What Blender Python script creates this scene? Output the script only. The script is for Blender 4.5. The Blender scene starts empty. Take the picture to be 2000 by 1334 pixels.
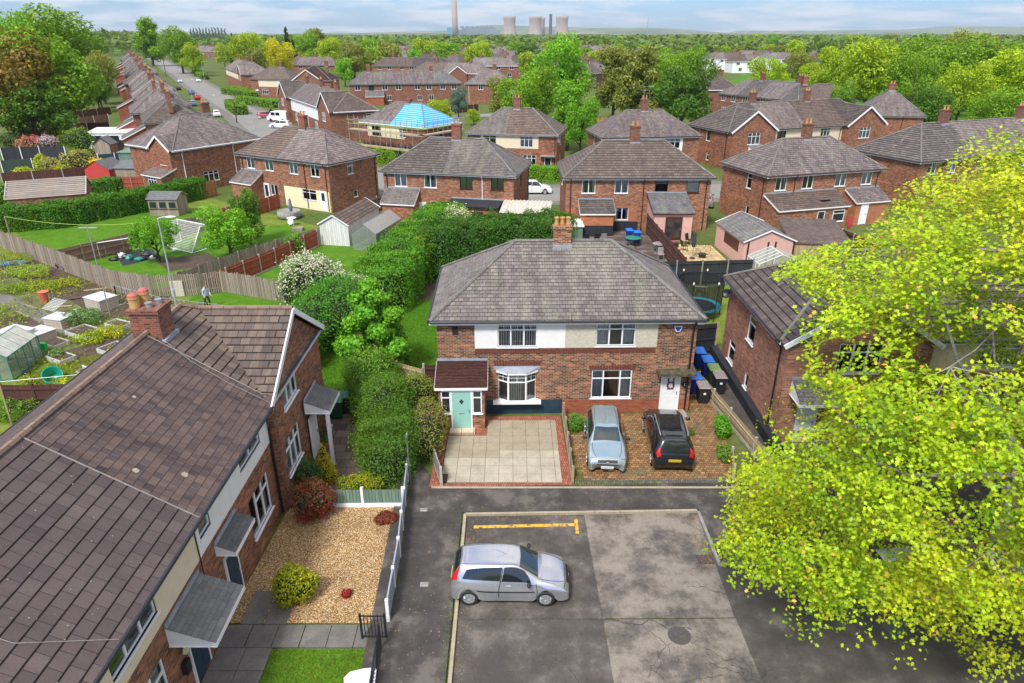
import bpy, math, random
import numpy as np
from mathutils import Vector, Matrix
R=math.radians
C=bpy.context.scene.collection
S=bpy.context.scene
# ---------------- camera, sky, sun, exposure ----------------
CH=17.1; F=1333.0; PITCH=R(24.3); _c=math.cos(PITCH); _s=math.sin(PITCH)
cd=bpy.data.cameras.new('camera'); cam=bpy.data.objects.new('camera',cd); C.objects.link(cam)
cd.sensor_width=36; cd.lens=F/2000*36; cd.clip_start=0.3; cd.clip_end=40000
cam.location=(0,0,CH); cam.rotation_euler=(R(90)-PITCH,0,0); S.camera=cam
S.view_settings.view_transform='Standard'; S.view_settings.look='None'
S.view_settings.exposure=1.0; S.view_settings.gamma=1.0
SUN_EL=R(52); SUN_AZ=R(205)   # compass-style, light from behind-left of the camera
sd=bpy.data.lights.new('sun','SUN'); sun=bpy.data.objects.new('sun',sd); C.objects.link(sun)
sd.energy=2.3; sd.angle=R(11); sd.color=(1,0.965,0.91)
sdir=Vector((math.sin(SUN_AZ)*math.cos(SUN_EL),math.cos(SUN_AZ)*math.cos(SUN_EL),math.sin(SUN_EL)))
sun.rotation_euler=(-sdir).to_track_quat('-Z','Y').to_euler()
wd=bpy.data.worlds.new('World'); S.world=wd; wd.use_nodes=True
nt=wd.node_tree; nt.nodes.clear()
def wn(t,**k):
    n=nt.nodes.new(t)
    for a,b in k.items(): setattr(n,a,b)
    return n
wo=wn('ShaderNodeOutputWorld'); wb=wn('ShaderNodeBackground'); sky=wn('ShaderNodeTexSky',sky_type='NISHITA',sun_disc=False)
sky.sun_elevation=SUN_EL; sky.sun_rotation=SUN_AZ; sky.air_density=1.3; sky.dust_density=0.4; sky.ozone_density=3.0
tc=wn('ShaderNodeTexCoord'); sx=wn('ShaderNodeSeparateXYZ'); nt.links.new(tc.outputs['Generated'],sx.inputs[0])
# clouds on a flat layer: direction divided by height
ad=wn('ShaderNodeMath',operation='ADD'); ad.inputs[1].default_value=0.11; nt.links.new(sx.outputs[2],ad.inputs[0])
mx=wn('ShaderNodeMath',operation='MAXIMUM'); mx.inputs[1].default_value=0.02; nt.links.new(ad.outputs[0],mx.inputs[0])
dx=wn('ShaderNodeMath',operation='DIVIDE'); dy=wn('ShaderNodeMath',operation='DIVIDE')
nt.links.new(sx.outputs[0],dx.inputs[0]); nt.links.new(mx.outputs[0],dx.inputs[1]); nt.links.new(sx.outputs[1],dy.inputs[0]); nt.links.new(mx.outputs[0],dy.inputs[1])
cx=wn('ShaderNodeCombineXYZ'); nt.links.new(dx.outputs[0],cx.inputs[0]); nt.links.new(dy.outputs[0],cx.inputs[1])
nz=wn('ShaderNodeTexNoise'); nz.inputs['Scale'].default_value=0.9; nz.inputs['Detail'].default_value=9; nz.inputs['Roughness'].default_value=0.62
nt.links.new(cx.outputs[0],nz.inputs['Vector'])
rp=wn('ShaderNodeValToRGB'); rp.color_ramp.elements[0].position=0.44; rp.color_ramp.elements[1].position=0.58
rp.color_ramp.elements[0].color=(0.12,)*3+(1,); rp.color_ramp.elements[1].color=(0.95,)*3+(1,)
nt.links.new(nz.outputs[0],rp.inputs[0])
sc=wn('ShaderNodeMix',data_type='RGBA',blend_type='MULTIPLY'); sc.inputs[0].default_value=1; sc.inputs[7].default_value=(0.24,0.45,0.86,1)
nt.links.new(sky.outputs[0],sc.inputs[6])
mc=wn('ShaderNodeMix',data_type='RGBA'); nt.links.new(rp.outputs[0],mc.inputs[0]); nt.links.new(sc.outputs[2],mc.inputs[6]); mc.inputs[7].default_value=(4.1,4.35,4.8,1)
gz=wn('ShaderNodeMath',operation='MULTIPLY_ADD'); gz.use_clamp=False; gz.inputs[1].default_value=1.3; gz.inputs[2].default_value=1.0; mz=wn('ShaderNodeMath',operation='MAXIMUM'); mz.inputs[1].default_value=0.0
nt.links.new(sx.outputs[2],mz.inputs[0]); nt.links.new(mz.outputs[0],gz.inputs[0]); zc_=wn('ShaderNodeVectorMath',operation='SCALE'); nt.links.new(mc.outputs[2],zc_.inputs[0]); nt.links.new(gz.outputs[0],zc_.inputs['Scale'])
wz=wn('ShaderNodeMix',data_type='RGBA'); wzf=wn('ShaderNodeMapRange'); wzf.inputs[1].default_value=0.08; wzf.inputs[2].default_value=0.5; nt.links.new(sx.outputs[2],wzf.inputs[0]); nt.links.new(wzf.outputs[0],wz.inputs[0]); nt.links.new(zc_.outputs[0],wz.inputs[6])
zw=wn('ShaderNodeMix',data_type='RGBA',blend_type='MULTIPLY'); zw.inputs[0].default_value=1; nt.links.new(zc_.outputs[0],zw.inputs[6]); zw.inputs[7].default_value=(1.22,1.0,0.76,1); nt.links.new(zw.outputs[2],wz.inputs[7])
nt.links.new(wz.outputs[2],wb.inputs[0]); wb.inputs[1].default_value=0.1
nt.links.new(wb.outputs[0],wo.inputs[0])
# ---------------- projection helpers (only used to read off real ground positions) ----------------
def G(px,py,z=0.0):
    u=(px-1000)/F; v=(py-667)/F; dz=-_s-v*_c; t=(z-CH)/dz
    return (u*t,(_c-v*_s)*t)
def ZT(y,py):           # height at which row py crosses the depth y
    v=(py-667)/F; return CH+y*(-_s-v*_c)/(_c-v*_s)
def GX(px,y,z=0.0):     # x of a column at depth y
    return (px-1000)/F*(y*_c+(CH-z)*_s)
# ---------------- materials ----------------
class MT:
    def __init__(s,name):
        s.m=bpy.data.materials.new(name); s.m.use_nodes=True; s.t=s.m.node_tree; s.t.nodes.clear()
        s.o=s.n('ShaderNodeOutputMaterial')
    def n(s,t,**k):
        n=s.t.nodes.new(t)
        for a,b in k.items():
            if a.startswith('_'): s.set(n,a[1:],b)
            else: setattr(n,a,b)
        return n
    def set(s,n,key,v):
        key=key.replace('_',' ') if not key.isdigit() else int(key)
        i=n.inputs[key]
        if isinstance(v,bpy.types.NodeSocket): s.t.links.new(v,i)
        else:
            if isinstance(v,tuple) and len(v)==3 and i.type=='RGBA': v=v+(1,)
            i.default_value=v
    def coord(s,kind='Object',scale=1.0):
        c=s.n('ShaderNodeTexCoord'); v=c.outputs[kind]
        if scale!=1.0:
            m=s.n('ShaderNodeMapping'); s.t.links.new(v,m.inputs[0])
            m.inputs['Scale'].default_value=scale if isinstance(scale,tuple) else (scale,)*3
            v=m.outputs[0]
        return v
    def noise(s,v,scale,detail=4,rough=0.55): return s.n('ShaderNodeTexNoise',_Vector=v,_Scale=float(scale),_Detail=float(detail),_Roughness=rough).outputs[0]
    def ramp(s,f,stops,interp='LINEAR'):
        r=s.n('ShaderNodeValToRGB'); s.t.links.new(f,r.inputs[0]); e=r.color_ramp.elements; r.color_ramp.interpolation=interp
        while len(e)<len(stops): e.new(0.5)
        for i,(p,c) in enumerate(stops):
            e[i].position=p; e[i].color=(c if isinstance(c,tuple) else (c,c,c))+(1,)
        return r.outputs[0]
    def mix(s,f,a,b,blend='MIX'):
        m=s.n('ShaderNodeMix',data_type='RGBA',blend_type=blend)
        s.set(m,'0',f); s.set(m,'6',a); s.set(m,'7',b); return m.outputs[2]
    def math(s,op,a,b=0.0):
        m=s.n('ShaderNodeMath',operation=op); s.set(m,'0',a); s.set(m,'1',b); return m.outputs[0]
    def bump(s,h,st=0.3,d=0.02): return s.n('ShaderNodeBump',_Height=h,_Strength=st,_Distance=d).outputs[0]
    def pr(s,col,rough=0.8,normal=None,metal=0.0,spec=None,coat=0.0):
        p=s.n('ShaderNodeBsdfPrincipled'); s.set(p,'Base Color',col); s.set(p,'Roughness',rough); p.inputs['Metallic'].default_value=metal
        if spec is not None: p.inputs['Specular IOR Level'].default_value=spec
        if coat: p.inputs['Coat Weight'].default_value=coat; p.inputs['Coat Roughness'].default_value=0.05
        if normal: s.t.links.new(normal,p.inputs['Normal'])
        s.t.links.new(p.outputs[0],s.o.inputs[0]); return s.m
_mc={}
def simple(name,col,rough=0.6,metal=0.0,coat=0.0,var=0.12,vs=3.0):
    if name in _mc: return _mc[name]
    m=MT(name); f=m.noise(m.coord(),vs,5); k=m.ramp(f,[(0.3,1-var*1.6),(0.7,1+0.0)])
    c=m.mix(1.0,col,k,'MULTIPLY'); _mc[name]=m.pr(c,rough,metal=metal,coat=coat); return _mc[name]
def brick(name,c1,c2,mort,bw=0.235,bh=0.078,var=0.45,ms=0.011,tint=None,lich=0.0):
    if name.startswith('brick_'): c1,c2,mort=[tuple(x*0.80 for x in q) for q in (c1,c2,mort)]
    m=MT(name); uv=m.coord('UV')
    b=m.n('ShaderNodeTexBrick',_Vector=uv,_Color1=c1,_Color2=c2,_Mortar=mort,_Scale=1.0,_Mortar_Size=ms,_Mortar_Smooth=0.1,_Bias=0.0,_Brick_Width=bw,_Row_Height=bh)
    b2=m.n('ShaderNodeTexBrick',_Vector=uv,_Color1=(0.45,)*3,_Color2=(1.35,)*3,_Mortar=(1,1,1),_Scale=1.0,_Mortar_Size=0.0,_Brick_Width=bw,_Row_Height=bh,offset_frequency=2,squash=1.0)
    # second independent brick-wise variation: shifted whole bricks
    mp=m.n('ShaderNodeMapping'); m.t.links.new(uv,mp.inputs[0]); mp.inputs['Location'].default_value=(bw*37,bh*58,0); m.t.links.new(mp.outputs[0],b2.inputs['Vector'])
    col=m.mix(var,b.outputs[0],b2.outputs[0],'MULTIPLY')
    big=m.ramp(m.noise(m.coord(),0.7,5,0.6),[(0.3,0.72),(0.7,1.18)])
    col=m.mix(0.7,col,big,'MULTIPLY'); col=m.mix(1.0,col,m.ramp(m.n('ShaderNodeObjectInfo').outputs['Random'],[(0.0,(0.86,0.84,0.82)),(0.5,(1.0,1.0,1.0)),(1.0,(1.1,1.0,0.92))]),'MULTIPLY')
    fine=m.ramp(m.noise(m.coord(),30,3),[(0.3,0.8),(0.7,1.15)]); col=m.mix(0.6,col,fine,'MULTIPLY')
    if tint: col=m.mix(m.ramp(m.noise(m.coord(),1.3,4),[(0.55,0.0),(0.7,0.8)]),col,tint)
    if lich:
        l=m.ramp(m.noise(m.coord(),9,6,0.7),[(0.60,0.0),(0.68,lich)]); col=m.mix(l,col,(0.42,0.42,0.30))
    inv=m.math('SUBTRACT',1.0,b.outputs[1]); return m.pr(col,0.85,m.bump(inv,0.5,0.01))
COURSE={}
def tiles(name,c1,c2,gap,bw,bh,ms=0.012,lichen=None,lamt=0.5,streak=0.6,offset=0.5,var=0.5,rough=0.7,tint=None,row=0.0):
    COURSE[name]=bh; c1,c2=[tuple(x*0.80 for x in q) for q in (c1,c2)]
    m=MT(name); uv=m.coord('UV')
    b=m.n('ShaderNodeTexBrick',_Vector=uv,_Color1=c1,_Color2=c2,_Mortar=gap,_Scale=1.0,_Mortar_Size=ms,_Mortar_Smooth=0.15,_Bias=0.0,_Brick_Width=bw,_Row_Height=bh,offset=offset)
    b2=m.n('ShaderNodeTexBrick',_Color1=(0.55,0.53,0.6),_Color2=(1.25,1.2,1.1),_Mortar=(1,1,1),_Scale=1.0,_Mortar_Size=0.0,_Brick_Width=bw,_Row_Height=bh,offset=offset)
    mp=m.n('ShaderNodeMapping'); m.t.links.new(uv,mp.inputs[0]); mp.inputs['Location'].default_value=(bw*41,bh*64,0); m.t.links.new(mp.outputs[0],b2.inputs['Vector'])
    col=m.mix(var,b.outputs[0],b2.outputs[0],'MULTIPLY')
    sv=m.n('ShaderNodeMapping'); m.t.links.new(uv,sv.inputs[0]); sv.inputs['Scale'].default_value=(1.6,0.28,1)
    st=m.ramp(m.noise(sv.outputs[0],1.0,6,0.65),[(0.32,0.55),(0.5,0.95),(0.7,1.3)]); col=m.mix(streak,col,st,'MULTIPLY'); col=m.mix(1.0,col,m.ramp(m.n('ShaderNodeObjectInfo').outputs['Random'],[(0.0,(0.78,0.77,0.78)),(0.35,(1.0,0.96,0.92)),(0.7,(0.9,0.92,0.95)),(1.0,(1.12,1.08,1.04))]),'MULTIPLY')
    fine=m.ramp(m.noise(m.coord(),22,4,0.7),[(0.3,0.75),(0.7,1.2)]); col=m.mix(0.6,col,fine,'MULTIPLY')
    if tint: col=m.mix(m.ramp(m.noise(sv.outputs[0],0.9,4),[(0.5,0.0),(0.72,0.7)]),col,tint)
    if lichen:
        sm=m.noise(sv.outputs[0],0.8,3); spots=m.noise(m.coord(),16,9,0.8); a=m.math('ADD',m.math('MULTIPLY',sm,0.36),m.math('MULTIPLY',spots,0.94))
        col=m.mix(m.ramp(a,[(0.675,0.0),(0.72,lamt)]),col,lichen)
    if row:
        rb_=m.n('ShaderNodeTexBrick',_Vector=uv,_Color1=(0,0,0),_Color2=(0,0,0),_Mortar=(1,1,1),_Scale=1.0,_Mortar_Size=row,_Mortar_Smooth=0.2,_Brick_Width=500.0,_Row_Height=bh)
        col=m.mix(m.math('MULTIPLY',rb_.outputs[1],m.ramp(m.noise(m.coord(),3,4),[(0.3,0.6),(0.6,1.0)])),col,gap)
    inv=m.math('SUBTRACT',1.0,b.outputs[1]); return m.pr(col,rough,m.bump(inv,0.6,0.012),spec=0.3)
M={}
def dk(c,k): return tuple(x*k for x in c)
M['brick']=brick('brick_brown',(0.12,0.040,0.022),(0.54,0.17,0.065),(0.34,0.25,0.18),bw=0.25,bh=0.084,var=0.7)
M['brickmain']=brick('brick_multicoloured',(0.045,0.020,0.016),(0.53,0.172,0.064),(0.50,0.38,0.27),bw=0.25,bh=0.084,var=0.75,ms=0.013)
M['brickdark']=brick('brick_dark_red',(0.15,0.045,0.028),(0.42,0.125,0.06),(0.26,0.20,0.16))
M['brickpink']=brick('brick_orange_brown',(0.15,0.050,0.028),(0.58,0.20,0.08),(0.42,0.29,0.20),bw=0.25,bh=0.084,var=0.65)
M['brickpale']=brick('brick_pale_red',(0.28,0.10,0.06),(0.64,0.26,0.14),(0.46,0.33,0.25),bw=0.25,bh=0.084,var=0.5)
M['brickorange']=brick('brick_orange',(0.48,0.13,0.035),(0.62,0.20,0.06),(0.5,0.3,0.2),var=0.3)
M['brickred']=brick('brick_plinth_red',(0.40,0.07,0.03),(0.52,0.12,0.05),(0.40,0.20,0.12),var=0.4)
M['slate']=tiles('slate_grey_purple',(0.135,0.118,0.115),(0.235,0.205,0.20),(0.035,0.032,0.03),0.25,0.215,0.010,(0.34,0.34,0.23),0.42,0.75,var=0.22,row=0.009)
M['slate2']=tiles('slate_plum',(0.16,0.13,0.13),(0.28,0.23,0.225),(0.05,0.042,0.04),0.29,0.26,0.014,(0.36,0.36,0.25),0.3,0.95,row=0.01)
M['slategrey']=tiles('slate_grey',(0.15,0.15,0.16),(0.24,0.235,0.24),(0.05,0.05,0.05),0.27,0.25,0.012,(0.33,0.36,0.25),0.4,0.8)
M['conc']=tiles('concrete_tile_grey',(0.125,0.11,0.10),(0.20,0.18,0.16),(0.02,0.018,0.016),0.33,0.32,0.010,None,0,0.55,offset=0.5,row=0.04)
M['concbrown']=tiles('concrete_tile_brown',(0.15,0.115,0.095),(0.21,0.165,0.135),(0.025,0.02,0.017),0.33,0.32,0.008,None,0,0.55,row=0.032)
M['concbig']=tiles('concrete_tile_large',(0.112,0.088,0.088),(0.148,0.118,0.114),(0.015,0.011,0.011),0.42,0.36,0.006,None,0,0.4,var=0.35,row=0.022)
M['rosemary']=tiles('plain_tile_purple_brown',(0.075,0.063,0.067),(0.15,0.11,0.095),(0.20,0.135,0.105),0.27,0.25,0.010,None,0,0.65,var=0.6,tint=(0.16,0.115,0.092))
M['concpale']=tiles('concrete_tile_pale',(0.13,0.10,0.085),(0.19,0.15,0.125),(0.02,0.015,0.013),0.36,0.34,0.010,None,0,0.5,tint=(0.26,0.19,0.14),row=0.03)
M['tiledark']=tiles('concrete_tile_dark',(0.095,0.075,0.07),(0.16,0.13,0.12),(0.015,0.012,0.012),0.34,0.34,0.01,None,0,0.45,row=0.035)
M['porchtile']=tiles('porch_plain_tile',(0.055,0.022,0.018),(0.10,0.04,0.032),(0.015,0.008,0.008),0.17,0.11,0.008,None,0,0.4)
M['felt']=tiles('shingle_grey',(0.17,0.18,0.18),(0.22,0.23,0.23),(0.10,0.10,0.11),0.33,0.15,0.006,None,0,0.3,var=0.2)
M['palegrey']=tiles('garage_tile_pale',(0.30,0.26,0.22),(0.40,0.35,0.30),(0.07,0.06,0.05),3.4,0.33,0.004,None,0,0.3,var=0.2,row=0.05)
M['ridge']=brick('ridge_tile',(0.15,0.14,0.13),(0.23,0.22,0.20),(0.06,0.055,0.05),0.45,5.0,0.4,0.012,None,0.3)
M['ridgebrown']=brick('ridge_tile_brown',(0.19,0.13,0.10),(0.27,0.19,0.14),(0.06,0.045,0.04),0.45,5.0,0.4,0.012)
M['white']=simple('white_upvc',(0.82,0.83,0.84),0.35,var=0.05)
M['whitepaint']=simple('white_render',(0.78,0.78,0.75),0.85,var=0.06)
M['creampaint']=simple('cream_render',(0.74,0.62,0.44),0.85,var=0.06)
M['creamyellow']=simple('cream_yellow_render',(0.78,0.72,0.45),0.85,var=0.06)
M['pebble']=simple('pebbledash',(0.60,0.55,0.44),0.95,var=0.2,vs=14)
M['pink']=simple('pink_render',(0.66,0.40,0.34),0.9,var=0.1)
M['black']=simple('black_plastic',(0.018,0.019,0.022),0.4)
M['blackpaint']=simple('black_masonry_paint',(0.022,0.026,0.035),0.7,var=0.3)
M['navy']=simple('navy_painted_brick',(0.018,0.050,0.085),0.6,var=0.25)
M['grey']=simple('grey_metal',(0.45,0.46,0.48),0.45,metal=0.6)
M['lead']=simple('lead_flashing',(0.33,0.37,0.42),0.55,var=0.2)
M['terracotta']=simple('terracotta',(0.62,0.25,0.08),0.8)
M['buffpot']=simple('buff_clay',(0.52,0.31,0.11),0.8)
M['brownframe']=simple('brown_frame',(0.07,0.022,0.015),0.4)
M['conc_post']=simple('concrete_post',(0.50,0.46,0.38),0.9,var=0.25,vs=6)
M['concrete']=simple('concrete_grey',(0.33,0.32,0.29),0.9,var=0.3,vs=4)
M['rubber']=simple('tyre_rubber',(0.02,0.02,0.02),0.8)
M['wheelsilver']=simple('wheel_silver',(0.62,0.63,0.65),0.35,metal=0.7)
M['reddark']=simple('dark_brown_wood',(0.085,0.03,0.022),0.8,var=0.35)
def wood(name,c1,c2,w=0.12,rough=0.9):
    m=MT(name); uv=m.coord('UV')
    b=m.n('ShaderNodeTexBrick',_Vector=uv,_Color1=c1,_Color2=c2,_Mortar=tuple(x*0.25 for x in c1),_Scale=1.0,_Mortar_Size=0.008,_Bias=0.0,_Brick_Width=w,_Row_Height=9.0,offset=0.0)
    mp=m.n('ShaderNodeMapping'); m.t.links.new(uv,mp.inputs[0]); mp.inputs['Scale'].default_value=(9,0.6,1)
    g=m.ramp(m.noise(mp.outputs[0],1.5,6,0.7),[(0.3,0.6),(0.7,1.3)]); col=m.mix(0.8,b.outputs[0],g,'MULTIPLY')
    return m.pr(col,rough)
M['fgrey']=wood('weathered_board',(0.25,0.20,0.145),(0.40,0.34,0.26))
M['fred']=wood('red_stained_board',(0.30,0.06,0.03),(0.40,0.10,0.055),0.14)
M['fbrown']=wood('dark_brown_board',(0.075,0.028,0.022),(0.11,0.042,0.03),0.15)
M['fblack']=wood('black_board',(0.022,0.024,0.03),(0.04,0.042,0.05),0.12)
M['forange']=wood('orange_board',(0.42,0.20,0.07),(0.55,0.30,0.12),0.12)
M['fgreen']=wood('green_board',(0.12,0.20,0.155),(0.20,0.28,0.21),0.13)
M['ftan']=wood('tan_board',(0.38,0.29,0.16),(0.50,0.40,0.24),0.12)
M['slatwhite']=wood('flaking_white_board',(0.62,0.61,0.57),(0.72,0.71,0.68),0.2)
M['whitepicket']=simple('white_picket',(0.7,0.7,0.66),0.7)
def glassm():
    m=MT('window_glass'); fr=m.n('ShaderNodeFresnel',_IOR=1.5).outputs[0]
    fac=m.math('ADD',fr,0.10); tr=m.n('ShaderNodeBsdfTransparent',_Color=(0.75,0.8,0.8)); gl=m.n('ShaderNodeBsdfGlossy',_Roughness=0.02,_Color=(0.9,0.95,1.0))
    x=m.n('ShaderNodeMixShader'); m.t.links.new(fac,x.inputs[0]); m.t.links.new(tr.outputs[0],x.inputs[1]); m.t.links.new(gl.outputs[0],x.inputs[2]); m.t.links.new(x.outputs[0],m.o.inputs[0]); return m.m
M['glass']=glassm()
M['darkglass']=MT('dark_glass').pr((0.02,0.028,0.035),0.05,spec=0.8)
M['carglass']=MT('car_glass').pr((0.012,0.016,0.018),0.04,spec=0.9)
M['screen']=MT('windscreen_glass').pr((0.025,0.04,0.04),0.05,spec=0.9)
M['curtain']=simple('curtain_cloth',(0.82,0.82,0.78),0.9,var=0.15)
M['gcurtain']=simple('green_curtain_cloth',(0.55,0.58,0.33),0.9)
M['dark_backing']=simple('dark_window_backing',(0.03,0.03,0.032),0.9)
def leafmat(name,col,yell=0.35,trans=0.3,var=0.4,useobj=True):
    m=MT(name); g=m.n('ShaderNodeNewGeometry'); rnd=g.outputs['Random Per Island']
    if useobj:
        oi=m.n('ShaderNodeObjectInfo'); base=oi.outputs['Color']
    else: base=m.mix(0.0,col,col)
    v=m.ramp(rnd,[(0.0,1-var),(0.6,1.0),(1.0,1+var)]); c=m.mix(1.0,base,v,'MULTIPLY')
    big=m.noise(m.coord('Object'),0.55,3); c=m.mix(m.ramp(big,[(0.45,0.0),(0.68,yell)]),c,m.mix(1.0,base,(1.9,1.25,0.6),'MULTIPLY'))
    p=m.n('ShaderNodeBsdfPrincipled',_Roughness=0.55); m.set(p,'Base Color',c); p.inputs['Specular IOR Level'].default_value=0.25
    t=m.n('ShaderNodeBsdfTranslucent'); m.set(t,'Color',m.mix(1.0,c,(1.25,1.2,0.6),'MULTIPLY'))
    x=m.n('ShaderNodeMixShader'); x.inputs[0].default_value=trans; m.t.links.new(p.outputs[0],x.inputs[1]); m.t.links.new(t.outputs[0],x.inputs[2]); m.t.links.new(x.outputs[0],m.o.inputs[0]); return m.m
M['leaf']=leafmat('leaf_green',(0,0,0))
M['bark']=simple('bark',(0.10,0.075,0.055),0.95,var=0.4,vs=8)
M['barkpale']=simple('bark_pale',(0.40,0.37,0.32),0.9,var=0.4,vs=8)
def grassm(name,c1,c2,c3,s=1.0):
    m=MT(name); co=m.coord(); a=m.noise(co,0.8*s,10,0.78); b=m.noise(co,9*s,5,0.8)
    c=m.ramp(a,[(0.3,c1),(0.55,c2),(0.75,c3)]); c=m.mix(0.75,c,m.ramp(b,[(0.3,0.55),(0.7,1.4)]),'MULTIPLY'); return m.pr(c,0.95,m.bump(b,0.5,0.03),spec=0.1)
M['grass']=grassm('lawn_grass',(0.045,0.115,0.009),(0.080,0.19,0.012),(0.16,0.225,0.03))
M['grassyel']=grassm('rough_grass',(0.09,0.14,0.016),(0.15,0.20,0.03),(0.24,0.24,0.06))
M['ground']=grassm('ground_cover',(0.06,0.10,0.02),(0.10,0.13,0.035),(0.17,0.15,0.07),0.15)
def groundm(name,stops,s1,s2,bump=0.3,rough=0.9,w2=0.6,lo=0.6,hi=1.3):
    m=MT(name); co=m.coord(); a=m.noise(co,s1,12,0.72); b=m.noise(co,s2,4,0.7); c=m.ramp(a,stops); c=m.mix(w2,c,m.ramp(b,[(0.3,lo),(0.7,hi)]),'MULTIPLY'); return m.pr(c,rough,m.bump(b,bump,0.01))
M['asphalt']=groundm('asphalt_pavement',[(0.42,(0.040,0.035,0.031)),(0.52,(0.062,0.055,0.048)),(0.60,(0.12,0.105,0.09))],0.7,35,rough=0.6)
M['road']=groundm('road_surface',[(0.3,(0.17,0.17,0.155)),(0.7,(0.24,0.235,0.21))],0.3,25)
M['baydark']=groundm('stained_concrete',[(0.44,(0.058,0.050,0.043)),(0.53,(0.092,0.080,0.068)),(0.64,(0.18,0.157,0.132))],0.55,28,rough=0.75)
M['baylight']=groundm('worn_concrete',[(0.40,(0.075,0.068,0.060)),(0.46,(0.125,0.108,0.092)),(0.55,(0.225,0.197,0.165)),(0.72,(0.27,0.24,0.20))],0.6,28,rough=0.8)
M['baywet']=groundm('damp_concrete',[(0.42,(0.058,0.050,0.043)),(0.54,(0.088,0.077,0.066)),(0.62,(0.15,0.132,0.112))],0.6,28,rough=0.6)
M['weedy']=groundm('weedy_soil',[(0.36,(0.075,0.048,0.03)),(0.46,(0.10,0.085,0.035)),(0.54,(0.10,0.15,0.022)),(0.66,(0.17,0.20,0.03))],0.9,16,0.6,lo=0.5)
M['soil']=groundm('garden_soil',[(0.3,(0.045,0.028,0.018)),(0.7,(0.11,0.072,0.05))],1.5,14,0.8,lo=0.4)
M['kerb']=groundm('kerb_stone',[(0.3,(0.26,0.22,0.15)),(0.7,(0.42,0.36,0.26))],2,20)
M['kerbgrey']=groundm('kerb_grey',[(0.3,(0.20,0.19,0.17)),(0.7,(0.32,0.30,0.27))],2,20)
M['slab']=groundm('flagstone_grey',[(0.3,(0.10,0.095,0.085)),(0.7,(0.19,0.18,0.16))],1.2,20)
M['yellow']=groundm('yellow_paint',[(0.42,(0.13,0.11,0.08)),(0.47,(0.55,0.33,0.05)),(0.6,(0.72,0.42,0.03))],4.5,30)
def gravelm():
    m=MT('golden_gravel'); co=m.coord(); v=m.n('ShaderNodeTexVoronoi',_Vector=co,_Scale=38.0)
    s=m.n('ShaderNodeSeparateColor'); m.t.links.new(v.outputs['Color'],s.inputs[0])
    c=m.ramp(s.outputs[0],[(0.0,(0.10,0.05,0.018)),(0.3,(0.26,0.14,0.04)),(0.6,(0.40,0.24,0.085)),(0.85,(0.62,0.44,0.22)),(1.0,(0.74,0.66,0.50))])
    c=m.mix(0.6,c,m.ramp(m.noise(co,0.8,5),[(0.3,0.65),(0.7,1.2)]),'MULTIPLY'); return m.pr(c,0.85,m.bump(v.outputs['Distance'],0.8,-0.03))
M['gravel']=gravelm()
M['paving']=brick('beige_paving_slab',(0.44,0.39,0.29),(0.56,0.50,0.38),(0.09,0.08,0.06),0.56,0.56,0.3,0.010); 
M['blockpave']=brick('block_paving',(0.27,0.135,0.055),(0.40,0.235,0.10),(0.07,0.055,0.03),0.20,0.155,0.7,0.014,(0.12,0.115,0.06))
M['brickedge']=brick('brick_paving_edge',(0.34,0.11,0.07),(0.44,0.17,0.11),(0.10,0.05,0.04),0.10,0.21,0.4,0.010)
M['patio']=brick('mixed_patio_slab',(0.09,0.06,0.05),(0.20,0.165,0.14),(0.035,0.03,0.025),0.75,0.6,0.6,0.014)
M['yelpatio']=brick('yellow_patio_slab',(0.48,0.35,0.17),(0.58,0.44,0.24),(0.20,0.13,0.06),0.6,0.6,0.3,0.02)
for _k in ('paving','yelpatio'):
    for _n in M[_k].node_tree.nodes:
        if _n.type=='TEX_BRICK': _n.offset=0.0
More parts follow.
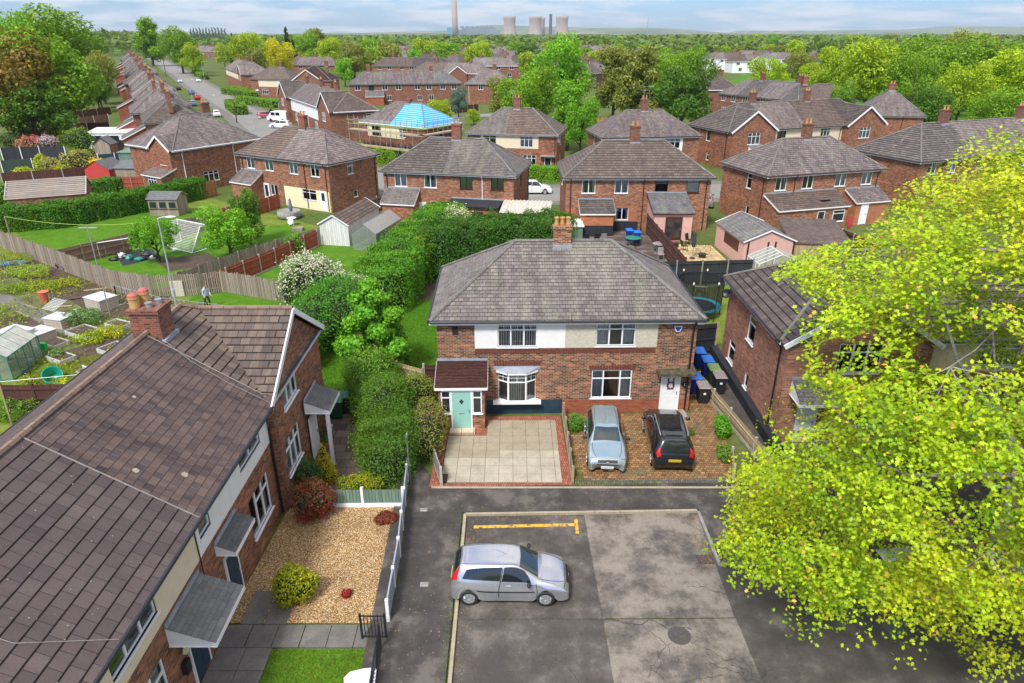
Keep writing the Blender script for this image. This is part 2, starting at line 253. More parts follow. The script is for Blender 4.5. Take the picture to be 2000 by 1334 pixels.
# ---------------- mesh building ----------------
class MB:
    def __init__(s): s.v=[]; s.f=[]; s.m=[]; s.ub={}
    def poly(s,pts,mat=0):
        b=len(s.v); s.v+= [tuple(p) for p in pts]; s.f.append(tuple(range(b,b+len(pts)))); s.m.append(mat)
    def box(s,x0,x1,y0,y1,z0,z1,mat=0):
        b=len(s.v); s.v+=[(x0,y0,z0),(x1,y0,z0),(x1,y1,z0),(x0,y1,z0),(x0,y0,z1),(x1,y0,z1),(x1,y1,z1),(x0,y1,z1)]
        for q in ((0,3,2,1),(4,5,6,7),(0,1,5,4),(1,2,6,5),(2,3,7,6),(3,0,4,7)): s.f.append(tuple(b+i for i in q)); s.m.append(mat)
        return s
    def bar(s,p,q,w,h=None,mat=0,up=(0,0,1)):
        p=Vector(p); q=Vector(q); d=(q-p).normalized(); h=h or w; u=Vector(up)
        if abs(d.dot(u))>0.98: u=Vector((0,1,0))
        a=d.cross(u).normalized()*w/2; c=a.cross(d).normalized()*h/2; b=len(s.v)
        for o in (p,q): s.v+=[tuple(o-a-c),tuple(o+a-c),tuple(o+a+c),tuple(o-a+c)]
        for f in ((0,1,2,3),(7,6,5,4),(0,4,5,1),(1,5,6,2),(2,6,7,3),(3,7,4,0)): s.f.append(tuple(b+i for i in f)); s.m.append(mat)
        return s
    def tube(s,pts,r,n=8,mat=0,cap=True):
        pts=[Vector(p) for p in pts]; rs=r if isinstance(r,(list,tuple)) else [r]*len(pts); b=len(s.v); a=None
        for i,p in enumerate(pts):
            d=(pts[min(i+1,len(pts)-1)]-pts[max(i-1,0)]).normalized()
            if a is None: a=d.cross(Vector((0,0,1)) if abs(d.z)<0.9 else Vector((1,0,0))).normalized()
            a=(a-d*a.dot(d)).normalized(); c=d.cross(a)
            for k in range(n):
                t=2*math.pi*k/n; s.v.append(tuple(p+(a*math.cos(t)+c*math.sin(t))*rs[i]))
        for i in range(len(pts)-1):
            for k in range(n):
                k2=(k+1)%n; s.f.append((b+i*n+k,b+i*n+k2,b+(i+1)*n+k2,b+(i+1)*n+k)); s.m.append(mat)
        if cap:
            s.f.append(tuple(b+k for k in range(n))[::-1]); s.m.append(mat); e=b+(len(pts)-1)*n; s.f.append(tuple(e+k for k in range(n))); s.m.append(mat)
        return s
    def lathe(s,prof,c=(0,0,0),n=12,mat=0):
        b=len(s.v)
        for r,z in prof:
            for k in range(n):
                t=2*math.pi*k/n; s.v.append((c[0]+r*math.cos(t),c[1]+r*math.sin(t),c[2]+z))
        for i in range(len(prof)-1):
            for k in range(n):
                k2=(k+1)%n; s.f.append((b+i*n+k,b+i*n+k2,b+(i+1)*n+k2,b+(i+1)*n+k)); s.m.append(mat)
        s.f.append(tuple(b+k for k in range(n))[::-1]); s.m.append(mat); e=b+(len(prof)-1)*n; s.f.append(tuple(e+k for k in range(n))); s.m.append(mat)
        return s
    def ell(s,c,r,n=12,mm=8,mat=0,fn=None):
        b=len(s.v)
        for i in range(mm+1):
            ph=math.pi*i/mm-math.pi/2
            for k in range(n):
                t=2*math.pi*k/n; v=(math.cos(ph)*math.cos(t),math.cos(ph)*math.sin(t),math.sin(ph)); q=fn(*v) if fn else 1
                s.v.append((c[0]+r[0]*v[0]*q,c[1]+r[1]*v[1]*q,c[2]+r[2]*v[2]*q))
        for i in range(mm):
            for k in range(n):
                k2=(k+1)%n; s.f.append((b+i*n+k,b+i*n+k2,b+(i+1)*n+k2,b+(i+1)*n+k)); s.m.append(mat)
        return s
    def mesh(s,name,mats,smooth=False,uv=True):
        me=bpy.data.meshes.new(name); me.from_pydata(s.v,[],s.f)
        for m in mats: me.materials.append(m)
        if len(mats)>1: me.polygons.foreach_set('material_index',s.m)
        if smooth: me.polygons.foreach_set('use_smooth',[True]*len(s.f))
        if uv and s.f:
            l=me.uv_layers.new(name='UVMap'); co=np.array(s.v,dtype=float); k=[]
            for p in me.polygons:
                n=p.normal
                if p.index in s.ub: u,w=s.ub[p.index]
                elif abs(n.z)>0.985: u=(1,0,0); w=(0,1,0)
                else:
                    L=math.hypot(n.x,n.y) or 1; u=(-n.y/L,n.x/L,0); w=(-n.z*u[1],n.z*u[0],n.x*u[1]-n.y*u[0])
                for vi in p.vertices:
                    x,y,z=s.v[vi]; k.append(x*u[0]+y*u[1]); k.append(x*w[0]+y*w[1]+z*w[2])
            l.data.foreach_set('uv',k)
        me.update(); return me
    def build(s,name,mats,parent=None,smooth=False,loc=None,rz=0,uv=True):
        if not isinstance(mats,(list,tuple)): mats=[mats]
        return link(name,s.mesh(name,mats,smooth,uv),parent,loc,rz)
def link(name,data,parent=None,loc=None,rz=0):
    o=bpy.data.objects.new(name,data); C.objects.link(o)
    if parent: o.parent=parent
    if loc is not None: o.location=loc
    if rz: o.rotation_euler.z=rz
    return o
def tag(o,label=None,cat=None,group=None,kind=None):
    if label: o['label']=label
    if cat: o['category']=cat
    if group: o['group']=group
    if kind: o['kind']=kind
    return o
def thing(name,label,cat,loc=(0,0,0),rz=0,group=None): return tag(link(name,None,None,loc,rz),label,cat,group)
def copytree(o,loc=None,rz=None,label=None,group=None):
    r=o.copy(); C.objects.link(r)
    if loc is not None: r.location=loc
    if rz is not None: r.rotation_euler=(0,0,rz)
    if label: r['label']=label
    if group: r['group']=group
    for ch in list(o.children):
        c=ch.copy(); C.objects.link(c); c.parent=r
        for g in list(ch.children):
            d=g.copy(); C.objects.link(d); d.parent=c
    return r
def struct(name,pts,mat,z,kind='structure'):
    b=MB(); b.poly([(x,y,z) for x,y in pts])
    if b.f:
        a=sum(pts[i][0]*pts[(i+1)%len(pts)][1]-pts[(i+1)%len(pts)][0]*pts[i][1] for i in range(len(pts)))
        if a<0: b.f[0]=b.f[0][::-1]
    return tag(b.build(name,mat),kind=kind)
# ---------------- houses ----------------
def clip(poly,fn):
    out=[]
    for i,p in enumerate(poly):
        q=poly[(i+1)%len(poly)]; a=fn(p); b=fn(q)
        if a>=0: out.append(p)
        if (a>=0)!=(b>=0):
            t=a/(a-b); out.append(p+(q-p)*t)
    return out
def roofplane(mb,poly,course=0.25,step=0.022,mat=0,flat=False):
    poly=[Vector(p) for p in poly]
    if len(poly)<3: return
    n=Vector((0,0,0))
    for i in range(1,len(poly)-1): n+=(poly[i]-poly[0]).cross(poly[i+1]-poly[0])
    if n.z<0: poly=poly[::-1]; n=-n
    n.normalize()
    if flat: mb.poly(poly,mat); return
    u=Vector((-n.y,n.x,0)).normalized(); v=n.cross(u)
    vs=[p.dot(v) for p in poly]; a=math.floor(min(vs)/course)*course; top=max(vs)
    while a<top-1e-4:
        b=a+course
        q=clip(poly,lambda p:p.dot(v)-a+1e-9); q=clip(q,lambda p:b-p.dot(v)) if q else q
        if len(q)>=3:
            mb.ub[len(mb.f)]=(tuple(u),tuple(v)); mb.poly([p+n*step*(1-(p.dot(v)-a)/course) for p in q],mat)
            lo=[p for p in q if abs(p.dot(v)-a)<1e-5]
            if len(lo)>=2:
                lo.sort(key=lambda p:p.dot(u)); p0,p1=lo[0],lo[-1]
                mb.poly([p0-n*0.005,p1-n*0.005,p1+n*step,p0+n*step],mat)
        a=b
def wall_cells(mb,u0,u1,z0,z1,ops,y=0.0,rev=0.11,mat=0):
    us=sorted({u0,u1}|{max(u0,min(u1,x)) for o in ops for x in o[:2]}); zs=sorted({z0,z1}|{max(z0,min(z1,x)) for o in ops for x in o[2:4]})
    for i in range(len(us)-1):
        for j in range(len(zs)-1):
            a,b,c,d=us[i],us[i+1],zs[j],zs[j+1]
            if b-a<1e-5 or d-c<1e-5: continue
            mu,mz=(a+b)/2,(c+d)/2
            if any(o[0]<mu<o[1] and o[2]<mz<o[3] for o in ops): continue
            mb.poly([(a,y,c),(b,y,c),(b,y,d),(a,y,d)],mat)
    if rev:
        for a,b,c,d in [o[:4] for o in ops]:
            if b<u0 or a>u1 or c>=z1 or d<=z0: continue
            mb.poly([(a,y,c),(a,y,d),(a,y+rev,d),(a,y+rev,c)][::-1],mat); mb.poly([(b,y,c),(b,y,d),(b,y+rev,d),(b,y+rev,c)],mat)
            mb.poly([(a,y,d),(b,y,d),(b,y+rev,d),(a,y+rev,d)],mat); mb.poly([(a,y,c),(b,y,c),(b,y+rev,c),(a,y+rev,c)][::-1],mat)
_wc={}
def winmesh(w,h,style,cur,fr,lod):
    k=(round(w,2),round(h,2),style,cur,fr,lod)
    if k in _wc: return _wc[k]
    f=MB(); t=0.052; y0,y1=(0.03,0.09) if lod==0 else (-0.045,0.0); yp=(y0+y1)/2
    x0,x1=-w/2,w/2
    f.box(x0,x0+t,y0,y1,0,h); f.box(x1-t,x1,y0,y1,0,h); f.box(x0+t,x1-t,y0,y1,0,t); f.box(x0+t,x1-t,y0,y1,h-t,h)
    m=0.034; col=[]; zt=h*0.70
    n={'1':1,'2':2,'3':3,'4':4,'w':3,'g':3}[style[0]]
    cols=[x0+w*i/n for i in range(1,n)]
    if style[0]=='w': cols=[x0+w*0.29,x0+w*0.71]
    for c in cols: f.box(c-m,c+m,y0-0.006,y1-0.004,t,h-t)
    if 't' in style: f.box(x0+t,x1-t,y0-0.003,y1-0.008,zt-m*0.8,zt+m*0.8)
    if 'o' in style:   # one top light only
        f.box(cols[0] if cols else x0,x1-t,y0-0.003,y1-0.008,zt-m*0.8,zt+m*0.8)
    if 'b' in style:
        zz=(zt+h)/2; f.box(x0+t,x1-t,yp-0.011,yp+0.009,zz-0.012,zz+0.012); f.box(-0.012,0.012,yp-0.012,yp+0.008,zt,h-t)
    if style[0]=='g':
        e=[x0]+cols+[x1]
        for i in range(3):
            mx=(e[i]+e[i+1])/2; f.box(mx-0.012,mx+0.012,yp-0.012,yp+0.008,zt,h-t); zz=(zt+h)/2; f.box(e[i]+m,e[i+1]-m,yp-0.011,yp+0.009,zz-0.012,zz+0.012)
    fm=f.mesh('window',[M[fr]])
    p=MB(); p.poly([(x0+t/2,yp,t/2),(x1-t/2,yp,t/2),(x1-t/2,yp,h-t/2),(x0+t/2,yp,h-t/2)]); pm=p.mesh('pane',[M['glass'] if lod==0 else M['darkglass']],uv=False)
    s=MB(); s.box(x0-0.05,x1+0.05,-0.07 if lod==0 else -0.09,0.03 if lod==0 else -0.001,-0.05,0.0); sm=s.mesh('sill',[M[fr if fr!='brownframe' else 'brownframe']],uv=False)
    cm=None
    if lod==0:
        q=MB(); q.poly([(x0-0.05,0.45,-0.1),(x1+0.05,0.45,-0.1),(x1+0.05,0.45,h+0.1),(x0-0.05,0.45,h+0.1)],1)  # near-black box added behind the pane, its colour stands for the room's darkness
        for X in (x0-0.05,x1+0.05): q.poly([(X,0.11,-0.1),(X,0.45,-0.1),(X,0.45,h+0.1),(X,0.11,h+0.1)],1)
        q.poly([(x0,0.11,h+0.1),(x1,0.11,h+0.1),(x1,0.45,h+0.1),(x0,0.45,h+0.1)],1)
        def wave(a,b,zb=0.02,mat=0,y=0.19,pitch=0.05):
            N=max(2,int((b-a)/pitch)); pr=None
            for i in range(N+1):
                x=a+(b-a)*i/N; yy=y+(0.02 if i%2 else -0.02)
                if pr: q.poly([(pr[0],pr[1],zb),(x,yy,zb),(x,yy,h),(pr[0],pr[1],h)],mat)
                pr=(x,yy)
        if cur=='s': wave(x0,x0+w*0.2); wave(x1-w*0.2,x1)
        elif cur=='b': wave(x0,x0+w*0.33); wave(x1-w*0.33,x1)
        elif cur in ('f','g'): wave(x0,x1-(0.0 if cur=='f' else w*0.06),mat=0 if cur=='f' else 2)
        elif cur=='h': wave(x0,x1,h*0.55)
        elif cur=='l': wave(x0,x0+w*0.45)
        elif cur=='v':
            X=x0+0.04
            while X<x1: q.box(X,X+0.055,0.16,0.165,0.03,h,0); X+=0.11
        cm=q.mesh('curtain',[M['curtain'],M['dark_backing'],M['gcurtain']],uv=False)
    _wc[k]=(fm,pm,sm,cm); return _wc[k]
SIDE={'front':(lambda w,d:(0,0),0),'right':(lambda w,d:(w,0),90),'back':(lambda w,d:(w,d),180),'left':(lambda w,d:(0,d),-90)}
def put_window(par,x,y,z,rz,w,h,style='2',cur='s',fr='white',lod=0,label=None):
    fm,pm,sm,cm=winmesh(w,h,style,cur,fr,lod)
    f=link('window',fm,par,(x,y,z),rz); link('pane',pm,f); link('sill',sm,f)
    if cm: link('curtain',cm,f)
    if label: f['label']=label
    return f
def put_door(par,x,y,z,rz,w=0.9,h=2.05,mat='white',glass=None,step=True,lod=0,fr='white',label=None):
    b=MB(); b.box(-w/2+0.06,w/2-0.06,-0.02,0.02,0.03,h-0.06)
    for a in (-0.2,0.2):
        if not glass: 
            for z0,z1 in ((0.2,0.85),(1.05,1.8)): b.box(a*w-0.12,a*w+0.12,-0.028,-0.02,z0,z1)
    d=b.build('door',M[mat] if isinstance(mat,str) else mat,par,loc=(x,y,z),rz=rz)
    f=MB(); f.box(-w/2,-w/2+0.06,-0.035,0.04,0,h); f.box(w/2-0.06,w/2,-0.035,0.04,0,h); f.box(-w/2+0.06,w/2-0.06,-0.035,0.04,h-0.06,h); f.build('door_frame',M[fr],d)
    MB().box(w/2-0.17,w/2-0.13,-0.07,-0.02,0.95,1.10).build('handle',M['grey'],d)
    if glass:
        g=MB(); 
        for r in glass: g.box(r[0]*w,r[1]*w,-0.026,-0.02,r[2]*h,r[3]*h)
        g.build('pane',M['darkglass'],d)
    if label: d['label']=label
    return d
def house(name,label,org,rot,w,d,he=5.0,k=0.68,roof=None,wall='brick',front=(),right=(),back=(),left=(),chim=(),gables=(),ends='hh',ov=0.3,lod=0,gut='black',fascia='white',bands=(),ridge='ridge',group=None,cat='house',pipes=(),plinth=None,step=0.022,course=0.25,doors=()):
    ro=R(rot); root=thing(name,label,cat,(org[0],org[1],0),ro,group)
    roof=roof or [(w,'slate')]; hr=he+(d/2+ov)*k; run=d/2+ov
    sides={'front':front,'right':right,'back':back,'left':left}; wb=MB()
    lens={'front':w,'back':w,'left':d,'right':d}
    for sn,(st,deg) in SIDE.items():
        L=lens[sn]; ops=[]
        for q in sides[sn]:
            u,z,ww,hh=q[:4]
            if lod==0: ops.append((u-ww/2,u+ww/2,z,z+hh))
        t=MB(); wall_cells(t,0,L,0,he+0.02,ops,0,0.11)
        sx,sy=st(w,d); a=R(deg); ca,sa=math.cos(a),math.sin(a); b0=len(wb.v)
        wb.v+=[(sx+ca*p[0]-sa*p[1],sy+sa*p[0]+ca*p[1],p[2]) for p in t.v]; wb.f+=[tuple(b0+i for i in f) for f in t.f]; wb.m+=t.m
        for q in sides[sn]:
            u,z,ww,hh=q[:4]; sty=q[4] if len(q)>4 else '2'; cur=q[5] if len(q)>5 else 's'; fr=q[6] if len(q)>6 else 'white'
            if sty!='x': put_window(root,sx+ca*u,sy+sa*u,z,a,ww,hh,sty,cur,fr,lod)
    mats=[]; 
    def mi(n):
        if n not in mats: mats.append(n)
        return mats.index(n)
    rb=MB(); flat=lod>0
    xl=-ov; xr=w+ov; y0=-ov; y1=d+ov
    hl=run-ov if ends[0]=='h' else -ov; hrr=w-(run-ov) if ends[1]=='h' else w+ov
    A=(xl,y0,he);B=(xr,y0,he);Cc=(xr,y1,he);D=(xl,y1,he); E=(hl,d/2,hr); Fp=(hrr,d/2,hr)
    planes=[[A,B,Fp,E],[Cc,D,E,Fp]]
    if ends[0]=='h': planes.append([D,A,E])
    if ends[1]=='h': planes.append([B,Cc,Fp])
    for g in gables:
        u0,u1,pj=g[:3]; gm=g[3] if len(g)>3 else None; half=(u1-u0)/2; hw=he+(half+ov)*k; mid=(u0+u1)/2; yf=-pj-0.18; yr=half
        planes.append([(u0-ov,yf,he),(mid,yf,hw),(mid,yr,hw),(u0-ov,-ov,he)]); planes.append([(u1+ov,yf,he),(u1+ov,-ov,he),(mid,yr,hw),(mid,yf,hw)])
    for pl in planes:
        pl=[Vector(p) for p in pl]; x0=-99
        for xe,mn in roof:
            if mn is roof[-1][1] and xe==roof[-1][0]: xe=99
            q=clip(pl,lambda p:p.x-x0) if x0>-90 else pl
            q=clip(q,lambda p:xe-p.x) if xe<90 and q else q
            if len(q)>=3: roofplane(rb,q,COURSE.get(M[mn].name,course),step,mi(mn),flat)
            x0=xe
    rf=rb.build('roof',[M[m] for m in mats],root)
    # ridge and hip tiles
    t=MB(); rt=0.09
    def rid(p,q,r=rt): t.tube([Vector(p)+Vector((0,0,0.02)),Vector(q)+Vector((0,0,0.02))],r,6)
    rid(E,Fp)
    if ends[0]=='h': rid(A,E); rid(D,E)
    if ends[1]=='h': rid(B,Fp); rid(Cc,Fp)
    for g in gables:
        u0,u1,pj=g[:3]; half=(u1-u0)/2; hw=he+(half+ov)*k; mid=(u0+u1)/2; rid((mid,-pj-0.18,hw),(mid,half,hw))
    t.build('ridge_tiles',M[ridge],root)
    # gable walls
    for i,e in enumerate(ends):
        if e=='g':
            x=0 if i==0 else w; pts=[(x,d,he),(x,0,he),(x,d/2,he+d/2*k+0.02)] if i==0 else [(x,0,he),(x,d,he),(x,d/2,he+d/2*k+0.02)]
            wb.poly(pts)
    gb=MB()
    for g in gables:
        u0,u1,pj=g[:3]; gw=g[4] if len(g)>4 else (); half=(u1-u0)/2; mid=(u0+u1)/2
        ops=[(q[0]-q[2]/2,q[0]+q[2]/2,q[1],q[1]+q[3]) for q in gw] if lod==0 else []
        wall_cells(wb,u0,u1,0,he+0.02,ops,-pj,0.11)
        wb.poly([(u0,-pj,he),(u1,-pj,he),(mid,-pj,he+half*k)]); wb.poly([(u0,0,0),(u0,-pj,0),(u0,-pj,he),(u0,0,he)]); wb.poly([(u1,-pj,0),(u1,0,0),(u1,0,he),(u1,-pj,he)])
        for q in gw: put_window(root,q[0],-pj,q[1],0,q[2],q[3],*(q[4:] if len(q)>4 else ('2','s')),lod=lod) if len(q)<=7 else None
        hw=he+(half+ov)*k; yb=-pj-0.20
        for sx_,ux in ((1,u0-ov),(-1,u1+ov)):
            gb.bar((ux,yb,he-0.08),(mid,yb,hw-0.08),0.05,0.22)
    if gb.f: gb.build('barge_board',M[fascia],root)
    wb.build('wall',M[wall],root)
    for bd in bands:
        u0,u1,z0,z1,mn=bd[:5]; s2=bd[5] if len(bd)>5 else 'front'; pr=bd[6] if len(bd)>6 else 0.025
        st,deg=SIDE[s2]; sx,sy=st(w,d); ops=[(q[0]-q[2]/2,q[0]+q[2]/2,q[1],q[1]+q[3]) for q in sides[s2]] if lod==0 else []
        ops=[o for o in ops if o[0]<u1 and o[1]>u0]
        t=MB(); wall_cells(t,u0,u1,z0,z1,ops,-pr,0.02+pr)
        t.poly([(u0,-pr,z0),(u1,-pr,z0),(u1,0,z0),(u0,0,z0)][::-1]); t.poly([(u0,-pr,z0),(u0,-pr,z1),(u0,0,z1),(u0,0,z0)]); t.poly([(u1,-pr,z0),(u1,-pr,z1),(u1,0,z1),(u1,0,z0)][::-1])
        t.build('render_panel' if mn not in M or 'brick' not in mn else 'brick_band',M[mn],root,loc=(sx,sy,0),rz=R(deg))
    # fascia and gutters
    f=MB(); gs=[]
    z=he
    for (a,b,al) in (((xl,y0),(xr,y0),'f'),((xr,y1),(xl,y1),'b'),((xl,y1),(xl,y0),'l'),((xr,y0),(xr,y1),'r')):
        if (al=='l' and ends[0]=='g') or (al=='r' and ends[1]=='g'):
            X=a[0]; 
            for ya,yb in ((y0,d/2),(y1,d/2)): f.bar((X,ya,he-0.07),(X,yb,hr-0.07),0.05,0.2)
            continue
        gs_=[(a[0],b[0])] if al in 'fb' else []
        seg=[(Vector((a[0],a[1],0)),Vector((b[0],b[1],0)))]
        if al=='f' and gables:
            xs=[xl]; 
            for g in sorted(gables): xs+= [g[0]-ov,g[1]+ov]
            xs.append(xr); seg=[(Vector((xs[i],y0,0)),Vector((xs[i+1],y0,0))) for i in range(0,len(xs),2) if xs[i+1]-xs[i]>0.1]
        for p,q in seg:
            p.z=q.z=z-0.10; f.bar(p,q,0.03,0.17); p2=p.copy(); q2=q.copy(); out=(q-p).normalized().cross(Vector((0,0,1)))
            p2+=out*0.06; q2+=out*0.06; p2.z=q2.z=z-0.03; gs.append((p2,q2))
    # soffit
    f.poly([(xl,y0,he-0.12),(xl,y1,he-0.12),(xr,y1,he-0.12),(xr,y0,he-0.12)])
    f.build('fascia',M[fascia],root)
    if lod<2:
        g2=MB()
        for p,q in gs: g2.tube([p,q],0.06,6)
        g2.build('gutter',M[gut],root)
    for pp in pipes:
        s2,u=pp[:2]; mn=pp[2] if len(pp)>2 else gut; st,deg=SIDE[s2]; sx,sy=st(w,d)
        MB().tube([(u,-0.36,he-0.05),(u,-0.30,he-0.2),(u,-0.07,he-0.5),(u,-0.07,0.1)],0.045,6).build('downpipe',M[mn],root,loc=(sx,sy,0),rz=R(deg))
    for dd in doors:
        s2,u=dd[:2]; st,deg=SIDE[s2]; sx,sy=st(w,d); a=R(deg); put_door(root,sx+math.cos(a)*u+math.sin(a)*0.03,sy+math.sin(a)*u-math.cos(a)*0.03,0.1,a,**(dd[2] if len(dd)>2 else {}))
    for ch in chim:
        chimney(root,*ch,he=he,hr=hr,lod=lod,d=d)
    return root
def side_gable(root,side,wd,u0,u1,proj,he,k,roofm='slate2',wall='brick',ov=0.3,trim='white',up=0.0):
    st,deg=SIDE[side]; sx,sy=st(*wd); half=(u1-u0)/2; mid=(u0+u1)/2; hw=he+(half+ov)*k; b=MB(); y=-proj
    b.poly([(u0,y,0),(u1,y,0),(u1,y,he),(mid,y,he+half*k),(u0,y,he)]); b.poly([(u0,0,0),(u0,y,0),(u0,y,he),(u0,0,he)]); b.poly([(u1,y,0),(u1,0,0),(u1,0,he),(u1,y,he)])
    e=b.build('gable_wing',M[wall],root,loc=(sx,sy,0),rz=R(deg)); r=MB(); yf=y-0.18
    roofplane(r,[(u0-ov,yf,he+.01),(mid,yf,hw+.01),(mid,half,hw+.01),(u0-ov,-ov,he+.01)]); roofplane(r,[(u1+ov,yf,he+.01),(u1+ov,-ov,he+.01),(mid,half,hw+.01),(mid,yf,hw+.01)]); r.build('roof',M[roofm],e)
    t=MB()
    for ux in (u0-ov,u1+ov): t.bar((ux,yf-.02,he-.08),(mid,yf-.02,hw-.08),0.05,0.22)
    t.build('barge_board',M[trim],e); return e
def chimney(root,u,v=None,cw=0.9,cdp=0.55,top=1.35,pots=2,wall='brickdark',he=5,hr=7.6,lod=0,d=7.6,pm='terracotta',zb=None):
    v=d/2 if v is None else v; b=MB(); zt=hr+top; z0=zb or he+1.2
    b.box(u-cw/2,u+cw/2,v-cdp/2,v+cdp/2,z0,zt-0.16); b.box(u-cw/2-0.05,u+cw/2+0.05,v-cdp/2-0.05,v+cdp/2+0.05,zt-0.16,zt)
    c=b.build('chimney',M[wall],root)
    if lod<2:
        b=MB(); zf=hr-cdp/2*0.68-0.02; b.box(u-cw/2-0.05,u+cw/2+0.05,v-cdp/2-0.12,v-cdp/2+0.02,zf-0.12,zf+0.10); b.build('flashing',M['lead'],c)
    for i in range(pots):
        x=u-cw/2+cw*(i+0.5)/pots; p=MB(); p.lathe([(0.11,0),(0.115,0.1),(0.10,0.12),(0.095,0.34),(0.125,0.36),(0.125,0.42),(0.08,0.42)],(x,v,zt),8); p.build('chimney_pot',M['terracotta' if (i+int(u*3))%2 else 'buffpot'],c)
    return c
def leanto(root,side,wd,u0,u1,proj,zl,zh,wall='brick',roofm='slate2',wins=(),door=None,name='extension',trim='white',sidewin=(),lod=0,flatov=0.15,label=None,lower=None):
    st,deg=SIDE[side]; sx,sy=st(*wd); b=MB(); y=-proj
    b.poly([(u0,y,0),(u1,y,0),(u1,y,zl),(u0,y,zl)]); b.poly([(u0,0,0),(u0,y,0),(u0,y,zl),(u0,0,zh)]); b.poly([(u1,y,0),(u1,0,0),(u1,0,zh),(u1,y,zl)])
    e=b.build(name,M[wall],root,loc=(sx,sy,0),rz=R(deg))
    if lower: b=MB(); b.box(u0-0.01,u1+0.01,y-0.01,-0.01,0,lower[0]); b.build('painted_plinth',M[lower[1]],e)
    o=flatov; r=MB(); sl=(zh-zl)/proj; roofplane(r,[(u0-o,y-o,zl-sl*o+0.05),(u1+o,y-o,zl-sl*o+0.05),(u1+o,-0.01,zh+0.05),(u0-o,-0.01,zh+0.05)],0.22,0.02,0,flat=(zh-zl<0.3))
    r.build('roof',M[roofm],e)
    t=MB(); zz=zl-sl*o-0.03
    t.box(u0-o,u1+o,y-o-0.02,y-o+0.01,zz-0.07,zz+0.05)
    for X in (u0-o,u1+o): t.bar((X,y-o,zz),(X,0,zh-0.03),0.03,0.14)
    t.build('trim',M[trim],e); MB().box(u0-o,u1+o,-0.05,-0.012,zh+0.02,zh+0.16).build('flashing',M['lead'],e)
    for q in wins: put_window(e,q[0],y,q[1],0,q[2],q[3],*(list(q[4:])+['2','f'][len(q)-4:] if len(q)<6 else q[4:7]),lod=1)
    if door: put_door(e,door[0],y-0.03,0.05,0,**(door[1] if len(door)>1 else {}))
    if label: e['label']=label
    return e
def canopy(root,side,wd,u,w,proj,zl,zh,roofm='felt',trim='white',name='porch_canopy',y=0,posts=None):
    st,deg=SIDE[side]; sx,sy=st(*wd); b=MB()
    roofplane(b,[(u-w/2,-proj+y,zl),(u+w/2,-proj+y,zl),(u+w/2,y-0.01,zh),(u-w/2,y-0.01,zh)],0.2,0.01,0)
    e=b.build(name,M[roofm],root,loc=(sx,sy,0),rz=R(deg)); t=MB()
    for X in (u-w/2+0.02,u+w/2-0.02):
        t.poly([(X,y-proj,zl-0.01),(X,y,zh-0.01),(X,y,zl-0.14),(X,y-proj,zl-0.14)])
    t.box(u-w/2,u+w/2,y-proj-0.01,y-proj+0.03,zl-0.15,zl-0.01); t.box(u-w/2,u+w/2,y-proj+0.03,y,zl-0.15,zl-0.12); t.build('trim',M[trim],e)
    MB().box(u-w/2,u+w/2,y-0.06,y-0.012,zh,zh+0.12).build('flashing',M['lead'],e)
    for px,py in (posts or ()): MB().box(px-0.07,px+0.07,py-0.07,py+0.07,0,zl-0.14).build('post',M['white'],e)
    return e
# ---------------- foliage ----------------
def leafobj_mesh(name,P,Nn,size,rng,mats,shape='quad',asp=0.62,jit=0.9,midx=None):
    n=len(P); d=Nn+rng.normal(0,jit,(n,3)); d/=np.linalg.norm(d,axis=1)[:,None]+1e-9
    a=np.cross(d,rng.normal(0,1,(n,3))); a/=np.linalg.norm(a,axis=1)[:,None]+1e-9; b=np.cross(d,a)
    s=size*rng.uniform(0.7,1.3,(n,1))
    if shape=='quad': T=[(-0.5,0),(0,-asp/2),(0.5,0),(0,asp/2)]
    elif shape=='maple': T=[(-0.5,0.0),(-0.32,-0.30),(-0.02,-0.20),(0.05,-0.48),(0.2,-0.16),(0.55,0.0),(0.2,0.16),(0.05,0.48),(-0.02,0.20),(-0.32,0.30)]
    elif shape=='blade': T=[(0,-0.06),(0,0.06),(1,0.0)]
    k=len(T); V=np.empty((n,k,3)); fold=0.12
    for i,(x,y) in enumerate(T): V[:,i]=P+a*s*x+b*s*y+d*s*(abs(y)*fold*2)
    me=bpy.data.meshes.new(name); me.vertices.add(n*k); me.vertices.foreach_set('co',V.reshape(-1).astype(np.float32))
    me.loops.add(n*k); me.loops.foreach_set('vertex_index',np.arange(n*k,dtype=np.int32)); me.polygons.add(n)
    me.polygons.foreach_set('loop_start',(np.arange(n)*k).astype(np.int32)); me.polygons.foreach_set('loop_total',np.full(n,k,dtype=np.int32))
    for m in mats: me.materials.append(m)
    if midx is not None: me.polygons.foreach_set('material_index',midx.astype(np.int32))
    me.update(calc_edges=True); return me
def sph(rng,n):
    v=rng.normal(0,1,(n,3)); return v/np.linalg.norm(v,axis=1)[:,None]
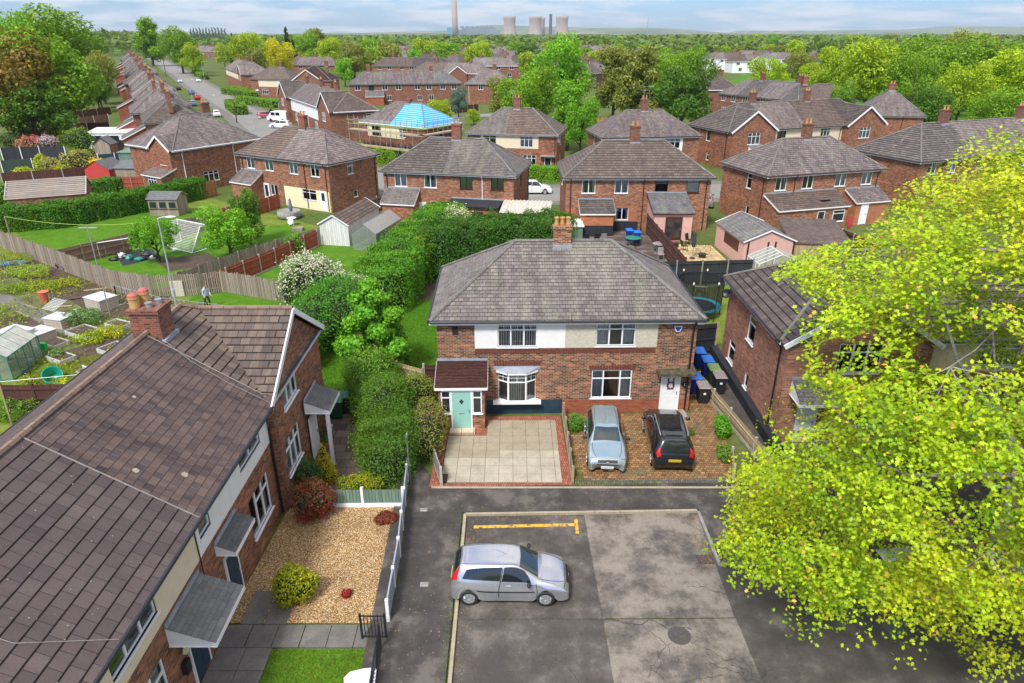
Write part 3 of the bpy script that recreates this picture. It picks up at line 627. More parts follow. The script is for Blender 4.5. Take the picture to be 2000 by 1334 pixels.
def blob_points(rng,blobs,n,thick=0.28,cull=0.72):
    """leaf positions on the outside of a heap of blobs ((x,y,z,rx,rz)...)"""
    B=np.array(blobs); ar=B[:,3]**2; w=ar/ar.sum(); idx=rng.choice(len(B),n,p=w); d=sph(rng,n); B=B.copy()
    rr=(1-thick*rng.random(n)**1.5)*(1+0.13*np.sin(d[:,0]*7+idx*2.1)*np.sin(d[:,1]*6+idx)+0.08*np.sin(d[:,2]*11+idx*3)); sp_=rng.random(n)<0.07; rr=np.where(sp_,rr+rng.uniform(0.05,0.28,n),rr); r=np.stack([B[idx,3],B[idx,3],B[idx,4]],1); P=B[idx,:3]+d*r*rr[:,None]
    keep=np.ones(n,bool)
    for j in range(len(B)):
        q=(P-B[j,:3])/np.array([B[j,3],B[j,3],B[j,4]]); ins=(np.linalg.norm(q,axis=1)<cull)&(idx!=j); keep&=~ins
    P=P[keep]; d=d[keep]; m_=max(4,len(P)//170); s_=rng.choice(len(P),m_); rad=float(np.mean(B[:,3])); cen=P[s_]+d[s_]*rad*rng.uniform(0.08,0.36,(m_,1)); k_=16
    Q=(cen[:,None,:]+rng.normal(0,1,(m_,k_,3))*rad*0.11+d[s_][:,None,:]*rng.uniform(-.3,.15,(m_,k_,1))*rad).reshape(-1,3); DD=np.repeat(d[s_],k_,axis=0)
    return np.concatenate([P,Q]),np.concatenate([d,DD])
def crown_blobs(rng,kind,n):
    """unit tree: height 1, crown radius ~0.42"""
    out=[]
    for i in range(n):
        if kind=='round':
            t=(i+0.5)/n; z=0.30+0.58*t; prof=math.sqrt(max(0.05,1-((z-0.56)/0.42)**2)); a=i*2.4+rng.uniform(-.4,.4); r=0.30*prof*rng.uniform(0.55,1.05); b=rng.uniform(0.12,0.2)
        elif kind=='tall':
            t=(i+0.5)/n; z=0.2+0.72*t; prof=math.sqrt(max(0.05,1-((z-0.5)/0.5)**2)); a=i*2.4+rng.uniform(-.4,.4); r=0.2*prof*rng.uniform(0.4,1.05); b=rng.uniform(0.09,0.15)
        elif kind=='cone':
            t=(i+0.5)/n; z=0.12+0.84*t; a=i*2.4; r=0.22*(1-t)*rng.uniform(0.7,1); b=0.05+0.12*(1-t)
        elif kind=='poplar':
            t=(i+0.5)/n; z=0.1+0.85*t; a=i*2.4; r=0.03; b=0.05+0.05*math.sin(math.pi*t)
        elif kind=='spread':
            t=(i+0.5)/n; z=0.35+0.5*t; prof=math.sqrt(max(0.1,1-((z-0.5)/0.45)**2)); a=i*2.4+rng.uniform(-.4,.4); r=0.42*prof*rng.uniform(0.6,1.05); b=rng.uniform(0.11,0.17)
        out.append((r*math.cos(a),r*math.sin(a),z,b,b*rng.uniform(0.7,0.95)))
    return out
_tp={}
def tree_proto(kind,lod,seed):
    key=(kind,lod,seed)
    if key in _tp: return _tp[key]
    rng=np.random.default_rng(seed*17+lod); nb={'round':15,'tall':16,'cone':14,'poplar':10,'spread':18}[kind]
    bl=crown_blobs(rng,kind,nb); nl={0:26000,1:9000,2:2600}[lod]; ls={0:0.019,1:0.030,2:0.052}[lod]
    if kind=='poplar': nl//=3
    P,D=blob_points(rng,bl,nl,0.45 if kind!='tall' else 0.8,0.6)
    cm=leafobj_mesh('crown',P,D,ls,rng,[M['leaf']],'quad',0.7,0.7)
    t=MB(); t.tube([(0,0,-0.01),(0.005,0,0.2),(-0.01,0.01,0.5),(0,0,0.78)],[0.028,0.02,0.014,0.004],7)
    for i,b in enumerate(bl):
        if i%2==0 and lod<2: t.tube([(0,0,b[2]*0.5),(b[0]*0.5,b[1]*0.5,b[2]*0.8),(b[0]*0.95,b[1]*0.95,b[2])],[0.012,0.008,0.003],5)
    tm=t.mesh('trunk',[M['bark']],uv=False); _tp[key]=(cm,tm); return _tp[key]
GC={'mid':(0.19,0.36,0.018),'bright':(0.32,0.46,0.018),'dark':(0.09,0.20,0.02),'yellow':(0.50,0.50,0.012),'olive':(0.25,0.29,0.05),'deep':(0.045,0.09,0.022),'blue':(0.15,0.24,0.17),'copper':(0.21,0.15,0.028),'lime':(0.36,0.47,0.016),'fresh':(0.17,0.40,0.022)}
TREES=0
def tree(x,y,h,wid,kind='round',col='mid',lod=1,name='tree',label=None,group=None,seed=None,bark=None,z=0):
    global TREES; TREES+=1; seed=(TREES%3) if seed is None else seed
    cm,tm=tree_proto(kind,lod,seed); rnd=random.Random(TREES)
    root=thing(name,label,'tree',(x,y,z),rnd.uniform(0,6.28),group); sc=wid/{'round':0.86,'tall':0.62,'cone':0.6,'poplar':0.26,'spread':1.12}[kind]
    root.scale=(sc,sc,h); c=link('crown',cm,root); k=rnd.uniform(0.88,1.12); g=GC[col] if isinstance(col,str) else col; c.color=(g[0]*k,g[1]*k,g[2],1); link('trunk',tm,root)
    return root
def bush(name,label,x,y,rx,ry,h,col,n=6000,ls=0.06,z=0,group=None,cat='bush',rz=0,nb=9,seed=1,shape='quad',flower=None,fl=0.15,cone=False,core=True):
    rng=np.random.default_rng(int(seed*991+abs(x*13)+abs(y*7))); bl=[]
    for i in range(nb):
        t=(i+0.5)/nb; a=i*2.4
        if cone: bl.append((math.cos(a)*rx*0.25*(1-t),math.sin(a)*ry*0.25*(1-t),h*(0.15+0.75*t),rx*(0.25+0.6*(1-t)),h*0.22)); continue
        r=math.sqrt(t)*0.58; zz=h*(0.42+0.22*(1-t)+rng.uniform(-.06,.08)); bl.append((math.cos(a)*rx*r,math.sin(a)*ry*r,zz,min(rx,ry)*rng.uniform(0.38,0.52)+max(0,(rx+ry-2*min(rx,ry)))*0.05,h*rng.uniform(0.30,0.4)))
    bl.append((0,0,h*0.4,min(rx,ry)*0.7,h*0.4))
    P,D=blob_points(rng,bl,n,0.3,0.75); P[:,2]=np.maximum(P[:,2],0.03)
    mats=[M['leaf']]; mi=None
    if flower: mats.append(flower); mi=((rng.random(len(P))<fl*2*np.clip(P[:,2]/h,0,1))).astype(int)
    root=thing(name,label,cat,(x,y,z),rz,group)
    c=link('foliage',leafobj_mesh('foliage',P,D,ls,rng,mats,shape,0.6,0.7,mi),root); g=GC[col] if isinstance(col,str) else tuple(min(0.8,v*1.3) for v in col); c.color=g+(1,)
    t=MB()
    for i in range(5): a=i*1.26; t.tube([(0.05*math.cos(a),0.05*math.sin(a),0),(rx*0.3*math.cos(a),ry*0.3*math.sin(a),h*0.4),(rx*0.55*math.cos(a),ry*0.55*math.sin(a),h*0.7)],[0.03,0.02,0.006],5)
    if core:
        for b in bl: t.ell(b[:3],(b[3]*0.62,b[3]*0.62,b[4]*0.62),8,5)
    t.build('stems',M['stem_core'],root,uv=False)  # stems plus dark solid blobs filling the space behind the leaves
    return root
M['stem_core']=simple('dark_stem_and_core',(0.022,0.035,0.010),0.95,var=0.3)
def hedge(name,label,pts,wid,h,col,n=9000,ls=0.08,group=None,bumpy=0.12,z=0,seed=3):
    """clipped hedge following a polyline"""
    rng=np.random.default_rng(seed); P=[];D=[]; root=thing(name,label,'hedge',(pts[0][0],pts[0][1],z),0,group); L=[math.dist(pts[i],pts[i+1]) for i in range(len(pts)-1)]; core=MB()
    ox,oy=pts[0]
    for i,l in enumerate(L):
        a=np.array(pts[i]);b=np.array(pts[i+1]); d=(b-a)/l; nn=np.array([-d[1],d[0]]); k=int(n*l/sum(L)); t=rng.random(k)*l
        per=2*h+wid; q=rng.random(k)*per; s=np.where(q<h,-wid/2,np.where(q<h+wid,q-h-wid/2,wid/2)); zz=np.where(q<h,q,np.where(q<h+wid,h,per-q))
        w=bumpy*(np.sin(t*1.7+s)+np.sin(t*4.1+zz*2)+rng.normal(0,0.6,k)); nx=np.where(q<h,-1,np.where(q<h+wid,0,1)); nz=np.where((q>=h)&(q<h+wid),1.0,0.15)
        x=a[0]+d[0]*t+nn[0]*(s+nx*w*0.7)-ox; y=a[1]+d[1]*t+nn[1]*(s+nx*w*0.7)-oy
        P.append(np.stack([x,y,np.maximum(0.03,zz+w*0.7*nz)],1)); D.append(np.stack([nn[0]*nx,nn[1]*nx,nz+0*t],1))
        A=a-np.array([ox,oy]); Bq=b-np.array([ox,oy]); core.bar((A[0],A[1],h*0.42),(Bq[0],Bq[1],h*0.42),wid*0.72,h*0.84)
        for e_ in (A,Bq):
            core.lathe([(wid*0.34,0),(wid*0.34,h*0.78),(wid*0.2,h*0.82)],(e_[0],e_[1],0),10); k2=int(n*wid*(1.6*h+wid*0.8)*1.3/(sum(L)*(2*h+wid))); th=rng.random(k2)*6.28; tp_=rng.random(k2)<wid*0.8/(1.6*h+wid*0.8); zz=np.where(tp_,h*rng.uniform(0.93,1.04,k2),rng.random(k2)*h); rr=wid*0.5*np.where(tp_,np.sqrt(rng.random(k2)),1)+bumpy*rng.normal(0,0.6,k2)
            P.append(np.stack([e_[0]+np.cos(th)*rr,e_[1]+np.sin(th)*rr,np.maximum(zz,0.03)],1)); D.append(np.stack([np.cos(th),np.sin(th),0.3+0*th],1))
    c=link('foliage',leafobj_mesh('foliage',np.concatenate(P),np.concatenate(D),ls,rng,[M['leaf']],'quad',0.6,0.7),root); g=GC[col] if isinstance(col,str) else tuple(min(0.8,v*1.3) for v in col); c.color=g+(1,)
    core.build('stems',M['stem_core'],root,uv=False); return root  # dark solid core filling the hedge behind its leaf shell, no separate stems
def stuff_leaves(name,P,size,col,kind='quad',up=1.0,jit=0.8,seed=1,mat=None,label=None,cat=None):
    rng=np.random.default_rng(seed); D=np.tile([0,0,up],(len(P),1)); o=link(name,leafobj_mesh(name,P,D,size,rng,[mat or M['leaf']],kind,0.6,jit)); o.color=(col+(1,)) if len(col)==3 else col
    return tag(o,label,cat,kind='stuff')
def inpoly(rng,poly,n):
    p=np.array(poly); mn=p.min(0); mx=p.max(0); q=rng.uniform(mn,mx,(n*4,2)); ins=np.zeros(n*4,bool); j=len(p)-1
    for i in range(len(p)):
        c=((p[i,1]>q[:,1])!=(p[j,1]>q[:,1]))&(q[:,0]<(p[j,0]-p[i,0])*(q[:,1]-p[i,1])/(p[j,1]-p[i,1]+1e-12)+p[i,0]); ins^=c; j=i
    return q[ins][:n]
# ---------------- fences ----------------
def fence(name,label,pts,h,board,post='conc_post',sp=1.85,ph=None,base=0.0,style='close',group=None,bw=0.1,cat='fence',seed=1,th=0.03,rail=True,top=None):
    rnd=random.Random(seed); root=thing(name,label,cat,(pts[0][0],pts[0][1],0),0,group); ox,oy=pts[0]; ph=ph or h+0.08; first=True
    for i in range(len(pts)-1):
        a=Vector((pts[i][0]-ox,pts[i][1]-oy,0)); b=Vector((pts[i+1][0]-ox,pts[i+1][1]-oy,0)); L=(b-a).length; n=max(1,round(L/sp)); d=(b-a)/L; nn=Vector((-d.y,d.x,0)); ang=math.atan2(d.y,d.x)
        for k in range(n):
            p=a+d*(L*k/n); q=a+d*(L*(k+1)/n); s=L/n
            if post and (first or k>0 or i>0):
                MB().box(-0.05,0.05,-0.05,0.05,0,ph).build('post',M[post],root,loc=p,rz=ang)
            first=False; m=MB()
            if style=='close':
                m.box(0.05,s-0.05,-th/2,th/2,base,h)
                if rail:
                    for z in (base+0.25,(base+h)/2,h-0.2): m.box(0.05,s-0.05,-th/2-0.05,-th/2,z-0.04,z+0.04)
            elif style in('picket','gap'):
                x=0.05
                while x<s-0.04:
                    w_=bw*rnd.uniform(0.85,1.1); t=rnd.uniform(-.05,.05)*(1 if style=='picket' else 0.4); hh=h+rnd.uniform(-.06,.06); y_=rnd.uniform(-.01,.01); m.box(x,x+w_,-0.012+y_,0.012+y_,base+0.03,hh); x+=w_+(0.018 if style=='picket' else 0.05)
                for z in (base+0.4,h-0.35): m.box(0,s,0.014,0.06,z-0.04,z+0.04)
            elif style=='slat':
                z=base+0.05
                while z<h-0.1: m.box(0.03,s-0.03,-0.012,0.012,z,z+0.12); z+=0.15
            m.build('panel',M[board],root,loc=p,rz=ang)
            if base>0: MB().box(0.05,s-0.05,-0.035,0.035,0,base).build('gravel_board',M[post or 'conc_post'],root,loc=p,rz=ang)
    if post: MB().box(-0.05,0.05,-0.05,0.05,0,ph).build('post',M[post],root,loc=b)
    return root
def shed(name,label,x,y,rz,w,d,he,hr,wall='fgrey',roofm='felt',cat='shed',ridge='x',door=True,wins=0,group=None,board=0.0,trim=None,frontmat=None,ov=0.12):
    root=thing(name,label,cat,(x,y,0),rz,group); b=MB()
    b.poly([(0,0,0),(w,0,0),(w,0,he),(0,0,he)]); b.poly([(w,0,0),(w,d,0),(w,d,he),(w,0,he)]) ; b.poly([(w,d,0),(0,d,0),(0,d,he),(w,d,he)]); b.poly([(0,d,0),(0,0,0),(0,0,he),(0,d,he)])
    r=MB(); 
    if ridge=='x':
        b.poly([(0,d,he),(0,0,he),(0,d/2,hr)]); b.poly([(w,0,he),(w,d,he),(w,d/2,hr)]); s=(hr-he)/(d/2)*ov
        roofplane(r,[(-ov,-ov,he-s),(w+ov,-ov,he-s),(w+ov,d/2,hr),(-ov,d/2,hr)],0.3,0.015,0); roofplane(r,[(w+ov,d+ov,he-s),(-ov,d+ov,he-s),(-ov,d/2,hr),(w+ov,d/2,hr)],0.3,0.015,0)
    elif ridge=='y':
        b.poly([(0,0,he),(w,0,he),(w/2,0,hr)]); b.poly([(w,d,he),(0,d,he),(w/2,d,hr)]); s=(hr-he)/(w/2)*ov
        roofplane(r,[(-ov,-ov,he-s),(w/2,-ov,hr),(w/2,d+ov,hr),(-ov,d+ov,he-s)],0.3,0.015,0); roofplane(r,[(w+ov,-ov,he-s),(w+ov,d+ov,he-s),(w/2,d+ov,hr),(w/2,-ov,hr)],0.3,0.015,0)
    else:
        b.poly([(0,0,he),(w,0,he),(w,0,hr)]) if False else None
        r.poly([(-ov,-ov,he+0.03),(w+ov,-ov,he+0.03),(w+ov,d+ov,hr+0.03),(-ov,d+ov,hr+0.03)]); r.box(-ov,w+ov,-ov,-ov+0.03,he-0.06,he+0.025); b.poly([(w,0,he),(w,d,he),(w,d,hr)]); b.poly([(0,d,he),(0,0,he),(0,d,hr)]); b.poly([(0,d,he),(w,d,he),(w,d,hr),(0,d,hr)])
    b.build('wall',M[wall],root); r.build('roof',M[roofm],root)
    if trim:
        t=MB()
        if ridge=='y':
            for Y in (-ov-0.01,d+ov+0.01):
                for X in (-ov,w+ov): t.bar((X,Y,he-0.03),(w/2,Y,hr-0.03),0.03,0.1)
        elif ridge=='x':
            for X in (-ov-0.01,w+ov+0.01):
                for Y in (-ov,d+ov): t.bar((X,Y,he-0.03),(X,d/2,hr-0.03),0.03,0.1)
        t.build('trim',M[trim],root)
    if door: put_door(root,w*0.5,-0.03,0.02,0,w=min(0.9,w*0.5),h=min(1.8,he*0.95),mat=wall,fr=trim or wall)
    for i in range(wins): put_window(root,w*(i+0.5)/wins,0,he*0.45,0,w/wins*0.8,he*0.4,'1','n',trim or 'white',lod=1)
    return root
# ---------------- ground, roads, paving ----------------
struct('ground',[(-9000,-60),(9000,-60),(9000,12300),(-9000,12300)],M['ground'],0.0)
struct('lawn_area',[(-75,26),(-9.2,26),(-9.2,44),(-12,60),(-20,66),(-35,78),(-75,78)],M['grassyel'],0.004)
struct('asphalt_pavement',[(-4.25,2),(24,2),(24,18.72),(7.75,18.72),(7.30,18.72),(7.30,21.5),(-1.75,21.5),(-1.75,2)],M['asphalt'],0.004) if False else None
struct('pavement',[(-4.0,4),(-1.72,4),(-1.78,21.35),(7.2,21.6),(7.2,18.75),(30,18.75),(30,24),(9.4,23.5),(-2.75,23.05),(-4.35,25.0),(-5.1,28.9),(-4.35,29.2),(-4.3,32),(-6.5,32),(-7.6,34.3),(-9.4,36.3),(-9.9,35.9),(-8.0,33.2),(-5.6,29.5),(-4.75,25.1)],M['asphalt'],0.12) if False else None
def slabsheet(name,pts,mat,z,zb=0.0,kind='structure'):
    b=MB(); a=sum(pts[i][0]*pts[(i+1)%len(pts)][1]-pts[(i+1)%len(pts)][0]*pts[i][1] for i in range(len(pts)))
    if a<0: pts=pts[::-1]
    b.poly([(x,y,z) for x,y in pts]); n=len(pts)
    for i in range(n):
        p,q=pts[i],pts[(i+1)%n]; b.poly([(p[0],p[1],zb),(q[0],q[1],zb),(q[0],q[1],z),(p[0],p[1],z)])
    return tag(b.build(name,M[mat]),kind=kind)
struct('soil_bed',[(-50,60),(-36,51.5),(-28.3,46.0),(-21,44),(-12,40),(-14,33),(-17,30),(-24,33.2),(-26,36),(-34,36),(-60,40)],M['weedy'],0.011)
slabsheet('pavement',[(-4.05,2),(-1.87,2),(-1.95,21.5),(7.33,21.72),(7.36,18.6),(30,18.6),(30,24.3),(9.6,23.5),(2.4,23.25),(-2.75,23.05),(-3.05,23.2),(-4.35,25.6),(-5.0,29.0),(-4.6,31.3),(-6.6,33.3),(-9.4,36.8),(-9.9,36.2),(-7.3,33.0),(-4.75,25.1)],'asphalt',0.10)
def kerbline(pts,mat='kerb',w=0.11,z=0.115,name='kerb'):
    b=MB()
    for i in range(len(pts)-1):
        p=Vector(pts[i]+(z/2,));q=Vector(pts[i+1]+(z/2,)); L=(q-p).length; n=max(1,int(L/0.92)); d=(q-p)/n
        for k in range(n): b.bar(p+d*k+d*0.006/d.length,p+d*(k+1)-d*0.006/d.length,w,z)
    return tag(b.build(name,M[mat]),kind='structure')
kerbline([(-1.75,2),(-1.82,21.4),(7.25,21.62)]); kerbline([(7.27,21.55),(7.30,18.66),(30,18.6)],'kerbgrey')
struct('road',[(-1.8,0),(40,0),(40,18.6),(7.3,18.6),(7.25,21.6),(-1.8,21.4)],M['baywet'],0.006)
struct('parking_bay',[(-1.7,16.25),(2.88,16.27),(2.77,21.5),(-1.75,21.38)],M['baydark'],0.014)
struct('parking_bay',[(2.92,16.27),(7.15,16.32),(7.22,21.58),(2.81,21.5)],M['baylight'],0.014)
struct('parking_bay',[(2.98,9),(7.35,9),(7.18,16.28),(2.92,16.23)],M['baylight'],0.014)
struct('parking_bay',[(-1.7,9),(2.94,9),(2.88,16.23),(-1.7,16.21)],M['baywet'],0.014)
struct('road',[(7.38,9),(20,9),(20,18.5),(7.35,18.5),(7.2,16.3)],M['baywet'],0.010)
for (x0,y0,x1,y1,w) in ((-1.45,20.72,2.42,20.86,0.16),(2.45,20.35,2.46,21.2,0.13)):
    b=MB(); b.bar((x0,y0,0.018),(x1,y1,0.018),w,0.004); tag(b.build('road_marking',M['yellow']),kind='structure')
# driveways
struct('driveway',[(-3.4,23.1),(2.5,23.25),(2.35,28.85),(-3.4,28.75)],M['brickedge'],0.104)
def slabs():
    b=MB(); rnd=random.Random(4); s=0.60
    for i in range(9):
        for j in range(9):
            x=-2.95+i*s; y=23.42+j*s
            if x+s>2.05+0.1*0: 
                if x>2.0: continue
            if j>=6 and i<3: continue
            if j>=7 and i<4 and False: continue
            x1=min(x+s-0.016,2.08-0.0); y1=y+s-0.016
            if j==8: y1=min(y1,28.4)
            if x1-x<0.1 or y1-y<0.1: continue
            lx=x
            if y<23.9 and i==0: lx=x+0.25
            b.box(lx,x1,y,y1,0.09,0.115+rnd.uniform(-.002,.002),0 if j<3 or (j<4 and i>3) else 1)
    m2=groundm('beige_slab_old',[(0.3,(0.25,0.21,0.145)),(0.7,(0.37,0.32,0.23))],1.5,30); m1=groundm('beige_slab',[(0.35,(0.30,0.27,0.20)),(0.65,(0.45,0.41,0.32))],1.2,30)
    tag(b.build('driveway',[m1,m2]),kind='structure'); struct('driveway',[(-3.0,23.38),(2.08,23.42),(2.08,28.4),(-1.1,28.4),(-1.1,27.0),(-3.0,27.0)],M['soil'],0.107)
slabs()
struct('driveway',[(2.62,23.27),(9.3,23.45),(9.5,25),(10.1,28),(10.0,33),(8.9,33),(8.8,29.1),(2.5,28.95)],M['blockpave'],0.105)
tag(MB().box(-3.3,9.3,23.02,23.14,0,0.112).build('kerb',M['kerb']),kind='structure')
b=MB(); b.bar((2.6,23.42,0.108),(9.25,23.58,0.108),0.22,0.01); tag(b.build('driveway',[brick('grey_block_edge',(0.12,0.12,0.115),(0.18,0.18,0.17),(0.04,0.04,0.03),0.1,0.21)]),kind='structure')
struct('path',[(10.6,22),(12.0,22),(12.0,37),(10.5,37)],M['baywet'],0.02)
tag(MB().box(11.55,11.95,22,36.5,0,0.55).build('path',M['blackpaint']),kind='structure')
# gravel garden, paths and lawns on the left
tag(struct('gravel_garden',[(-9.1,16.05),(-4.05,16.05),(-4.15,21.9),(-8.8,21.8)],M['gravel'],0.05),kind='structure')
b=MB(); rnd=random.Random(8)
for i in range(6): b.box(-9.0+i*0.83+rnd.uniform(0,.02),-9.0+(i+1)*0.83-0.02,15.12,15.98,0,0.06)
for i in range(8): b.box(-8.95,-8.1,8.4+i*0.84,8.4+(i+1)*0.84-0.02,0,0.055); b.box(-8.08,-7.3,8.4+i*0.84,8.4+(i+1)*0.84-0.02,0,0.057) if i<8 else None
for i in range(2): b.box(-8.6+i*0.75,-7.9+i*0.75,16.0,17.4,0,0.075)
tag(b.build('path',M['slab']),kind='structure')
struct('lawn',[(-7.25,5),(-4.2,5),(-4.25,15.08),(-7.28,15.08)],M['grass'],0.03)
struct('patio',[(-8.6,21.95),(-5.6,22.2),(-6.2,29.6),(-8.7,31)],M['patio'],0.04)
struct('lawn',[(-12,30.5),(-4.3,31.2),(-3.8,28.9),(-3.7,37.5),(-3.5,46),(-9,46),(-22,46)],M['grass'],0.008)
struct('lawn',[(-22.6,44.6),(-9.5,44.0),(-9,52),(-16.5,61),(-24.2,50.5)],M['grass'],0.012)
struct('lawn',[(-36,52.2),(-24,45.5),(-23.3,48),(-17,62),(-22,66),(-27,63),(-34,58.5)],M['grass'],0.012)
struct('lawn',[(-48,64),(-36.5,53.0),(-27,64.5),(-33,71.5),(-40,71)],M['grass'],0.012)
struct('lawn',[(9.8,37.5),(19,37.5),(19,48.2),(9.5,47.5)],M['grassyel'],0.012)
struct('path',[(11.2,37),(12.1,37),(13.0,42.5),(12.3,43)],M['slab'],0.016)
struct('patio',[(13.2,48.3),(17.9,48.8),(17.6,58.5),(13.6,59)],M['yelpatio'],0.016)
struct('patio',[(6,49),(12.8,49),(12.8,63),(4,63)],M['patio'],0.016)
struct('soil_bed',[(-9,44.5),(-3.6,44.5),(-3.6,49),(-9,49)],M['soil'],0.014)
# allotment soil
for pl in ([(-42,53),(-31.5,44.5),(-28,47),(-38,55)],[(-36,39.6),(-32.5,36.2),(-27.8,39.3),(-32,42.6)],[(-31.2,45.0),(-27.2,41.6),(-22.5,41.8),(-24.5,45.8),(-28.5,46.4)],[(-26.5,36.5),(-24.5,34.8),(-20.5,37.5),(-22.5,40)],[(-29.5,54.2),(-27.0,51.2),(-23.6,53.6),(-26,56.2)]):
    struct('soil_bed',pl,M['soil'],0.016)
struct('path',[(-40,47.5),(-39.2,48.2),(-27.0,39.6),(-27.8,38.8)],M['slab'],0.02)
# roads further out
def roadstrip(cl,w,mat,z,name='road'):
    b=MB(); L=[];Rr=[]
    for i,p in enumerate(cl):
        a=Vector(cl[max(i-1,0)]);c=Vector(cl[min(i+1,len(cl)-1)]); d=(c-a).normalized(); n=Vector((-d.y,d.x))*w/2; L.append(Vector(p)+n);Rr.append(Vector(p)-n)
    for i in range(len(cl)-1): b.poly([(*L[i],z),(*L[i+1],z),(*Rr[i+1],z),(*Rr[i],z)][::-1])
    return tag(b.build(name,M[mat]),kind='structure')
ST=[(140,118),(60,96),(36,84),(20,80.5),(3,79.5),(-13,84),(-27,98),(-38,117),(-45.5,134),(-52,147),(-62,167),(-105,247),(-150,332),(-240,502),(-330,672)]
roadstrip(ST,11,'slab',0.02,'pavement'); roadstrip(ST,7.2,'road',0.03)
roadstrip([(-44,136),(-30,148),(-20,158),(0,166)],6,'road',0.034)
struct('grass_field',[(60,150),(90,118),(240,118),(340,420),(140,420),(75,260)],M['grass'],0.03)
roadstrip([(62,134),(90,140),(130,150),(200,160)],3,'slab',0.05,'path')
# ---------------- hills ----------------
def hills():
    b=MB(); rng=random.Random(5); N=90; rows=[(5200,0),(6200,20),(7400,62),(9000,95),(12000,105)]; g=[]
    for y,h in rows:
        for i in range(N+1):
            x=-8500+17000*i/N; e=0.55+0.45*math.sin(x*0.0009+1.4)+0.18*math.sin(x*0.003+y); e=max(0.12,e) if x<3500 else max(0.5,e); g.append((x,y,h*e*(0.55 if x<-500 else 1)))
    b.v=g
    for j in range(len(rows)-1):
        for i in range(N): a=j*(N+1)+i; b.f.append((a,a+1,a+N+2,a+N+1)); b.m.append(0)
    m=MT('hill_fields'); co=m.coord(); v=m.n('ShaderNodeTexVoronoi',_Vector=co,_Scale=0.004); s=m.n('ShaderNodeSeparateColor'); m.t.links.new(v.outputs['Color'],s.inputs[0])
    b.build('hills',m.pr(m.ramp(s.outputs[0],[(0.0,(0.05,0.09,0.03)),(0.4,(0.10,0.16,0.05)),(0.7,(0.22,0.22,0.12)),(1.0,(0.06,0.09,0.04))]),0.9),uv=False,smooth=True)['kind']='structure'
hills()
# ---------------- the houses ----------------
U=lambda xs,z,w,h,*r:[(x,z,w,h)+r for x in xs]
# centre pair
H0=house('semi_detached_house','brick pair with lichened slate roof, mint door and bay window behind the driveways',(-3.5,29.2),1.0,12.2,7.4,he=5.05,k=0.66,roof=[(99,'slate')],wall='brickmain',
  front=[(3.75,3.6,1.85,1.24,'gt','v'),(8.38,3.62,1.86,1.22,'3t','b'),(8.32,0.82,1.95,1.52,'wt','b'),(3.74,0.85,1.7,1.44,'x')],right=[(3,3.4,0.8,1.1,'1','s')],left=[(3,3.4,0.8,1.1,'1','s')],back=U((2,5,8,11),3.5,1.2,1.2),
  chim=[(6.05,None,0.86,0.55,0.78,3,'brickmain')],bands=[(1.75,6.0,3.55,5.0,'whitepaint'),(6.0,10.35,3.55,5.0,'pebble'),(2.25,5.95,0.0,0.78,'navy','front',0.04),(5.96,12.2,0,0.76,'brickred','front',0.03)],
  pipes=[('front',12.0)],doors=(('front',11.2,dict(w=0.95,h=2.05,mat='white',label='white panelled front door with round wreath')),),step=0.016,course=0.23)


leanto(H0,'front',(12.2,7.4),0.08,2.2,1.62,2.40,2.88,wall='brickpink',roofm='porchtile',name='porch',trim='white')
po=[c for c in H0.children if c.name.startswith('porch')][0]
M['mint']=simple('mint_door',(0.27,0.53,0.46),0.35,var=0.03)
put_door(po,1.14,-1.66,0.12,0,w=0.98,h=2.08,mat='mint',glass=[],label='mint green front door with black diamond pane')
d_=MB(); s3=0.11; d_.poly([(1.14-s3,-1.69,1.62),(1.14,-1.69,1.62-s3*1.3),(1.14+s3,-1.69,1.62),(1.14,-1.69,1.62+s3*1.3)]); d_.build('door_pane',M['darkglass'],po)
MB().box(1.0,1.28,-1.70,-1.685,0.98,1.03).build('letter_box',M['grey'],po)
for X in (0.42,1.86): put_window(po,X,-1.625,0.98,0,0.44,1.2,'1t','n',lod=1)
MB().box(0.55,1.75,-2.1,-1.63,0,0.22).build('door_step',M['paving'],po)
# bay window
def bay(root):
    x0,x1,pj=2.78,4.70,0.34; z0,z1=0.82,2.32; pts=[(x0,0),(x0+0.52,-pj),(x1-0.52,-pj),(x1,0)]
    b=MB()
    for i in range(3):
        (ax,ay),(bx,by)=pts[i],pts[i+1]; L=math.hypot(bx-ax,by-ay); a=math.atan2(by-ay,bx-ax); put_window(root,(ax+bx)/2,(ay+by)/2,z0,a,L-0.01,z1-z0,'1tb','v',lod=0)
        b.bar((ax,ay,z1+0.04),(bx,by,z1+0.04),0.16,0.10); 
    for i in range(3):
        (ax,ay),(bx,by)=pts[i],pts[i+1]; b.poly([(ax,ay,z0),(ax,ay,0.7),(bx,by,0.7),(bx,by,z0)][::-1])
    w=b.build('bay_frame',M['white'],root)
    r=MB(); q=[(x0-0.12,0),(x0+0.48,-pj-0.09),(x1-0.48,-pj-0.09),(x1+0.12,0)]
    for i in range(3): r.poly([(*q[i],z1+0.09),(*q[i+1],z1+0.09),((x0+x1)/2+0.6*(1 if q[i+1][0]>(x0+x1)/2+0.3 else -1) if False else q[i+1][0],0,z1+0.26),(q[i][0],0,z1+0.26)])
    r.box(x0-0.15,x1+0.15,-0.03,-0.028,z1+0.1,z1+0.3); r.build('bay_roof',M['lead'],root)
    s=MB(); s.box(x0-0.2,x1+0.2,-0.42,-0.05,z0-0.09,z0-0.02); s.build('sill',M['white'],w)
bay(H0)
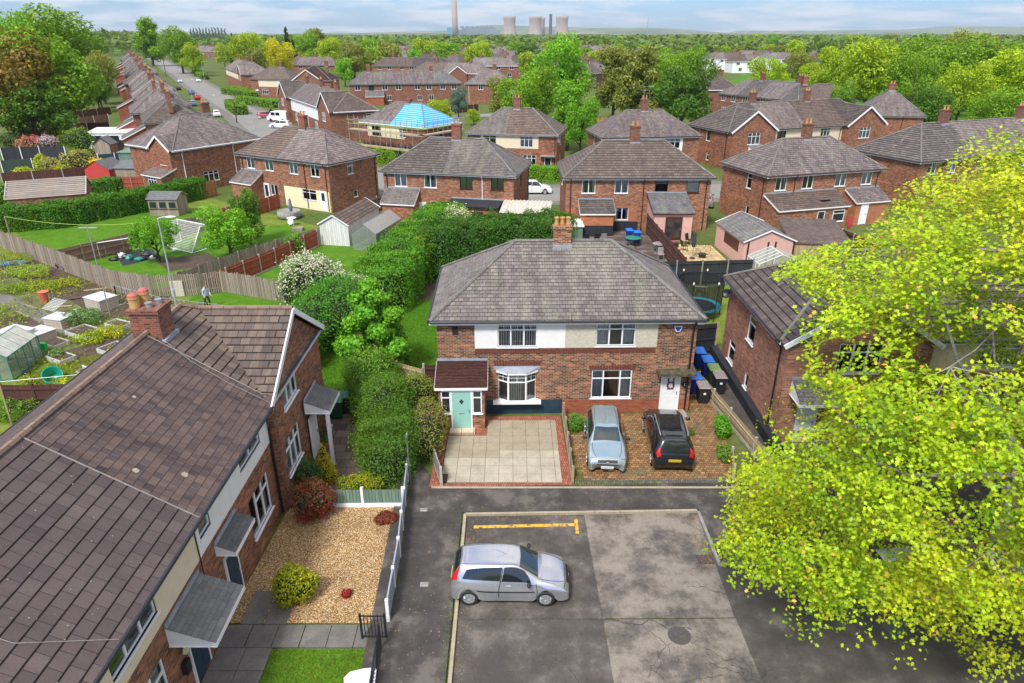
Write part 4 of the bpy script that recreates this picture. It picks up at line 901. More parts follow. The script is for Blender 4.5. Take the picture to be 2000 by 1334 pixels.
# brick arches and string course
def arch(root,u,z,w,n=17,mat='brickdark',h=0.24):
    b=MB()
    for i in range(n):
        x=u-w/2+w*(i+0.5)/n; t=(x-u)/w; hh=h+(0.12 if abs(i-n//2)<1 else 0); dx=t*0.14
        b.poly([(x-w/n*0.42,-0.03,z),(x+w/n*0.42,-0.03,z),(x+w/n*0.44+dx,-0.03,z+hh),(x-w/n*0.44+dx,-0.03,z+hh)])
    b.build('brick_arch',M['archbrick'],root)
M['archbrick']=simple('arch_brick',(0.19,0.055,0.034),0.85,var=0.3,vs=9)
arch(H0,8.32,2.38,2.2); arch(H0,3.75,2.66,2.2)
b=MB()
for i in range(int(8.6/0.078)): b.box(1.75+i*0.078,1.75+i*0.078+0.062,-0.022,0,3.28,3.5)
b.build('string_course',M['archbrick'],H0)
MB().box(10.45,12.25,-0.62,0.0,2.28,2.40).build('door_hood',simple('mossy_concrete',(0.13,0.115,0.06),0.95,var=0.5,vs=5),H0)
MB().box(10.6,12.0,-0.75,-0.03,0,0.16).build('door_step',M['concrete'],H0)
# wreath and house number and boxes
w_=MB(); 
for k in range(16):
    a=k/16*6.283; w_.box(11.2+0.16*math.cos(a)-0.035,11.2+0.16*math.cos(a)+0.035,-0.09,-0.05,1.52+0.17*math.sin(a)-0.035,1.52+0.17*math.sin(a)+0.035,k%2)
wo_=w_.build('wreath',[simple('wreath_pink',(0.5,0.2,0.28),0.8),M['black']],None); wo_.location=(-3.5,29.2,0); wo_.rotation_euler.z=R(1); tag(wo_,'round pink and dark wreath hanging on the white front door','wreath')
w_=MB()
for X in (11.05,11.30): w_.box(X,X+0.07,-0.058,-0.05,1.28,1.92)
w_.build('door_panes',M['black'],H0); 
w_=MB(); w_.box(11.80,11.88,-0.03,0,1.30,1.52); w_.box(11.93,12.03,-0.03,0,1.30,1.52) if False else None
cu=bpy.data.curves.new('house_number','FONT'); cu.body='12'; cu.size=0.24; cu.extrude=0.006
def textobj(name,body,size,par,loc,rot,mat,ext=0.004,align='CENTER'):
    cu=bpy.data.curves.new(name,'FONT'); cu.body=body; cu.size=size; cu.extrude=ext; cu.align_x=align
    o=bpy.data.objects.new(name+'_t',cu); C.objects.link(o); dg=bpy.context.evaluated_depsgraph_get(); me=bpy.data.meshes.new_from_object(o.evaluated_get(dg)); bpy.data.objects.remove(o)
    me.materials.clear(); me.materials.append(mat); q=bpy.data.objects.new(name,me); C.objects.link(q); q.parent=par; q.location=loc; q.rotation_euler=rot; return q
pl=MB(); pl.lathe([(0.17,0),(0.17,0.02)],(0,0,0),16); p_=pl.build('number_plaque',M['black'],H0,loc=(11.93,-0.03,1.55)); p_.rotation_euler=(R(90),0,0)
textobj('house_number','12',0.20,H0,(11.93,-0.058,1.48),(R(90),0,0),M['white'])
w_=MB(); w_.poly([(11.08,-0.06,4.62),(11.18,-0.06,4.36),(11.38,-0.06,4.36),(11.48,-0.06,4.62)]); w_.box(11.08,11.48,-0.059,0.0,4.60,4.64); w_.build('alarm_box',M['white'],H0)
w_=MB(); w_.poly([(11.13,-0.065,4.59),(11.21,-0.065,4.39),(11.35,-0.065,4.39),(11.43,-0.065,4.59)]); w_.build('alarm_box_front',simple('alarm_blue',(0.02,0.06,0.4),0.4),H0)
MB().box(0.72,0.98,-0.06,0,4.30,4.66).build('wall_box',M['blackpaint'],H0)
MB().tube([(6.25,-0.55,5.03),(6.25,0.2,5.28),(6.2,3.65,7.6)],0.018,5).build('roof_cable',M['black'],H0)
# near terrace on the left
L0=house('terraced_house','brown tiled brick terrace with white and cream bands filling the left foreground',(-9.0,3.3),90,24.8,7.4,he=5.0,k=0.63,ov=0.42,
  roof=[(5.0,'concpale'),(11.75,'concbig'),(18.3,'rosemary'),(99,'concpale')],wall='brick',gut='black',ridge='ridgebrown',
  front=[(16.45,3.85,1.95,1.05,'2','s'),(16.6,0.9,1.9,1.6,'3o','s'),(8.6,3.75,2.1,1.15,'3t','n'),(8.4,1.0,1.9,1.5,'3t','s'),(12.65,3.8,0.75,1.1,'1','n')],
  gables=[(-0.5,5.6,0.35),(18.3,24.8,0.25,None,[(20.4,3.85,1.75,1.35,'3t','f'),(19.9,1.15,1.75,1.55,'3t','f')])],bands=[(6.95,12.0,3.3,4.98,'creampaint'),(12.0,18.2,3.3,4.98,'whitepaint')],
  back=U((3,8,14,20),3.5,1.2,1.2),chim=[(18.95,3.7,0.95,1.0,0.85,0,'brickdark',),],pipes=[('front',18.22)],step=0.02,course=0.33)
for c in list(L0.children):
    if c.name.startswith('roof'): pass
# pier between band and wing
b=MB()
for i in range(60): b.box(18.24,18.34,-0.37-0.035*(i%2),-0.355,i*0.078+0.3,i*0.078+0.36)
b.build('brick_quoins',M['brickdark'],L0)
def pots(root,cx,cy,z):
    a=root
    for (x,y,r,h,m) in ((-0.2,0.36,0.17,0.38,'buffpot'),(0.2,0.2,0.17,0.42,'buffpot'),(-0.2,-0.12,0.11,0.18,'grey'),(0.15,-0.3,0.11,0.18,'grey')):
        p=MB(); p.lathe([(r*1.0,0),(r,h*0.8),(r*1.15,h*0.85),(r*1.15,h),(r*0.7,h)],(cx+x,cy+y,z),12); p.build('chimney_pot',M[m],root)
        if m=='buffpot': MB().lathe([(r*1.1,0),(r*1.0,0.08),(r*0.6,0.13)],(cx+x,cy+y,z+h),12).build('chimney_cowl',M['redcap'],root)
M['redcap']=simple('red_clay_cap',(0.45,0.12,0.09),0.7)
ch_=[c for c in L0.children if c.name.startswith('chimney')][0]; pots(ch_,18.95,3.7,5.0+(3.7+0.42)*0.63+0.85)
bb=MB(); 
bb.box(18.5,19.4,3.06,3.10,7.02,7.2)
canopy(L0,'front',(25,8),13.75,1.65,0.62,2.75,3.0,'felt'); canopy(L0,'front',(25,8),10.75,2.05,1.25,2.55,3.05,'felt',posts=()); canopy(L0,'front',(25,8),22.3,1.75,1.05,2.75,3.15,'felt',y=-0.35,posts=((23.1,-1.25),(21.6,-1.25)) if False else ((21.55,-1.25),))
put_door(L0,10.9,-0.03,0.12,0,w=0.95,h=2.05,mat='navy',glass=None,label='dark blue front door under the grey canopy'); put_door(L0,13.7,-0.03,0.12,0,w=0.9,h=2.05,mat='navy')
put_door(L0,22.2,-0.38,0.12,0,w=0.95,h=2.05,mat='white')
b=MB(); b.tube([(12.0,-0.46,4.9),(12.0,-0.05,4.6),(12.0,-0.05,0.3)],0.02,5); b.build('cable',M['black'],L0)
# porch recess arch, wall lamp, brick step
b=MB(); b.box(12.25,12.5,-0.02,-0.6,0,1.9) if False else None
b=MB(); b.lathe([(0.13,0),(0.13,0.05)],(0,0,0),14); o_=b.build('wall_lamp',M['creamyellow'],L0,loc=(10.15,-0.12,1.85)); o_.rotation_euler=(R(90),0,0)
MB().box(9.95,10.2,-0.16,-0.02,1.1,1.5).build('letter_box',M['black'],L0)
# right house behind the maple
R0=house('terraced_house','red brick house with dark concrete tile roof and front gable behind the big maple',(11.9,27.15),0,26,8.0,he=5.0,k=0.64,roof=[(99,'tiledark')],wall='brickpale',
  left=[(4.0,3.0,1.0,1.35,'1t','n'),(1.6,0.75,1.0,1.2,'1t','n'),(4.3,0.6,0.5,0.8,'1','n')],front=U((9.5,13.5,20),0.9,1.9,1.5,'3t','s')+U((9.5,13.5,20),3.65,1.9,1.2,'3t','s'),
  gables=[(0,6.2,0.6,None,[(3.1,3.6,1.9,1.4,'3t','n'),(4.1,0.9,1.7,1.5,'3t','s')])],bands=[(6.6,16,3.4,4.98,'creampaint')],chim=[(13,None)],pipes=[('left',7.9)],step=0.02,course=0.34,plinth=None)
canopy(R0,'front',(26,8),1.3,1.9,1.2,2.7,3.3,'slategrey',y=-0.6)
put_door(R0,1.3,-0.63,0.1,0,mat='white'); 
# back row seen from their gardens
PB='front'
def off(e,rot,o=0.3): r=R(rot); return (e[0]+o*math.cos(r)-o*math.sin(r),e[1]+o*math.sin(r)+o*math.cos(r))
W4=lambda us,curs,sty='2',z=3.55,w=1.22,h=1.28,fr=None:[(u,z,w,h,sty,c)+((fr[i],) if fr else ()) for i,(u,c) in enumerate(zip(us,curs))]
B1=house('semi_detached_house','garden side of brick semi, roof half brown tile half slate, cream painted wall below',off((-30.6,77.2),-30.5),-30.5,13.3,7.4,roof=[(6.2,'concbrown'),(99,'slate2')],
  front=W4((1.7,4.6,8.3,11.4),'fffh')+[(10.2,1.0,2.0,1.1,'2t','n'),(4.9,0.9,1.1,1.2,'2','s')],right=[(3.2,3.5,0.85,1.2,'1t','s'),(3.7,1.0,0.6,0.7,'1','n')],chim=[(6.6,)],wall='brickpink',
  bands=[(6.5,13.1,0,2.15,'creamyellow')],pipes=[('front',0.4),('front',8.9+1),('front',12.9),('right',7.0)],doors=(('front',12.2,dict(mat='white',glass=[(-0.25,0.25,0.5,0.9)])),))
leanto(B1,'front',(13.3,7.4),0.15,3.3,1.7,2.3,3.3,wall='brickpink',roofm='slate2'); put_door(B1,3.75,-0.05,0.1,0,mat='white',glass=[(-0.25,0.25,0.3,0.9)])
B2=house('semi_detached_house','garden side of brick semi with dark tiled left roof half and brown framed windows',off((-12.84,66.76),-12),-12,12.9,7.4,roof=[(6.1,'conc'),(99,'slate')],
  front=[(1.75,3.55,1.25,1.3,'2','f'),(4.75,3.55,1.25,1.3,'2','s'),(8.3,3.6,1.25,1.35,'2','g','brownframe'),(11.35,3.6,1.25,1.35,'2','g','brownframe'),(5.25,1.0,1.25,1.25,'2','s')],right=[(3.5,3.5,0.8,1.2,'1','g','brownframe')],
  chim=[(6.45,)],wall='brickpink',pipes=[('front',0.35),('front',9.9,'white'),('right',7.2)])
leanto(B2,'front',(12.9,7.4),0.35,3.5,1.7,2.3,3.35,wall='brickpink',roofm='slate'); leanto(B2,'front',(12.9,7.4),7.0,11.8,2.3,2.42,2.6,wall='brickorange',roofm='blackpaint',wins=[(9.6,0.9,1.75,1.1,'2','f','brownframe')],trim='black')
put_door(B2,3.85,-0.05,0.1,0,mat='white',w=0.8)
B3=house('semi_detached_house','brick semi with all brown tile roof, orange lean-to and pink garden extension',off((4.69,63.18),0),0,13.4,7.6,roof=[(99,'concbrown')],
  front=[(2.1,3.55,1.25,1.3,'2','s'),(5.15,3.55,1.25,1.3,'2','f'),(8.85,3.6,1.2,1.4,'1t','h','brownframe'),(11.75,3.6,1.2,1.4,'1t','f','brownframe'),(5.35,1.05,1.2,1.15,'2','s')],left=[(3,3.5,0.8,1.1,'1','s')],
  chim=[(6.7,)],wall='brickpink',bands=[(0.02,1.0,0.5,2.2,'brickorange'),(4.35,6.7,0.9,2.35,'brickorange'),(4.35,6.9,0,0.9,'blackpaint')],pipes=[('front',0.45),('front',7.2,'brownframe'),('front',13.0)])
leanto(B3,'front',(13.4,7.6),1.35,4.3,1.9,2.15,2.95,wall='brickorange',roofm='conc',lower=(1.0,'blackpaint'))
ex=leanto(B3,'front',(13.4,7.6),7.7,11.1,3.6,2.55,3.55,wall='pink',roofm='slategrey',trim='brownframe'); put_door(ex,9.45,-3.63,0.1,0,w=1.5,h=2.1,mat='brownframe',glass=[(-0.38,-0.05,0.08,0.92),(0.05,0.38,0.08,0.92)],fr='brownframe')
B4=house('semi_detached_house','brick semi on the right with purple slate hip roof and mossy lean-to with skylight',off((23.72,63.92),17),17,13.0,7.4,roof=[(99,'slate2')],
  front=W4((1.5,4.5,8.3,11.4),'snff')+[(6.9,0.6,1.3,1.1,'2t','n')],left=[(4.6,3.3,0.75,1.4,'1t','n'),(4.9,0.8,0.55,0.8,'1','n')],chim=[(6.5,)],wall='brickpink',pipes=[('left',6.9,'brownframe'),('front',3.0,'brownframe'),('front',12.6)],gut='brownframe')
e4=leanto(B4,'front',(13.0,7.4),-0.1,7.6,2.4,2.3,3.25,wall='brickpink',roofm='concbrown',wins=[(4.6,0.7,0.8,1.2,'1','n'),(6.6,0.8,1.3,1.1,'1t','n')]); leanto(B4,'front',(13.0,7.4),9.2,12.9,1.7,2.3,3.2,wall='brickorange',roofm='slate2',door=(10.2,dict(w=0.85,mat='white')))
bb=MB(); bb.bar((4.9,-1.5,2.75),(6.0,-1.5,2.75),0.8,0.05,up=(0,0.3,1)); bb.build('skylight',M['slategrey'],e4)
B5=house('terraced_house','brick terrace with brown tiled hip end partly behind the big maple',off((42.1,71.6),22),22,26,8.6,roof=[(8.3,'conc'),(99,'slate2')],front=W4((1.9,4.9,9.5,12.5,16,20),'sfsfsf')+W4((3,7),'ff',z=1.0),chim=[(7.6,None,1.1),(20,)],wall='brickpink',pipes=[('front',3.4),('front',7.0)],left=[(2,3.5,0.8,1.2,'1','n')])
A1=house('corner_house','brick corner house with purple slate roof, small left gable and white downpipes',off((-38.3,79.0),57),57,11.6,9.0,roof=[(99,'slate2')],wall='brick',gut='white',
  front=[(4.2,0.9,2.0,1.2,'3t','n'),(9.5,1.2,2.0,1.2,'3t','n')],left=[],chim=[(7.9,None,1.0,0.55,1.1)],pipes=[('front',0.9),('front',7.7)])
side_gable(A1,'left',(11.6,9.0),5.0,8.9,0.5,5.0,0.68); put_window(A1,-0.5,9.0-7.4,3.3,R(-90),1.2,1.4,'2t','n',lod=0)
leanto(A1,'left',(11.6,9.0),5.2,8.8,2.0,2.3,3.0,wall='brick',roofm='slate2',wins=[(7.0,0.9,1.6,1.3,'3t','n')])
C0=house('semi_detached_house','house being re-roofed with blue membrane and battens on its right half, cream band',off((-23.0,106.9),-35),-35,12.6,7.4,roof=[(6.0,'slate2'),(99,'tarp')] if False else [(6.0,'concbrown'),(99,'slate2')],front=[(3.0,3.4,1.8,1.4,'3','n','brownframe'),(9.2,3.6,1.2,1.2,'2','n'),(9.8,0.9,1.8,1.3,'3t','n')],bands=[(1.2,8.9,3.2,4.98,'creamyellow')],chim=[(6.3,None,0.9,0.55,0.5)],lod=0,gut='white',wall='brick') if False else None
# blue battened roof material
m=MT('blue_roof_membrane'); uv=m.coord('UV'); bt=m.n('ShaderNodeTexBrick',_Vector=uv,_Color1=(0.02,0.32,0.70),_Color2=(0.03,0.38,0.78),_Mortar=(0.55,0.62,0.60),_Scale=1.0,_Mortar_Size=0.045,_Brick_Width=60.0,_Row_Height=0.42)
M['tarp']=m.pr(bt.outputs[0],0.5)
C0=house('semi_detached_house','scaffolded house whose right roof half is bright blue membrane with pale battens',off((-23.0,106.9),-35),-35,12.6,7.6,roof=[(6.0,'slate2'),(99,'tarp')],front=[(3.0,3.3,1.8,1.4,'3','n','brownframe'),(8.2,3.4,1.2,1.2,'2t','n'),(8.6,0.9,1.8,1.3,'3t','n')],right=[(3.5,3.4,0.8,1.2,'1','n')],bands=[(1.2,8.6,3.1,4.98,'creamyellow')],chim=[(6.3,None,0.9,0.55,0.5,0)],gut='white',wall='brick',fascia='white')
C1=house('semi_detached_house','semi with cream band, slate left roof half and brown tile right half',off((-6.27,94.18),-12),-12,12.0,8.0,roof=[(5.2,'slate'),(99,'concbrown')],front=[(3.0,3.6,1.8,1.2,'2t','n'),(8.0,3.4,1.7,1.35,'3t','f'),(8.4,1.0,1.8,1.4,'3t','n')],right=[(3.5,3.4,0.7,1.2,'1','f'),(3.5,1.0,0.7,1.2,'1t','f')],bands=[(1.8,9.6,3.2,4.98,'creampaint')],chim=[(5.9,)],pipes=[('front',11.8)],wall='brick',doors=(('front',10.9,dict(mat='black')),))
MB().box(9.9,11.9,-0.6,0,2.3,2.45).build('door_hood',M['concrete'],C1)
C2=house('semi_detached_house','semi with purple slate hip roof and white band below the dark glossy tree',off((11.34,89.3),8),8,12.8,8.0,roof=[(99,'slate2')],front=[(4.0,3.6,1.8,1.2,'2t','n'),(9.2,3.5,2.1,1.25,'3t','h'),(9.0,1,1.8,1.3,'3t','f')],left=[(3.6,3.4,0.7,1.2,'1','n')],bands=[(2.0,10.6,3.2,4.98,'whitepaint')],chim=[(6.4,)],wall='brickpink',gut='black')
C3=house('terraced_house','brick terrace with two white-edged front gables and cream bands, centre right',off((29.0,95.0),21),21,27,8.8,roof=[(6.6,'conc'),(13.2,'slate2'),(20.5,'concbrown'),(99,'tiledark')],left=[(4.5,3.3,0.9,1.4,'1','n'),(4.8,0.7,0.6,1.0,'1t','n')],
  gables=[(0,7.2,0.9,None,[(3.6,3.3,2.0,1.5,'3t','f')]),(20.0,27.0,0.9,None,[(23.3,3.2,2.0,1.5,'3t','f')])],front=[(9.0,3.4,1.5,1.3,'2','g','brownframe'),(16.8,3.4,1.7,1.4,'3t','s')],bands=[(7.3,19.9,3.0,4.98,'creampaint')],chim=[(6.8,),(16.5,)],wall='brick',pipes=[('left',8.6),('front',19.5)])
canopy(C3,'front',(27,8.8),4.0,2.2,1.2,2.5,3.1,'felt',y=-0.9)
far=dict(lod=1)
K0=house('hipped_house','red brick house with steep purple pyramid roof right of the gabled terrace',(57.3,115.5),-10,8.6,8.2,he=5.0,k=0.85,roof=[(99,'slate2')],front=[(1.6,3.3,1.1,1.4,'1t','n')],chim=[(4.2,None,1,0.6,0.9)],pipes=[('front',5.5,'brownframe')],**far)
J1=house('terraced_house','long brick terrace with patchwork slate and tile roof in front of the park',(45.9,160.4),-63,22,8.4,roof=[(5.5,'slate2'),(11,'conc'),(18,'slate2'),(99,'conc')],front=W4((1.5,4.5,8,13,17),'nnnnn')+W4((2,5,9),'nnn',z=1.0),chim=[(18,),(8,)],**far)
J2=house('hipped_house','brown tiled hipped house at the right end of the long terrace by the park',(56.2,141.5),-4,11,8,roof=[(99,'concbrown')],front=W4((2,6,9),'nnn'),chim=[(2,)],**far)
E0=house('terraced_house','white fronted terrace with tiled end gables facing the side street',(-49.8,156.5),-61,41,7.4,roof=[(8,'conc'),(27,'slate2'),(33,'slategrey'),(99,'concbrown')],gables=[(0,8,0.8,None,[(4,3.2,1.8,1.4,'3t','n')]),(33,41,0.8,None,[(37,3.2,1.8,1.4,'3t','n')])],
  front=U((11,15,20,24,29),3.4,1.6,1.3,'3t','n')+U((12,20,28),0.9,1.6,1.3,'3t','n'),right=[(6.0,3.3,1.0,1.2,'1t','n'),(6.3,1.4,1,1,'1t','n')],bands=[(8.2,32.8,2.6,4.98,'whitepaint')],chim=[(9,),(20,),(30,)],pipes=[('front',13),('front',22)],gut='white',wall='brick',lod=1)
D0=house('terraced_house','cream fronted terrace with red gable along the main road, right side',(-109.5,280.6),-63,52,9,roof=[(20,'slate2'),(36,'concbrown'),(99,'slate2')],gables=[(44,52,0.8,None,[(48,3.2,1.6,1.4,'2','n')])],front=U((6,12,18,24,30,36),3.4,1.6,1.3,'3t','n'),bands=[(1,43,2.8,4.98,'creampaint')],chim=[(6,),(18,),(30,),(42,)],wall='brick',lod=1)
D1=house('semi_detached_house','brick semi with cream band behind clipped hedges by the road junction',off((-76.8,213.0),-16),-16,13.0,8.5,roof=[(99,'concbrown')],front=[(4.0,3.4,2,1.3,'3t','n'),(9.5,3.4,2,1.3,'3t','n'),(4.5,0.9,2,1.4,'3t','n')],bands=[(2.6,11.4,2.9,4.98,'creampaint')],chim=[(8,)],wall='brick',lod=1,doors=(('front',1.8,dict(mat='white')),))
F0=house('terraced_house','long brick terrace with plum slate roof above the blue-membrane house',(-42.2,189.0),10,29,8,roof=[(22,'slate2'),(99,'slategrey')],front=W4((2,5.5,9,12.5,17.5,20.5,24.2,27.2),'n'*8,w=1.4,h=1.4,fr=['white','brownframe']+['white']*6)+W4((10,18,21),'nnn',z=0.9),chim=[(5,),(21.5,)],lod=1,wall='brickdark')
leanto(F0,'front',(29,8),4.0,8.5,3.0,2.2,3.4,wall='brickred',roofm='slategrey',lod=1)
F1=house('hipped_house','grey slate hipped house at the right end of the long plum terrace',(-12.2,192.0),-8,12,9,roof=[(3,'slategrey'),(99,'slate2')],front=W4((4,9),'nn'),left=[(4,3.3,0.8,1.2,'1','n')],chim=[(7,)],pipes=[('front',0.8,'white')],lod=1)
N0=house('gabled_house','red brick gabled house with orange-red roof behind the white fronted terrace',(-62,205),0,11,10,roof=[(99,'porchred')] if False else [(99,'porchtile')],gables=[(0.5,8.5,0.8,None,[(4.5,1.2,3,1.6,'3t','n')])],chim=[(9,)],lod=1)
H1=house('terraced_house','brown and grey roofed terrace with small white gable in the distance, centre left',(-56.9,300),-2,33,8.5,roof=[(9,'concbrown'),(16,'concpale'),(99,'tiledark')],front=W4((3,7,12,16,20,26,30),'n'*7,w=1.6),chim=[(8,),(24,)],lod=1)
G0=house('terraced_house','brick terrace with pale purple roof in front of the tall dark conifers',(-95.9,308),-12,24,8.5,roof=[(6,'concbrown'),(99,'slate2')],front=W4((3,8,13,19),'nnnn',w=1.7),chim=[(6,),(13,)],pipes=[('front',10)],lod=1)
# street of semis up the main road
protos=[]; ordn=['first','second','third','fourth','fifth','sixth','seventh','eighth','ninth','tenth','eleventh','twelfth','thirteenth','fourteenth','fifteenth','sixteenth','seventeenth','eighteenth','nineteenth','twentieth','twenty-first','twenty-second','twenty-third','last']
for i in range(24):
    t=-6.5+13.4*i; ax=-53.9-0.469*t; ay=112.9+0.883*t; sd_=[0,-.8,.5,0,-.5,.7][i%6]; ox,oy=ax+0.883*(3.9+sd_),ay+0.469*(3.9+sd_)
    if i<6:
        rr=[[(99,'concbrown')],[(5,'slate2'),(99,'slate')],[(6,'conc'),(99,'slate2')],[(99,'slate2')],[(6,'slategrey'),(99,'concbrown')],[(99,'slate')]][i]
        h=house('semi_detached_house','%s roof in the row left of the main road, %s'%(ordn[i],['brown tile','lichened slate','dark tile and slate','plum slate','grey and brown','grey slate'][i]),(ox,oy),118,[12.4,12.0,12.6,11.8,12.4,12.0][i],[7.8,8.4,7.6,8.2,7.8,8.6][i],roof=rr,wall='brick',left=[(3,3.3,1,1.3,'1','n')],back=W4((2,5,9),'nnn'),front=W4((3,9),'nn'),chim=[(6,)] if i%2 else [(6,),(1.5,)],lod=1 if i else 0,ends='hh' if i!=3 else 'hg',he=[5,5.2,4.9,5.3,5,5.2][i],k=[0.68,0.72,0.66,0.7,0.74,0.66][i])
        if i in (0,1,2,4): leanto(h,'back',(12.2,7.8),6,10.5,3.4,2.7,4.3,wall='brickred',roofm='slate2',lod=1)
        protos.append(h)
    else: copytree(protos[1+(i*7)%5],(ox,oy,0),R(118),'%s roof in the row up the left side of the main road'%ordn[i],'semis lining the left of the main road')
# ---------------- cars ----------------
def paint(name,col,metal=0.3,rough=0.32):
    m=MT(name); n=m.noise(m.coord(),1.5,3); c=m.mix(1.0,col,m.ramp(n,[(0.3,0.93),(0.7,1.03)]),'MULTIPLY'); return m.pr(c,rough*0.7,metal=metal,coat=1.0)
HATCH=dict(L=3.92,W=1.68,H=1.43,wheel=(1.16,-1.33),r=0.30,cols=[
 # x_low,x_belt,x_roof | y_side,y_belt,y_roof | z0,z1,z2,z_belt,z_roof,z_centre
 (1.80,1.78,1.76,.52,.50,.36,.20,.20,.20,.21,.22,.22),(1.93,1.92,1.94,.66,.62,.42,.20,.34,.44,.50,.52,.53),(1.84,1.76,1.80,.76,.70,.48,.20,.44,.56,.68,.72,.74),
 (1.56,1.50,1.46,.81,.74,.60,.22,.50,.66,.78,.84,.87),(1.16,1.12,1.15,.84,.77,.64,.66,.69,.74,.86,.92,.96),(.78,.76,.96,.835,.77,.62,.22,.50,.70,.90,.98,1.03),
 (.35,.38,.28,.835,.76,.52,.20,.46,.70,.93,1.36,1.38),(-.35,-.30,-.20,.84,.76,.54,.20,.46,.70,.95,1.41,1.43),(-.95,-1.0,-.95,.84,.76,.53,.22,.48,.72,.97,1.40,1.43),
 (-1.33,-1.45,-1.35,.845,.76,.50,.66,.70,.76,1.0,1.37,1.40),(-1.70,-1.72,-1.62,.82,.72,.46,.22,.50,.74,1.0,1.33,1.36),(-1.87,-1.86,-1.86,.76,.68,.56,.22,.48,.70,.92,.98,1.0),(-1.93,-1.92,-1.94,.70,.64,.5,.22,.42,.56,.68,.72,.72),(-1.90,-1.92,-1.93,.66,.6,.5,.22,.30,.38,.42,.44,.44),(-1.85,-1.85,-1.85,.55,.5,.4,.20,.20,.20,.21,.22,.22)])
EST=dict(HATCH); EST.update(L=4.35,W=1.80,H=1.55)
def carsurf(sp,sx=1,sy=1,sz=1):
    P=np.array([[(c[0]*sx,c[3]*0.97*sy,c[6]*sz),(c[0]*sx,c[3]*sy,c[7]*sz),(c[0]*sx,c[3]*0.995*sy,c[8]*sz),(c[1]*sx,c[4]*sy,c[9]*sz),(c[2]*sx,c[5]*sy,c[10]*sz),(c[2]*sx+0.03*(1 if 5<i<11 else 0),0,c[11]*sz),(c[2]*sx,-c[5]*sy,c[10]*sz)] for i,c in enumerate(sp['cols'])])
    def cr(p0,p1,p2,p3,t,k=0.42): return p1+k*t*(p2-p0)+t*t*(3*(p2-p1)-k*(2*(p2-p0)+(p3-p1)))+t**3*(2*(p1-p2)+k*((p2-p0)+(p3-p1)))
    nc=len(P)
    def S_(u,v):
        i=min(int(u),nc-2); t=u-i; rows=[]
        j=min(int(v),4); s=v-j
        for jj in (j-1,j,j+1,j+2):
            q=max(0,min(6,jj)); rows.append(cr(P[max(i-1,0),q],P[i,q],P[i+1,q],P[min(i+2,nc-1),q],t))
        return cr(rows[0],rows[1],rows[2],rows[3],s,0.36)
    return S_,nc
_cars={}
